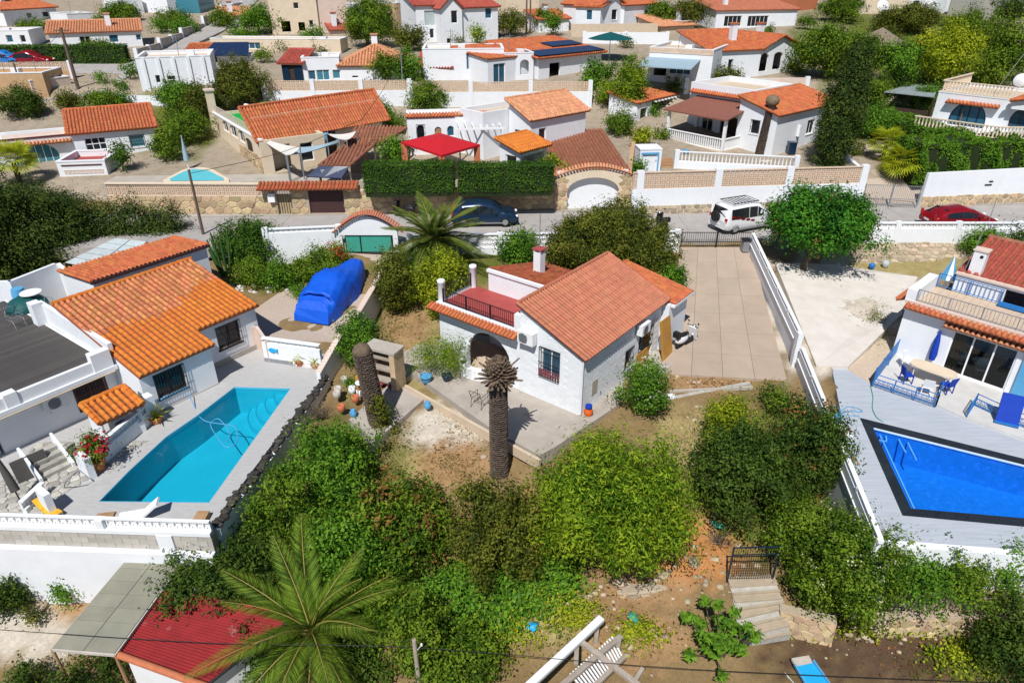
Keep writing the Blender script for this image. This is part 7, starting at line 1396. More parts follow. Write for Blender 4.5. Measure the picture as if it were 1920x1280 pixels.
stones(h2.t, (Lw * .55, -.0, 3.3), (1, 0, 0), (0, 0, 1), Lw * .44, 1.6, .4, 30, 'stone_tan', .05, .08, seed=12)
MB().box(-.3, .3, -.2, .4, 3.2, 8.0).build('chimney', 'cream', h2.t); MB().box(-.4, .4, -.3, .5, 8.002, 8.15).build('chimney_cap', 'pinkwall', h2.t)
c = h.L(597, 196, 7.6); MB().box(c.x - .3, c.x + .3, c.y - .3, c.y + .3, 6.8, 8.3).build('chimney', 'red_paint', h.t)
MB().box(1.5, h.w - 2, dp + .4, dp + 4, 3.5, 7.3).build('back_block', 'pinkwall', h.t)
tt = h
for i, (a, lab, m) in enumerate((((470, 212, 6.2), 'white covered furniture on the roof terrace of the tan house', 'white_clean'), ((500, 208, 6.2), 'bright green cover on the roof terrace of the tan house', 'grass_cloth'), ((515, 214, 6.2), 'dark teal cover on the roof terrace by the orange roof', 'teal_cover'))): single('furniture_cover', lab, 'cover', MB().ell((0, 0, 0), (.9, .7, .8), 12, 7, f=lambda d: 1 + .1 * math.sin(6 * d.x + 5 * d.z + i)), m, at(*a))
def sail(label, pts, m, cat='sun sail'):
    P = [at(*p) for p in pts]; o = P[0]; n = 8; vs = []
    if len(P) == 3: P.append(P[2])
    for i in range(n + 1):
        for j in range(n + 1):
            u, v = i / n, j / n; p = P[0].lerp(P[1], u).lerp(P[3].lerp(P[2], u), v); p = p - V((0, 0, .5 * u * (1 - u) * 4 * .3 + .5 * v * (1 - v) * 4 * .3)); vs.append(p - o)
    k = len(vs); mb = MB(); fs = [(i * (n + 1) + j, (i + 1) * (n + 1) + j, (i + 1) * (n + 1) + j + 1, i * (n + 1) + j + 1) for i in range(n) for j in range(n)]; t = thing('sun_sail', label, cat, o); mb.add(vs, fs, 0, True); mb.build('cloth', m, t)
    for p in P[:3]: q = p - o; MB().tube([(q.x, q.y, 3.5 - o.z), q], .05, 6).build('pole', 'grey_metal', t)
    return t
sail('white sun sail beside the tan house', [(482, 254, 6.3), (562, 276, 6.0), (538, 291, 5.6)], 'pale_sail'); sail('grey blue sun sail in front of the white one', [(536, 292, 5.5), (560, 276, 5.7), (636, 261, 6.0), (632, 266, 5.8)], 'grey_blue_sail'); sail('small white sun sail at the end of the long orange roof', [(612, 250, 6.2), (668, 246, 6.4), (650, 262, 6.1)], 'pale_sail')
t = thing('laundry', 'pale blue sheet hanging under the grey blue sun sail', 'sheet', at(598, 302, 3.8)); MB().add([(-.8, 0, .5), (.7, .3, .5), (.75, .3, 2.0), (-.5, 0, 2.0)], [(0, 1, 2, 3)]).add([(-.5, 0, 2.0), (.75, .3, 2.0), (.8, .9, 2.1), (-.4, .8, 2.1)], [(0, 1, 2, 3)]).build('cloth', 'sky_blue', t)
for x in (-.8, .8): MB().tube([(x, .3, -.1), (x, .3, 2.1)], .03, 5).build('pole', 'white_clean', t)
def leanto(label, q, zz, m, tile='tile_brown', posts=True, zb=3.6):
    A, B, C, D = [at(*p, z) for p, z in zip(q, zz)]; o = V((A.x, A.y, 0)); t = thing('lean_to', label, 'roof', o); tile_roof(t, A - o, B - o, D - o, C - o, tile, .28, .45, n=4, ridge=False, sm=m)
    for p in (A, B, C, D) if posts else (): MB().box(p.x - o.x - .07, p.x - o.x + .07, p.y - o.y - .07, p.y - o.y + .07, zb - .3, p.z - .08).build('post', 'cream', t)
    return t
leanto('brown tiled veranda roof behind the rust coloured pole', ((648, 272), (712, 273), (762, 240), (668, 240)), (5.4, 5.4, 6.3, 6.3), 'tile_brown'); leanto('brown tiled carport roof above the solar collector', ((598, 312), (655, 312), (702, 272), (650, 272)), (4.9, 4.9, 5.5, 5.5), 'tile_brown', 'tile_brown')
t = thing('solar_panel', 'blue black solar collector below the brown carport roof', 'solar panel', at(576, 330, 4.3)); o = t.location.copy(); C = [at(574, 331, 4.3), at(640, 334, 4.3), at(655, 312, 5.0), at(598, 311, 5.0)]
sheet_roof(t, [c - o for c in C], 2, 1, 'solar', th=.06)
for c in C: MB().tube([(c.x - o.x, c.y - o.y, -.8), c - o], .03, 5).build('leg', 'grey_metal', t)
# forecourt of the tan house
t = thing('swimming_pool', 'small rounded pale blue pool on the forecourt of the tan house', 'swimming pool', at(372, 330, 3.75)); q = [tuple((at(*p, 3.75) - at(372, 330, 3.75))[:2]) for p in ((318, 336), (345, 322), (365, 317), (390, 320), (418, 334), (420, 339), (320, 340))]; q2 = [(x * 1.22, y * 1.35 + .1) for x, y in q]; MB().prism(q2[::-1] if sum(q2[i][0] * q2[(i + 1) % 7][1] - q2[(i + 1) % 7][0] * q2[i][1] for i in range(7)) < 0 else q2, -.3, .0).build('coping', 'cream', t); MB().add([(x, y, .03) for x, y in q], [list(range(7))]).build('water', 'pool_cyan', t)
t = thing('parasol', 'closed pale blue parasol at the small rounded pool', 'parasol', at(354, 318, 3.7)); MB().tube([(0, 0, 0), (0, 0, 2.6)], .03, 6).build('pole', 'white_clean', t); MB().tube([(0, 0, .7), (0, 0, 1.3), (0, 0, 2.5)], [.22, .17, .03], 9).build('canopy', 'grey_blue_sail', t)
def px_wall(label, a, b, zb, zt, m, th=.25, cap=None, name='garden_wall', ops=(), foot=None, cat='wall', y=None, zt2=None):
    """wall whose foot runs from photo point a to b at zb; zt, zt2 heights of its top at both ends"""
    p, q = (at(*a, zb), at(*b, zb)) if len(a) == 2 else (V(a), V(b)); t = thing(name, label, cat, (p.x, p.y, 0), math.degrees(math.atan2(q.y - p.y, q.x - p.x))); L = (q - p).xy.length; mb = MB(); z2 = zt2 if zt2 is not None else zt; Fm = panel(mb, (0, 0), (L, 0), zb - .6, lambda u: zt + (z2 - zt) * u / L, th, ops); mb.build('wall', m, t)
    for o_ in ops: fill(t, Fm, o_, th)
    if cap: MB().bar((0, th / 2, zt + .035), (L, th / 2, z2 + .035), th + .08, .07).build('coping', cap, t)
    t['len'] = L; return t, L
def wtop(a, zb, py): p = at(*a, zb); d = ray(a[0], py); return CH + d.z * p.y / d.y
# stone street wall with lattice, arched door and garage door
t, L = px_wall('tan stone street wall with pierced brick lattice on top, left part', (212, 402), (520, 403), 1.85, wtop((400, 402), 1.85, 366), 'mortar'); zt = wtop((400, 402), 1.85, 366); stones(t, (0, 0, 1.7), (1, 0, 0), (0, 0, 1), L, zt - 1.7, .5, 240, 'stone_tan', .05, .06, seed=21, jit=.34); breeze(t, (0, .06), (L, .06), zt, .78, 3, 'tan_block', .14, blk=.30, style=1, nobj=300); MB().box(0, L, -.02, .3, zt + .782, zt + .86).box(0, L, -.03, .28, zt - .07, zt - .002).build('coping', 'cream', t)
a = (520, 405); p = at(520, 404, 1.85); q = at(678, 402, 1.85); L = (q - p).xy.length; ang = math.degrees(math.atan2(q.y - p.y, q.x - p.x)); h = House('gatehouse', 'tan stone gatehouse front with arched door and brown roller garage door', p, ang, None, 'gatehouse'); zt = zf(h, 600, 352)
dr1, g1 = h.pop('f', 0, 519, 352, 547, 402, 'o', .5), h.pop('f', 0, 579, 353, 645, 400, 'g', fm='brown_metal', d=.14); dr1['v0'] = 1.9; g1['v0'] = 1.95
h.walls(0, L, 0, .45, 1.2, zt, 'mortar', {'f': [dr1, g1]}, th=.24, sides='frl'); stones(h.t, (0, -.0, 1.8), (1, 0, 0), (0, 0, 1), L, zt - 1.85, .42, 180, 'stone_tan', .05, .07, mask=lambda x, y: not (dr1['u0'] - .15 < x < dr1['u1'] + .15 and y < dr1['v1'] - 1.75) and not (g1['u0'] - .2 < x < g1['u1'] + .2 and y < g1['v1'] - 1.7), seed=23, jit=.34)
MB().box(dr1['u0'], dr1['u1'], .16, .2, 1.9, dr1['v1'] - .5).build('door', 'stone_tan', h.t); gr = MB()
for i in range(6): x = dr1['u0'] + (dr1['u1'] - dr1['u0']) * (i + .5) / 6; gr.box(x - .012, x + .012, .1, .12, 1.95, dr1['v1'] - .1)
gr.build('door_grille', 'black', h.t)
eave_tiles(h.t, (-1.0, .3, zt + .35), (L, .3, zt + .35), (0, -1, 0), 'tile_dark', .26, .45, 2, .16)
bx = h.pop('f', 0, 503, 362, 516, 378); MB().box(bx['u0'], bx['u1'], -.2, -.0, bx['v0'], bx['v1']).build('meter_box', 'white_clean', h.t)
t, L = px_wall('long tan rubble street wall beneath the two clipped hedges', (678, 402), (1042, 394), 1.85, wtop((850, 398), 1.85, 354), 'mortar'); zt = wtop((850, 398), 1.85, 354); stones(t, (0, 0, 1.7), (1, 0, 0), (0, 0, 1), L, zt - 1.72, .46, 260, 'stone_tan', .05, .06, seed=25, jit=.34); MB().box(0, L, -.02, .28, zt - .01, zt + .06).build('coping', 'cream', t)
def hedge(label, a, b, zb, ht, dep_, m='leaf_hedge', seed=1, ls=.13, dens=230, wob=.06):
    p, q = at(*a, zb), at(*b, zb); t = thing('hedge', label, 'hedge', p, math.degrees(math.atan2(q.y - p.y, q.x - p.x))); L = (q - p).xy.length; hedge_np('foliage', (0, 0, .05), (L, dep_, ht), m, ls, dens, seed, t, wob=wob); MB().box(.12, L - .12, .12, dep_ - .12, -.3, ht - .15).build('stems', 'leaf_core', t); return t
hedge('clipped green hedge above the street wall, left of the gap', (682, 363), (853, 361), 3.75, 1.95, 1.6, seed=2); hedge('clipped green hedge above the street wall, right of the gap', (858, 362), (1038, 360), 3.75, 1.85, 1.6, seed=3)
# red pergola
Pp = [at(752, 266, 5.9), at(828, 291, 5.9), at(900, 271, 5.9), at(824, 249, 5.9)]; o = at(826, 330, 3.65); t = thing('pergola', 'garden pavilion with bright red canvas roof on brick posts', 'pavilion', o); cz = sum((p for p in Pp), V()) / 4 + V((0, 0, .45))
for i in range(4): a, b = Pp[i] - o, Pp[(i + 1) % 4] - o; c = cz - o; MB().add([a, b, c], [(0, 1, 2)]).add([a, b, b - V((0, 0, .16)), a - V((0, 0, .16))], [(3, 2, 1, 0)]).build('roof_panel', 'red_cloth', t)
for p in Pp: q = p.lerp(cz, .08) - o; MB().box(q.x - .22, q.x + .22, q.y - .22, q.y + .22, -.1, q.z - .2).build('post', 'terracotta', t)
MB().lathe((0, .3, 0), [(.5, .68), (.5, .72)], 16).lathe((0, .3, 0), [(.08, 0), (.08, .68)], 8).build('table', 'dark_wood', t)
for i in range(4): frame_chair('dark garden chair under the red pavilion, ' + ['left', 'front', 'right', 'back'][i] + ' of its table', o + V((1.1 * math.cos(i * 1.57 + 3.14), .3 + 1.0 * math.sin(i * 1.57 + 3.14), 0)), i * 90 + 90, 'black', .5, .85)
# white house behind the red pavilion
h = EH('white house with orange roof and arched veranda behind the red pavilion', (997, 226), (1102, 207), 7.0)
dp = h.L(1005, 182, 8.1).y
roofed(h, .1, h.w, .2, dp, 7.05, 1.1, 'front', 'tile_pale', .25, 0, zb=3.6, ops={'f': [op(1, 1.8, 5.2, 6.2, 'w')], 'l': [op(1.2, 2, 5, 6, 'wb')]})
h.walls(-2.6, h.w - .3, dp + .1, dp + 3, 3.6, 7.5, 'white'); h.flat(-2.4, h.w - .5, dp + .3, dp + 2.8, 7.1, 'beige')
h2 = House('house', 'low white veranda wing with arched windows and tiled edge left of the orange roof', at(768, 292, 3.9), 9); L = (at(940, 285, 3.9) - at(768, 292, 3.9)).xy.length; zt = zf(h2, 800, 222)
aw = [h2.pop('f', 0, 781, 234, 797, 262, 'wb', .4), h2.pop('f', 0, 815, 238, 828, 256, 'd', .3, fm='wood'), h2.pop('f', 0, 838, 236, 852, 256, 'w', .35, gm='glass_blue'), h2.pop('f', 0, 891, 228, 933, 275, 'wb', .9, n=3)]
h2.walls(0, L, 0, 4, 3.4, zt, 'white', {'f': aw}); h2.flat(.1, L - .1, .2, 3.8, zt - .3, 'beige'); eave_tiles(h2.t, (-.1, .4, zt + .3), (L * .5, .4, zt + .3), (0, -1, 0), 'tile_orange', .26, .5, 1, .2); eave_tiles(h2.t, (L * .5, .5, zt + .32), (L, .5, zt + .32), (0, -1, 0), 'tile_pale', .26, .5, 1, .2)
for i in range(7): MB().box(L * .52 + i * .55, L * .52 + i * .55 + .08, -2.2, .0, zt - .45, zt - .33).build('rafter', 'white_clean', h2.t)
MB().box(L * .5, L, -2.25, -2.15, zt - .6, zt - .452).build('beam', 'white_clean', h2.t)
for x in (.52, .97): post(h2.t, L * x, -2.2, 3.4, zt - .61, .06, 'white_clean')
h = EH('little white outbuilding with an amber tiled roof beside the brown roofed garage', (976, 286), (1030, 272), 5.6, 'shed', cat='shed'); dp = max(2.2, h.L(962, 258, 6.1).y)
roofed(h, .1, h.w - .05, .15, dp, 5.65, .55, 'front', 'tile_amber', .25, 0, zb=3.4, ops={'f': [op(.3, h.w - .4, 3.6, 5.2, 'o')], 'l': [op(.5, 1.6, 4.2, 5.2, 'w')]})
# arched garage with the long brown roof
p, q = at(1040, 396, 1.85), at(1180, 392, 1.85); h = House('garage', 'garage with long brown tiled roof and white arched door on the street', p, math.degrees(math.atan2(q.y - p.y, q.x - p.x)), None, 'garage'); L = (q - p).xy.length; ar = h.pop('f', 0, 1063, 333, 1160, 390, 'o', 1.0); ar['v0'] = 1.86; zt = zf(h, 1110, 325); dp = h.L(1130, 245, zt + .6).y
hz2 = lambda x, y: zt - .15 + .62 * math.sin(math.pi * min(1, max(0, x / L))) - .25; ar['v1'] = min(ar['v1'], zt + .05)
h.walls(0, L, 0, .5, 1.2, hz2, 'cream', {'f': [ar]}, th=.4, sides='f'); h.walls(.15, L - .15, .5, dp, 1.2, zt - .3, 'white', sides='rbl'); MB().box(.2, L - .2, .42, .48, 1.86, zt + .1).build('garage_door', 'white', h.t)
h.roof((-.05, .9, zt - .28), (L + .05, .9, zt - .28), (-.0, dp, zt + .6), m='tile_brown', per=.28, ln=.45, nobj=200, n=5)
stones(h.t, (.0, -.0, 1.8), (1, 0, 0), (0, 0, 1), L, zt - 2.0, .36, 90, 'stone_tan', .05, .07, mask=lambda x, y: not (ar['u0'] - .1 < x < ar['u1'] + .1), seed=31); tm = tile_mesh('tile_pale', .24, .5)
for i in range(26):
    u = -.1 + (L + .2) * (i + .5) / 26; z = hz2(u, 0) + .14; k = math.atan((hz2(u + .05, 0) - hz2(u - .05, 0)) / .1 if 0 < u < L else 0)
    for s in (0, 1): link('cap_tile', tm, h.t, mw=Matrix.Translation((u, .22, z)) @ Matrix.Rotation(-k, 4, 'Y') @ Matrix.Rotation(math.pi * s, 4, 'Z') @ Matrix.Rotation(-.4, 4, 'X') @ Matrix.Translation((0, -.46, -.02)))
px_wall('low tan side wall running up the slope beside the brown roofed garage', (1184, 330), (1196, 240), 3.6, 4.6, 'tan', .3)
# long white and lattice street wall on the right
wb = (1182, 402); zt = wtop((1400, 398), 1.85, 352); t, L = px_wall('long white street wall with a pink lattice top and stone foot, right of the arched garage', (1182, 402), (1612, 388), 1.85, zt, 'white')
breeze(t, (.0, .05), (L, .05), zt, 1.15, 4, 'tan_block', .14, blk=.34, style=1, nobj=300); stones(t, (0, 0, 1.7), (1, 0, 0), (0, 0, 1), L, .75, .36, 130, 'stone_dry', .06, .07, seed=33); pm = MB().box(-.25, .25, -.06, .34, 1.3, zt + 1.3).data('pier', 'white')
for x in (.03, .357, .66, .985): link('pier', pm, t, mw=Matrix.Translation((L * x, 0, 0)))
MB().box(0, L, -.01, .25, zt + 1.152, zt + 1.2).build('coping', 'tan_block', t)
struct('forecourt', MB().prism([tuple(at(*p, 3.5)[:2]) for p in ((1184, 330), (1612, 332), (1590, 270), (1520, 240), (1180, 250))], 1.5, 3.5), 'pavement')
t = thing('swimming_pool', 'pale blue pool strip just behind the lattice street wall', 'swimming pool', at(1310, 321, 3.5)); MB().prism([tuple((at(*p, 3.5) - at(1310, 321, 3.5))[:2]) for p in ((1250, 325), (1258, 315), (1320, 317), (1400, 323), (1400, 326))][::1], -.2, .03).build('water', 'pool_cyan', t)
h = BH('small white pool shed with a blue edged door behind the lattice wall', (1197, 326), (1237, 325), 'shed', 3.5, cat='shed'); zt = zf(h, 1215, 280); roofed(h, 0, h.w, 0, 1.6, zt, .05, 'flat', 'white', zb=3.3, ops={'f': [op(.2, h.w - .3, 3.5, zt - .35, 'd', fm='white')]}); MB().box(.1, h.w - .2, -.03, -.003, zt - .4, zt - .25).box(h.w - .28, h.w - .18, -.03, -.003, 3.5, zt - .402).build('trim', 'sky_blue', h.t)
t = thing('deck_steps', 'wooden steps beside the white pool shed', 'steps', at(1250, 318, 3.5)); 
for i in range(4): MB().box(-.5, .6, .3 * i, .3 * i + .32, 0, .16 * (i + 1)).build('step', 'wood', t)
h = House('house', 'white house with arched porch, brown awning roof and balustrades behind the lattice wall', at(1446, 292, 3.9), -50)
zt = h.hit(1440, 213, 'y', -.2).z
h.walls(-3.6, 0, 0, 9.2, 3.2, lambda x, y: zt - .08 - x * .26, 'white', {'f': [h.pop('f', 0, 1407, 225, 1424, 252, 'wbs')], 'r': [op(5.0, 6.2, 4.9, 6.1, 'ws'), op(7.4, 8.4, 4.9, 6.1, 'ws')]})
h.roof((.3, -.25, zt - .06), (.3, 9.4, zt - .06), (-3.7, -.25, zt + 1.0), m='tile_orange', per=.26, ln=.42, n=4)
MB().box(-9.1, -3.1, -2.4, 2.1, 3.0, 4.05).box(-3.09, .6, -1.6, -.05, 3.0, 3.75).build('porch_base', 'cream', h.t); za = h.hit(1350, 222, 'y', -2.5).z
balusters(h.t, (-9, -2.3), (-3.2, -2.3), 4.05, .95, .22, .05, 'white_clean', square=True); balusters(h.t, (-3.2, -2.3), (-3.2, .2), 4.05, .95, .22, .05, 'white_clean', square=True)
for x, y in ((-9, -2.3), (-3.2, -2.3), (-9, 1.8), (-3.2, .3)): post(h.t, x, y, 4.05, za - .1, .11, 'white_clean')
mb = MB(); q = [V((-9.4, -2.7, za)), V((-2.9, -2.7, za)), V((-3.3, 2.0, za + .65)), V((-9.4, 2.0, za + .65))]; mb.add(q + [p - V((0, 0, .12)) for p in q], [(0, 1, 2, 3), (7, 6, 5, 4)] + [((k + 1) % 4, k, 4 + k, 4 + (k + 1) % 4) for k in range(4)]); mb.build('awning', 'roof_brown', h.t)
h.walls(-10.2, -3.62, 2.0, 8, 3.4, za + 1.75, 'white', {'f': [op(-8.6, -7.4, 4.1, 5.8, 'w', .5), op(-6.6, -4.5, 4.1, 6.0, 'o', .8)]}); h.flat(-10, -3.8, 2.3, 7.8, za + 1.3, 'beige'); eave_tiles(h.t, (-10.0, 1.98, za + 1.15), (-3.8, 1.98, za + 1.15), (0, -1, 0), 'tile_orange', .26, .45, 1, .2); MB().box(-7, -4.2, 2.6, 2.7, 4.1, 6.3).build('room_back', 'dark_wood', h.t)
MB().box(.02, .25, 3.4, 3.6, 5.0, 5.9).build('shutter', 'white_clean', h.t)
h = EH('narrow white annex with orange roof left of the white porch house', (1198, 194), (1296, 171), 6.5, 'annex', cat='house'); roofed(h, .1, 2.6, .2, 3.4, 6.5, .6, 'front', 'tile_orange', .15, 0, zb=3.2, ops={'f': [op(.7, 1.9, 4.6, 5.9, 'w', n=1)]}); h.roof((2.6, 0, 6.5), (h.w, 0, 6.5), (2.6, 3.3, 7.1), m='tile_orange', per=.26, ln=.42, n=4); MB().box(2.7, h.w, 1.5, 1.7, 3.2, 6.6).build('back_wall', 'stone_grey', h.t)
for i in range(9): MB().box(2.8 + i * .6, 2.92 + i * .6, -.2, 1.4, 6.26, 6.38).build('rafter', 'white_clean', h.t)
t = thing('balustrade', 'long white balustrade on a low wall before the white porch house', 'balustrade', at(1266, 318, 3.5)); q = at(1488, 330, 3.5) - at(1266, 318, 3.5); MB().bar((0, 0, .3), q + V((0, 0, .3)), .25, .7).build('base', 'white', t); balusters(t, (0, 0), q, .65, .8, .28, .07, 'white_clean', n=6)
for u in (0, 1): MB().box(q.x * u - .18, q.x * u + .18, q.y * u - .18, q.y * u + .18, -.1, 1.55).build('pier', 'white', t)
pt_ = palm_stub('tall bare palm trunk standing against the white porch house', at(1424, 288, 3.9), 4.2, .3, (.35, 0), False)
MB().ell((.35, 0, 4.2), (.55, .55, .45), 14, 8, f=lambda d: 1 + .08 * math.sin(12 * d.x + 11 * d.y)).build('frond_stubs', 'dead_frond', pt_)
t = single('pool_bin', 'dark bin against the side wall of the white porch house', 'bin', MB().box(-.3, .3, -.3, .3, 0, .9).box(-.33, .33, -.33, .33, .902, .97), 'car_blue', at(1482, 288, 3.9)); single('water_tank', 'green tub and white parasol foot on the porch forecourt', 'tub', MB().lathe((0, 0, 0), [(.2, 0), (.3, .1), (.28, .3)], 10), 'sky_blue', at(1285, 288, 3.9))
# gate, drive and hedge of the right-hand garden
bar_gate('grey barred drive gate right of the lattice street wall', at(1615, 384, 1.9), at(1718, 388, 1.9), 1.55, 'grey_metal', 30)
t, L = px_wall('white street wall below the tall rounded hedge on the right', (1724, 388), (2050, 375), 1.85, wtop((1800, 384), 1.85, 322), 'white', zt2=wtop((1800, 384), 1.85, 316)); stones(t, (0, 0, 1.7), (1, 0, 0), (0, 0, 1), L, .95, .42, 100, 'stone_tan', .07, .06, seed=37)
wz = wtop((1800, 384), 1.85, 322); MB().obox((.35 * L, -.02, wz - 1.0), (.28, 0, 0), (0, .015, 0), (0, 0, .05)).obox((.36 * L, -.02, wz - .75), (.16, 0, 0), (0, .015, 0), (0, 0, .05)).build('house_sign', 'black', t)
px_wall('white curved drive wall left of the drive gate', (1568, 300), (1608, 335), 3.2, 4.0, 'white', .3)
for i, (a, b, zb, ht, dp_, lab) in enumerate((((1712, 347), (2000, 338), 3.0, 3.1, 3.2, 'big rounded hedge along the top of the white street wall'), ((1620, 252), (1760, 300), 4.2, 2.0, 2.8, 'hedge running uphill beside the gravel drive'), ((1590, 235), (1665, 262), 4.2, 1.7, 3.0, 'clipped hedge left of the gravel drive'))): hedge(lab, a, b, zb, ht, dp_, 'leaf_green', 11 + i, .17, 240, .3)
fan_palm('fan palm at the left of the gravel drive', gnd(1655, 300), 1.2, 1.0, 'leaf_lime', 30, 1); fan_palm('fan palm beside the drive gate', gnd(1685, 342), 1.3, 1.1, 'leaf_lime', 34, 2); fan_palm('fan palm before the veranda at the left edge', gnd(40, 348), 1.6, 1.1, 'leaf_lime', 30, 3)
h = House('house', 'white villa with fan arched windows and tan balustrades at the right edge', at(1740, 262, 4.5), -48.5); zt = h.hit(1765, 150, 'y', 0).z - .9; h.w = 4.9
roofed(h, -.2, 8, 0, 7, zt, .2, 'flat', 'beige', zb=3.6, ops={'f': [h.pop('f', 0, 1780, 190, 1852, 238, 'w', 1.5, n=4, gm='glass_blue', fw=.1, fm='car_blue'), h.pop('f', 0, 1893, 205, 1930, 240, 'w', .9, n=2, gm='glass_blue', fm='wine_metal')]})
balusters(h.t, (-.1, .1), (5, .1), zt + .05, .85, .26, .07, 'cream', n=6); balusters(h.t, (-.1, .2), (-.1, 6.8), zt + .05, .85, .26, .07, 'cream', n=6); eave_tiles(h.t, (.6, .0, zt - .55), (4.5, .0, zt - .55), (0, -1, 0), 'tile_orange', .26, .5, 1, .15); roofed(h, 5.4, 11, -.6, 6, zt + .05, 1.3, 'left', 'tile_orange', .2, zb=zt - .6, per=.3)
d_ = MB().lathe((0, 0, 0), [(.0, .1), (.3, .04), (.5, -.08)], 16).xf(Matrix.Translation((5.15, .4, zt + 1.4)) @ Matrix.Rotation(rad(75), 4, 'X')); d_.tube([(5.15, .4, zt + 1.35), (5.15, .5, zt)], .04, 6); d_.build('dish', 'white_clean', h.t); MB().tube([(3.2, 2, zt), (4.4, 3.0, zt + 3.6)], .03, 5).build('mast', 'grey_metal', h.t)
za = h.hit(1885, 263, 'y', -3.0).z; MB().box(-.6, 5.6, -3.1, -.02, 3.2, za).build('terrace_base', 'white', h.t); balusters(h.t, (-.5, -3.0), (5.5, -3.0), za, .9, .27, .08, 'cream', n=6); balusters(h.t, (5.5, -3.0), (7.4, -1.2), za, .9, .27, .08, 'cream', n=6)
t = thing('carport', 'flat grey panel carport with dark wooden sides before the right-hand villa', 'carport', at(1720, 215, 5.0)); o = t.location.copy(); C = [at(1658, 172, 7.2), at(1752, 182, 7.2), at(1760, 162, 7.2), at(1705, 158, 7.2)]; sheet_roof(t, [c - o for c in C], 5, 1, 'grey_panel', th=.08)
for c in C: MB().box(c.x - o.x - .08, c.x - o.x + .08, c.y - o.y - .08, c.y - o.y + .08, -.6, 2.1).build('post', 'dark_wood', t)
c0, c1 = C[0] - o, C[1] - o; MB().bar(c0 + V((0, .3, -2.1)), c1 + V((0, .3, -2.1)), .1, 1.6).build('side_wall', 'dark_wood', t)
# ---------------------------------------------------------------- the upper streets
def far(label, bL, bR, top, depth, kind='flat', m='beige', rise=.9, wall='white', wins=(), oh=.25, z=None, dn=0, **k):
    """house by its front foot and the photo height of its eave; wins = photo boxes on the front"""
    h = BH(label, bL, bR, z=z); zt = zf(h, bL[0], top); f = [h.pop('f', 0, *w[:4], w[4] if len(w) > 4 else 'w', w[5] if len(w) > 5 else 0, **(w[6] if len(w) > 6 else {})) for w in wins]
    roofed(h, 0, h.w, 0, depth, zt, rise if kind != 'flat' else .35, kind, m, oh, 0, .3, .5, 3, wall, h.zb - 1.5 - dn, {'f': f}, **k); h.zt = zt; q = random.Random(int(bL[0] * 3 + top)); x = h.w * q.uniform(.2, .8); y = depth * q.uniform(.3, .7)
    if kind == 'flat' and h.w > 2: MB().tube([(x, y, zt - .4), (x + .1, y, zt + 1.6)], .03, 4).bar((x - .4, y, zt + 1.4), (x + .5, y, zt + 1.4), .03, .03).build('aerial', 'grey_metal', h.t); MB().box(x + .8, x + 1.5, y - .4, y + .4, zt - .36, zt + .15).build('roof_box', 'white', h.t)
    elif h.w > 3: c = MB().box(x - .3, x + .3, y - .3, y + .3, zt, zt + rise + .9).build('chimney', 'white', h.t); MB().box(x - .4, x + .4, y - .4, y + .4, zt + rise + .902, zt + rise + 1.0).build('chimney_cap', m, c)
    return h
bl = dict(gm='glass_blue')
far('long white house with pale weathered tiled roof behind the far left hedge', (100, 97), (270, 90), 62, 5, 'front', 'tile_pale', .9, wins=[(205, 65, 222, 80, 'w', 0, bl), (255, 64, 266, 76, 'w', 0, bl), (150, 68, 170, 84)])
far('white house with bright orange roof in the top left corner', (14, 50), (112, 42), 18, 7, 'front', 'tile_orange', 1.6, wins=[(50, 24, 60, 34), (80, 22, 92, 32)])
far('pink rendered garage block with flat terrace roof at the far left', (-40, 195), (95, 190), 138, 4, 'flat', 'tan', wall='tan'); far('low tan walled yard building beside the far left street', (68, 190), (140, 178), 150, 3, 'flat', 'tan', wall='pinkwall')
h = far('tall white modern block with vertical ribs left of the dark tree', (268, 172), (405, 165), 108, 6, wins=[(292, 141, 301, 156), (314, 142, 330, 158, 'wh'), (383, 143, 388, 148)])
for i in range(5): x = h.w * (i + .4) / 5; MB().box(x, x + .25, -.15, -.005, h.zb, h.zt - .1).build('rib', 'white', h.t)
h = BH('blue black solar roofs behind the white modern block', (345, 118), (470, 116), 'solar_roof', cat='roof'); zt = zf(h, 400, 104); roofed(h, 0, h.w * .45, 0, 4, zt, .8, 'front', 'tile_orange', .1, 0, .3, .5, 3, 'white', h.zb - 1); C = [V((h.w * .3, -.4, zt + .1)), V((h.w, -.4, zt)), V((h.w * .9, 4, zt + 1.0)), V((h.w * .35, 4, zt + 1.0))]; sheet_roof(h.t, C, 6, 2, 'solar', th=.1); MB().box(h.w * .5, h.w, .1, 3.8, h.zb - 1, zt - .1).build('wall', 'white', h.t)
far('cream garage wall with two dark openings below the cream house', (398, 97), (640, 99), 72, 3, 'flat', 'cream', wall='cream', wins=[(412, 80, 444, 92, 'w', 0, bl), (456, 80, 488, 92, 'w', 0, bl)])
far('cream two storey house with balcony and arcade at the top', (512, 66), (600, 64), -6, 8, 'flat', 'cream', wall='cream', wins=[(528, 40, 545, 60, 'o'), (560, 42, 572, 58, 'o'), (550, 5, 560, 17), (580, 38, 588, 52)]); h = far('pink plain gable wall right of the cream house', (600, 62), (655, 60), -12, 8, 'flat', 'pinkwall', wall='pinkwall'); far('low dark red roofed lean-to below the pink gable', (622, 66), (670, 64), 56, 4, 'front', 'tile_red', 1.1, wall='pinkwall')
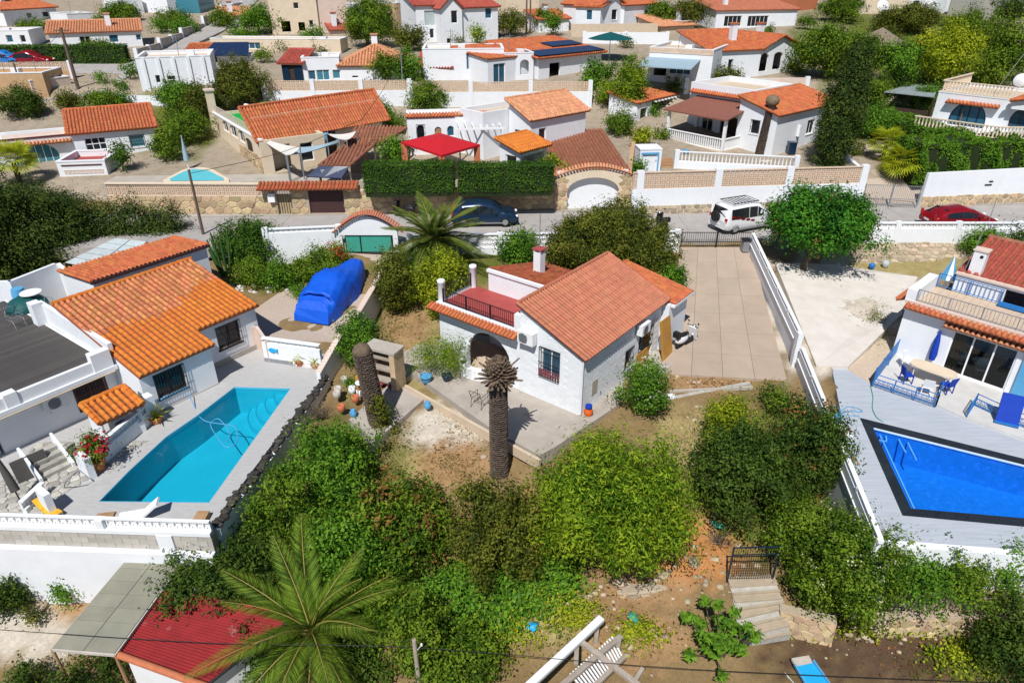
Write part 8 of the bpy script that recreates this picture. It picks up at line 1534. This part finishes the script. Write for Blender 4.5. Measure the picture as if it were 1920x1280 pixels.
h = far('white house with salmon hipped roof and green glass veranda', (640, 152), (765, 150), 123, 7, 'hip', 'tile_pale', 1.6, wins=[(660, 142, 672, 147)]); far('stepped white block with glass veranda left of the salmon roof', (570, 154), (640, 152), 108, 4, wins=[(578, 132, 592, 151, 'w', 0, bl), (594, 131, 618, 151, 'w', 0, dict(gm='glass_teal')), (624, 131, 638, 148, 'w', 0, dict(gm='glass_teal'))], wall='white'); far('dark blue and brown shed beside the glass veranda', (532, 154), (570, 154), 118, 3.5, 'front', 'tile_red', .8, wall='car_blue', wins=[(542, 120, 552, 150, 'd', 0, dict(fm='dark_wood'))])
h = far('two storey white house with dark red roof and central gable', (783, 82), (830, 80), 10, 7, 'front', 'tile_red', 1.6, wins=[(796, 20, 818, 48, 'w', 0, dict(gm='fibre', fm='fibre')), (806, 54, 814, 72)]); h2 = far('white gabled middle bay of the dark red roofed house', (829, 84), (868, 82), 14, 7, 'gy', 'tile_red', 1.3, wins=[(846, 20, 858, 44), (838, 72, 846, 82)]); far('right wing of the dark red roofed house', (868, 80), (934, 76), 14, 6, 'front', 'tile_red', 1.6, wins=[(910, 15, 922, 35, 'w', 0, bl)])
far('low flat white building with blue glass doors behind the lattice wall', (795, 152), (945, 150), 92, 5, wins=[(874, 100, 914, 131, 'w', 0, dict(gm='glass_blue', n=4))]); h = EH('white house with bright orange roof and dark solar panels in the middle distance', (1014, 110), (1132, 98), 9.5); dp = h.L(1030, 72, 10.4).y
roofed(h, 0, h.w, .3, dp, 9.55, .9, 'front', 'tile_orange', .4, 0, .3, .5, 3, 'white', 6.0, {'f': [op(1.5, 3, 7, 8.9, 'o')]}); roofed(h, -5.5, -.02, 1.6, dp - .5, 9.7, .6, 'front', 'tile_orange', .1, 0, .3, .5, 3, 'white', 6.0, {'f': [op(-4.8, -3.3, 7.2, 9.2, 'w', gm='glass_blue')]}); sl4 = .9 / (dp - .3); sheet_roof(h.t, [V((-.2, -.05, 9.78)), V((h.w + .2, -.05, 9.78)), V((h.w, 2.2, 9.78 + 2.2 * sl4)), V((-.2, 2.2, 9.78 + 2.2 * sl4))], 8, 1, 'solar', th=.05); sheet_roof(h.t, [V((h.w * .5, 3.2, 9.8 + 3 * sl4)), V((h.w, 3.2, 9.8 + 3 * sl4)), V((h.w, 5.2, 9.8 + 5 * sl4)), V((h.w * .5, 5.2, 9.8 + 5 * sl4))], 5, 1, 'solar', th=.05)
far('small white blocks with dark red low roofs left of the blue doors', (790, 150), (845, 150), 126, 3, 'front', 'tile_red', .9); far('white arcade room left of the solar roofed house', (945, 152), (1000, 150), 100, 4, wins=[(953, 110, 968, 135, 'o', .4), (975, 112, 992, 140, 'o', .4)])
far('two storey white house with orange roof and arched shutter at the top', (1078, 62), (1124, 64), 12, 7, 'front', 'tile_orange', 1.3, wins=[(1099, 18, 1110, 38, 'w', .2, bl)]); far('white middle gable of the orange roofed house at the top', (1122, 66), (1168, 62), 10, 7, 'gy', 'tile_orange', 1.2, wins=[(1147, 18, 1157, 38, 'ws')]); far('right wing of the orange roofed house at the top', (1168, 60), (1228, 54), 10, 6, 'front', 'tile_orange', 1.3, wins=[(1208, 18, 1216, 32, 'w', 0, bl)]); t, L = px_wall('stone faced terrace wall below the orange roofed house at the top', gnd(1070, 70), gnd(1232, 68), G(gnd(1070, 70).x, gnd(1070, 70).y), gnd(1070, 70).z + 1.6, 'beige')
h = far('long white flat roofed house with grey awning at the upper right', (1213, 152), (1330, 160), 88, 7, wins=[(1226, 112, 1250, 142, 'o'), (1255, 118, 1295, 140, 'w', 0, bl)]); MB().obox((h.w * .4, -1.6, h.zt - 1.2), (h.w * .42, 0, 0), (0, 1.6, .25), (0, 0, .05)).build('awning', 'grey_blue_sail', h.t); blocks(h.t, (0, -.02), (h.w, -.02), h.zt - .5, .5, .6, .25, .02, 'tan_block', 60)
far('white wing with two small dark windows and orange roof at the upper right', (1328, 152), (1420, 146), 96, 6, 'front', 'tile_orange', 1.3, wins=[(1333, 106, 1342, 126, 'wb'), (1365, 112, 1373, 132, 'wb')]); far('white arched porch end of the orange roofed house at the upper right', (1420, 144), (1490, 136), 92, 6, 'gy', 'tile_orange', 1.1, wins=[(1422, 100, 1440, 134, 'o', .5), (1450, 98, 1466, 130, 'o', .3)])
far('white balcony house with brown glazed rooms at the top right', (1340, 56), (1490, 52), 20, 6, 'front', 'tile_terra', .9, wins=[(1358, 30, 1390, 50, 'w', 0, dict(fm='white', gm='black')), (1402, 30, 1440, 50, 'w', 0, dict(gm='black'))]); h = far('upper storey of the balcony house with dark red awning at the top right', (1360, 14), (1488, 10), -20, 6, wall='wine_metal'); balusters(h.t, (0, -1), (h.w, -1), h.zb - .3, 1.0, .4, .06, 'white_clean', square=True); far('terracotta painted building at the top right of the balcony house', (1492, 22), (1530, 20), -15, 6, wall='terracotta')
for i, (a, b, tp, m, lab) in enumerate((((1600, 28), (1700, 26), -8, 'cream', 'cream building at the top edge right of the big bushes'), ((1700, 24), (1760, 22), -12, 'white', 'white house at the top edge beside the cream building'), ((1770, 26), (1830, 24), -14, 'white', 'white house with dark red shutter at the top right edge'), ((1835, 40), (1900, 38), -5, 'stone_grey', 'grey stone house in the top right corner'), ((228, 30), (272, 28), -6, 'white', 'tall white house wall at the top left'), ((318, 28), (380, 24), -10, 'white', 'white house with balustrade at the top left'), ((376, 26), (405, 22), -8, 'glass_teal', 'teal glazed box at the top left'), ((130, 45), (180, 42), 26, 'white', 'small white gabled house at the top left'), ((948, 24), (1010, 22), -14, 'cream', 'cream building at the top edge in the middle'), ((745, 48), (785, 44), 6, 'stone_tan', 'pale stone house left of the dark red roof'), ((1278, 60), (1300, 58), 40, 'tile_pale', 'low pink building left of the balcony house'))): far(lab, a, b, tp, 6, 'flat', 'beige', wall=m, wins=[(a[0] + 12, tp + 14, a[0] + 24, tp + 26)] if i in (1, 2, 4, 5) else ())
h = far('old building with orange roof and green shade cloth left of the balcony house', (1238, 66), (1300, 62), 50, 5, 'front', 'tile_pale', 1.0, wall='beige')
far('white house with blue panes at the left edge, before the weathered roof', (-30, 92), (62, 90), 58, 5, wins=[(12, 66, 24, 80, 'w', 0, bl), (38, 66, 48, 80)]); far('small white house on the hill street, below the topmost wall', (425, 52), (480, 50), 30, 5, 'front', 'tile_pale', .8); far('white house between the big green tree and the pale stone house', (655, 40), (700, 38), 8, 6, wins=[(668, 18, 678, 30)]); far('white house in the gap left of the twin poles', (1010, 62), (1066, 60), 36, 5, 'front', 'tile_orange', .8, wins=[(1030, 44, 1040, 54)])
# walls of the upper streets
def fw(label, a, b, zo, h1, m, lat=0, h2=None, **k):
    p, q = gnd(*a), gnd(*b); z0 = min(p.z, q.z) + zo; p.z = q.z = z0; t, L = px_wall(label, p, q, z0, z0 + h1, m, .25, zt2=z0 + (h2 or h1), **k)
    if lat: breeze(t, (0, .05), (L, .05), z0 + h1, lat, 3, 'tan_block', .14, blk=.4, style=1, nobj=200); 
    k = max(1, round(L / 5)); pm = MB().box(-.2, .2, -.06, .32, z0 - .5, z0 + h1 + lat + .12).data('pier', 'white')
    for i in range(k + 1): link('pier', pm, t, mw=Matrix.Translation((L * i / k, 0, 0)))
    return t
fw('white terrace wall with lattice top below the glass veranda', (500, 200), (770, 202), 0, 1.5, 'white', .9); fw('white terrace wall with lattice top behind the white veranda house', (772, 203), (1105, 205), 0, 1.6, 'white', .9); fw('white stepped retaining wall left of the round green trees', (228, 190), (330, 205), -.3, 1.4, 'white'); fw('tan yard wall with lattice at the far left street bend', (0, 150), (138, 148), 0, .8, 'tan', .8); fw('white terrace wall below the upper right pool', (1285, 178), (1510, 176), 0, 1.4, 'pinkwall'); fw('long white boundary wall under the upper right orange house', (1095, 82), (1250, 84), 0, 1.4, 'white')
P = [(262, 118), (305, 97), (345, 76), (385, 52), (420, 30), (455, 8)]
for i, (a, b) in enumerate(zip(P, P[1:])): fw('stepped length of grey street wall on the hill, ' + ['lowest', 'second from the bottom', 'middle one', 'second from the top', 'topmost'][i], a, b, 0, 1.4, 'concrete')
p = at(1400, 152, 7.6); t = thing('swimming_pool', 'small turquoise pool on the terrace below the upper right house', 'swimming pool', p); MB().box(-3.2, 3.2, -1.5, 1.5, -2, .0).build('surround', 'tile_pale', t); MB().box(-2.6, 2.6, -1.1, 1.1, .003, .03).build('water', 'pool_cyan', t)
t = thing('parasol', 'wide dark green parasol beside the solar roofed house', 'parasol', gnd(1142, 112)); MB().tube([(0, 0, 0), (0, 0, 2.4)], .05, 6).build('pole', 'white_clean', t); MB().lathe((0, 0, 2.2), [(2.6, 0), (1.4, .35), (.05, .7)], 10).build('canopy', 'teal_cover', t)
for i, (a, lab, m) in enumerate((((1650, 40), 'large white satellite dish above the garden shed', 'white_clean'),)): t = thing('satellite_dish', lab, 'satellite dish', gnd(*a)); MB().tube([(0, 0, 0), (0, 0, 2)], .06, 6).build('pole', m, t); MB().lathe((0, 0, 0), [(0, .2), (.6, .05), (.9, -.15)], 14).xf(Matrix.Translation((0, 0, 2.2)) @ Matrix.Rotation(rad(60), 4, 'X')).build('dish', m, t)
t = thing('garden_shed', 'thatched garden shelter among the shrubs at the upper right', 'shed', gnd(1640, 118)); MB().lathe((0, 0, 2.0), [(3.2, 0), (1.4, .9), (.1, 1.6)], 9).build('thatch', 'dry_twig', t)
for a in range(5): MB().tube([(2.4 * math.cos(a * 1.26), 2.4 * math.sin(a * 1.26), -.5), (2.4 * math.cos(a * 1.26), 2.4 * math.sin(a * 1.26), 2.3)], .08, 5).build('post', 'wood', t)
car('dark red car parked by the far left hedge', gnd(62, 124), 0, 'car_red', kind='low'); car('bright blue car at the left edge of the upper street', gnd(14, 124), 0, 'blue_metal', kind='low')
# poles and masts
def pole(label, px, foot, top, r=.1, m='pole_wood', arms=1, z=None):
    b = gnd(px, foot) if z is None else at(px, foot, z); zt = CH + ray(px, top).z * b.y / ray(px, top).y; t = thing('utility_pole', label, 'pole', b); h = zt - b.z; MB().tube([(0, 0, -.5), (0, 0, h)], [r, r * .7], 7).build('shaft', m, t)
    for i in range(arms): MB().box(-.7, .7, -.04, .04, h - .3 - i * .5, h - .2 - i * .5).build('cross_arm', m, t)
    return b + V((0, 0, h - .25))
w1 = pole('weathered utility pole before the stone street wall on the left', 383, 447, 318, .11, z=1.5, arms=0); w2 = pole('rust coloured pole beside the brown veranda roof', 688, 320, 218, .07, 'terracotta', 0, 3.7); w3 = pole('slim pale pole between the tree and the white terrace wall', 760, 222, 92, .06, 'grey_metal', 0, 4.5); w4 = pole('dark utility pole at the far left street bend', 146, 165, 52, .18); w5 = pole('left one of the twin poles in the middle distance', 987, 64, -20, .14, arms=1); pole('right one of the twin poles in the middle distance', 994, 64, -20, .14, arms=0); w6 = pole('dark pole by the tan balustrade at the right', 1785, 276, 205, .08, z=4.2, arms=0); w7 = pole('second dark pole of the far left street', 42, 170, 118, .1, arms=0)
pole('tall thin mast in front of the street wall at the right edge', 1835, 470, 372, .03, 'grey_metal', 0, .9)
for a, b, lab in ((w1, w2, 'thin cable from the left utility pole to the rust coloured pole'), (w2, w3, 'thin cable from the rust coloured pole to the slim pale pole'), (w4, w7, 'thin cable between the two far left poles')): hose(lab, [a, (a + b) / 2 - V((0, 0, .5)), b], 'black', .018, 'overhead_cable')
# trees among the upper houses
TR = [(455, 106, 208, 108, 'leaf_olive', 'large dark olive tree left of the tan house'), (340, 148, 215, 90, 'leaf_green', 'bright green tree behind the orange roof on the left'), (385, 158, 225, 90, 'leaf_olive', 'olive tree between the bright green tree and the tan house'), (345, 210, 262, 110, 'leaf_mid', 'bushy tree below the bright green tree'), (310, 248, 300, 60, 'leaf_mid', 'low green bush at the corner of the orange roofed house'), (690, -5, 88, 112, 'leaf_mid', 'big rounded green tree at the top between the houses'), (765, 52, 95, 62, 'leaf_olive', 'olive bush right of the big rounded tree'), (722, 100, 152, 58, 'leaf_mid', 'shrubby tree before the salmon roof'), (765, 95, 155, 55, 'leaf_green', 'dark tree at the end of the lattice wall'), (800, 150, 222, 85, 'leaf_mid', 'bushy tree before the white terrace wall'), (718, 190, 235, 45, 'leaf_green', 'small bush beneath the white terrace wall'), (742, 215, 248, 40, 'leaf_mid', 'small round bush at the end of the orange roof'), (738, 258, 315, 70, 'leaf_green', 'green bush left of the red pavilion'), (958, 20, 66, 56, 'leaf_olive', 'olive tree left of the twin poles'), (1018, 22, 56, 40, 'leaf_mid', 'hedge like bush right of the twin poles'), (1037, 22, 66, 30, 'leaf_green', 'small green tree right of the twin poles'), (1180, 95, 216, 66, 'leaf_bush', 'tall yellow green tree before the long white house'), (1124, 112, 158, 52, 'leaf_green', 'round green bush left of the tall yellow green tree'), (1140, 152, 200, 50, 'leaf_bush', 'light bush below the round green bush'), (1162, 212, 250, 60, 'leaf_mid', 'low bushes on the stony slope above the arched garage'), (1222, 180, 192, 40, 'leaf_green', 'small shrub above the narrow annex'), (1545, 45, 145, 130, 'leaf_mid', 'broad green tree left of the thatched shelter'), (1580, -5, 40, 90, 'leaf_mid', 'tree at the top edge right of the terracotta building'), (1700, 10, 60, 120, 'leaf_olive', 'olive scrub at the top edge behind the white dish'), (1772, 45, 165, 135, 'leaf_lime', 'large yellow green tree above the grey carport'), (1690, 75, 165, 70, 'leaf_green', 'dark green tree left of the yellow green tree'), (1680, 130, 180, 60, 'leaf_dark', 'dark shrub by the carport'), (1820, 20, 90, 110, 'leaf_mid', 'wide tree crown at the top right'), (1890, 40, 150, 100, 'leaf_mid', 'broad tree behind the right-hand villa'), (1895, -10, 50, 60, 'leaf_dark', 'dark conifer in the top right corner'), (1640, 195, 260, 70, 'leaf_green', 'leafy bush by the clipped hedge'), (1600, 200, 250, 60, 'leaf_green', 'green bush right of the tall cypress'), (1240, 5, 50, 60, 'leaf_mid', 'tree mass right of the orange roofed house at the top'), (1290, 0, 52, 70, 'leaf_olive', 'yellowish tree left of the balcony house'), (485, 12, 62, 75, 'leaf_green', 'dark green tree left of the cream house'), (415, 20, 50, 50, 'leaf_mid', 'small tree on the hill street'), (590, 55, 80, 30, 'leaf_green', 'bush in front of the cream arcade'), (245, 120, 148, 34, 'leaf_green', 'round shrub at the street bend'), (190, 172, 204, 70, 'leaf_mid', 'low shrubs behind the orange roof on the far left'), (130, 175, 200, 50, 'leaf_olive', 'grey green shrub behind the turquoise veranda house'), (35, 165, 218, 90, 'leaf_dark', 'dark rounded tree at the left edge'), (230, 172, 200, 28, 'leaf_green', 'small shrub by the white pillar'), (320, 20, 48, 70, 'leaf_mid', 'garden trees below the white house at the top left'), (220, 10, 40, 80, 'leaf_mid', 'green trees among the white houses at the top left'), (60, 45, 62, 60, 'leaf_mid', 'garden bushes below the orange roof at the top left'), (345, 40, 62, 50, 'leaf_green', 'bushes along the hill street'), (180, 80, 100, 60, 'leaf_mid', 'shrubs before the pale weathered roof'), (1350, 140, 165, 80, 'leaf_olive', 'low flowering shrubs before the upper right house'), (895, 52, 82, 26, 'leaf_bush', 'small conical tree before the dark red roofed house'), (1035, 290, 345, 45, 'leaf_bush', 'oleander bush at the left side of the brown roofed garage'), (1207, 240, 275, 40, 'leaf_lime', 'yellow green bush beside the narrow annex'), (1195, 300, 328, 28, 'leaf_green', 'small bush beside the white pool shed'), (230, 268, 318, 30, 'leaf_hedge', 'clipped dark cone right of the red roofed garage'), (1005, 318, 360, 50, 'leaf_green', 'green shrub on the end of the clipped hedge'), (1610, 60, 140, 80, 'leaf_mid', 'green scrub around the thatched shelter'), (1740, 160, 215, 60, 'leaf_green', 'leafy shrub behind the grey carport'), (1855, 95, 165, 80, 'leaf_mid', 'green bush above the villa at the right edge'), (1640, 150, 205, 60, 'leaf_mid', 'shrubs above the clipped hedge, right of the tall cypress'), (1660, 55, 100, 60, 'leaf_olive', 'olive scrub under the satellite dish'), (520, 20, 60, 40, 'leaf_mid', 'shrubs on the cream terrace'), (455, 62, 70, 60, 'leaf_green', 'low hedge on the cream terrace')]
for i, (cx, tp, bt, w, m, lab) in enumerate(TR): tpx('tree' if bt - tp > 50 else 'shrub', lab, 'tree' if bt - tp > 50 else 'shrub', cx, tp, bt, w, m, min(bt + 2, 398), ls=.2 if bt < 170 else .15, dens=16 if bt < 170 else 26, k=8, nl=9, lo=-.6, seed=300 + i)
b = at(1553, 312, 3.6); D = dep(b); zt = CH + ray(1562, 100).z * b.y / ray(1562, 100).y; h = zt - b.z; r = 34 * D / FP
t = thing('cypress', 'tall dark column cypress between the white porch house and the gravel drive', 'tree', b); foliage('crown', [(.1 * k, 0, h * z, r * q, r * q, h * .2) for k, (z, q) in enumerate(((.16, .8), (.32, 1), (.5, 1.02), (.66, .95), (.82, .75), (.92, .5)))], 'leaf_cypress', 80, .15, .45, 99, 8, .16, .75, .8, t, .07); MB().tube([(0, 0, -.2), (0, 0, h * .7)], .2, 7).build('trunk', 'bark', t)
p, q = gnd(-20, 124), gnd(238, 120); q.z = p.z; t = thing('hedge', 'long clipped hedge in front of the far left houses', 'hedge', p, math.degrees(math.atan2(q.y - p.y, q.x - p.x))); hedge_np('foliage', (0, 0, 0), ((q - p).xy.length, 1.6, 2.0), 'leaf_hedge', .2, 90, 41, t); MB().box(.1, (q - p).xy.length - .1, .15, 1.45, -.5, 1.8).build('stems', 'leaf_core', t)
for i, (x, y, w) in enumerate(((492, 118, 40), (523, 100, 30), (192, 158, 34), (223, 166, 26), (669, 74, 30), (569, 80, 26), (738, 70, 34), (1172, 90, 34), (1195, 146, 30), (1513, 56, 44), (1482, 138, 40), (1226, 216, 26), (1241, 262, 26), (1606, 292, 34), (1100, 172, 36), (1262, 172, 36), (860, 86, 24), (300, 62, 40), (190, 52, 36), (600, 108, 26), (1310, 76, 30), (1440, 72, 30))): tpx('shrub', 'small green shrub on bare ground among the upper houses', 'shrub', x, y - w * .62, y, w, ('leaf_mid', 'leaf_olive', 'leaf_green')[i % 3], y, ls=.16, dens=18, nl=5, trunk=False, group='small shrubs among the upper houses', seed=700 + i)
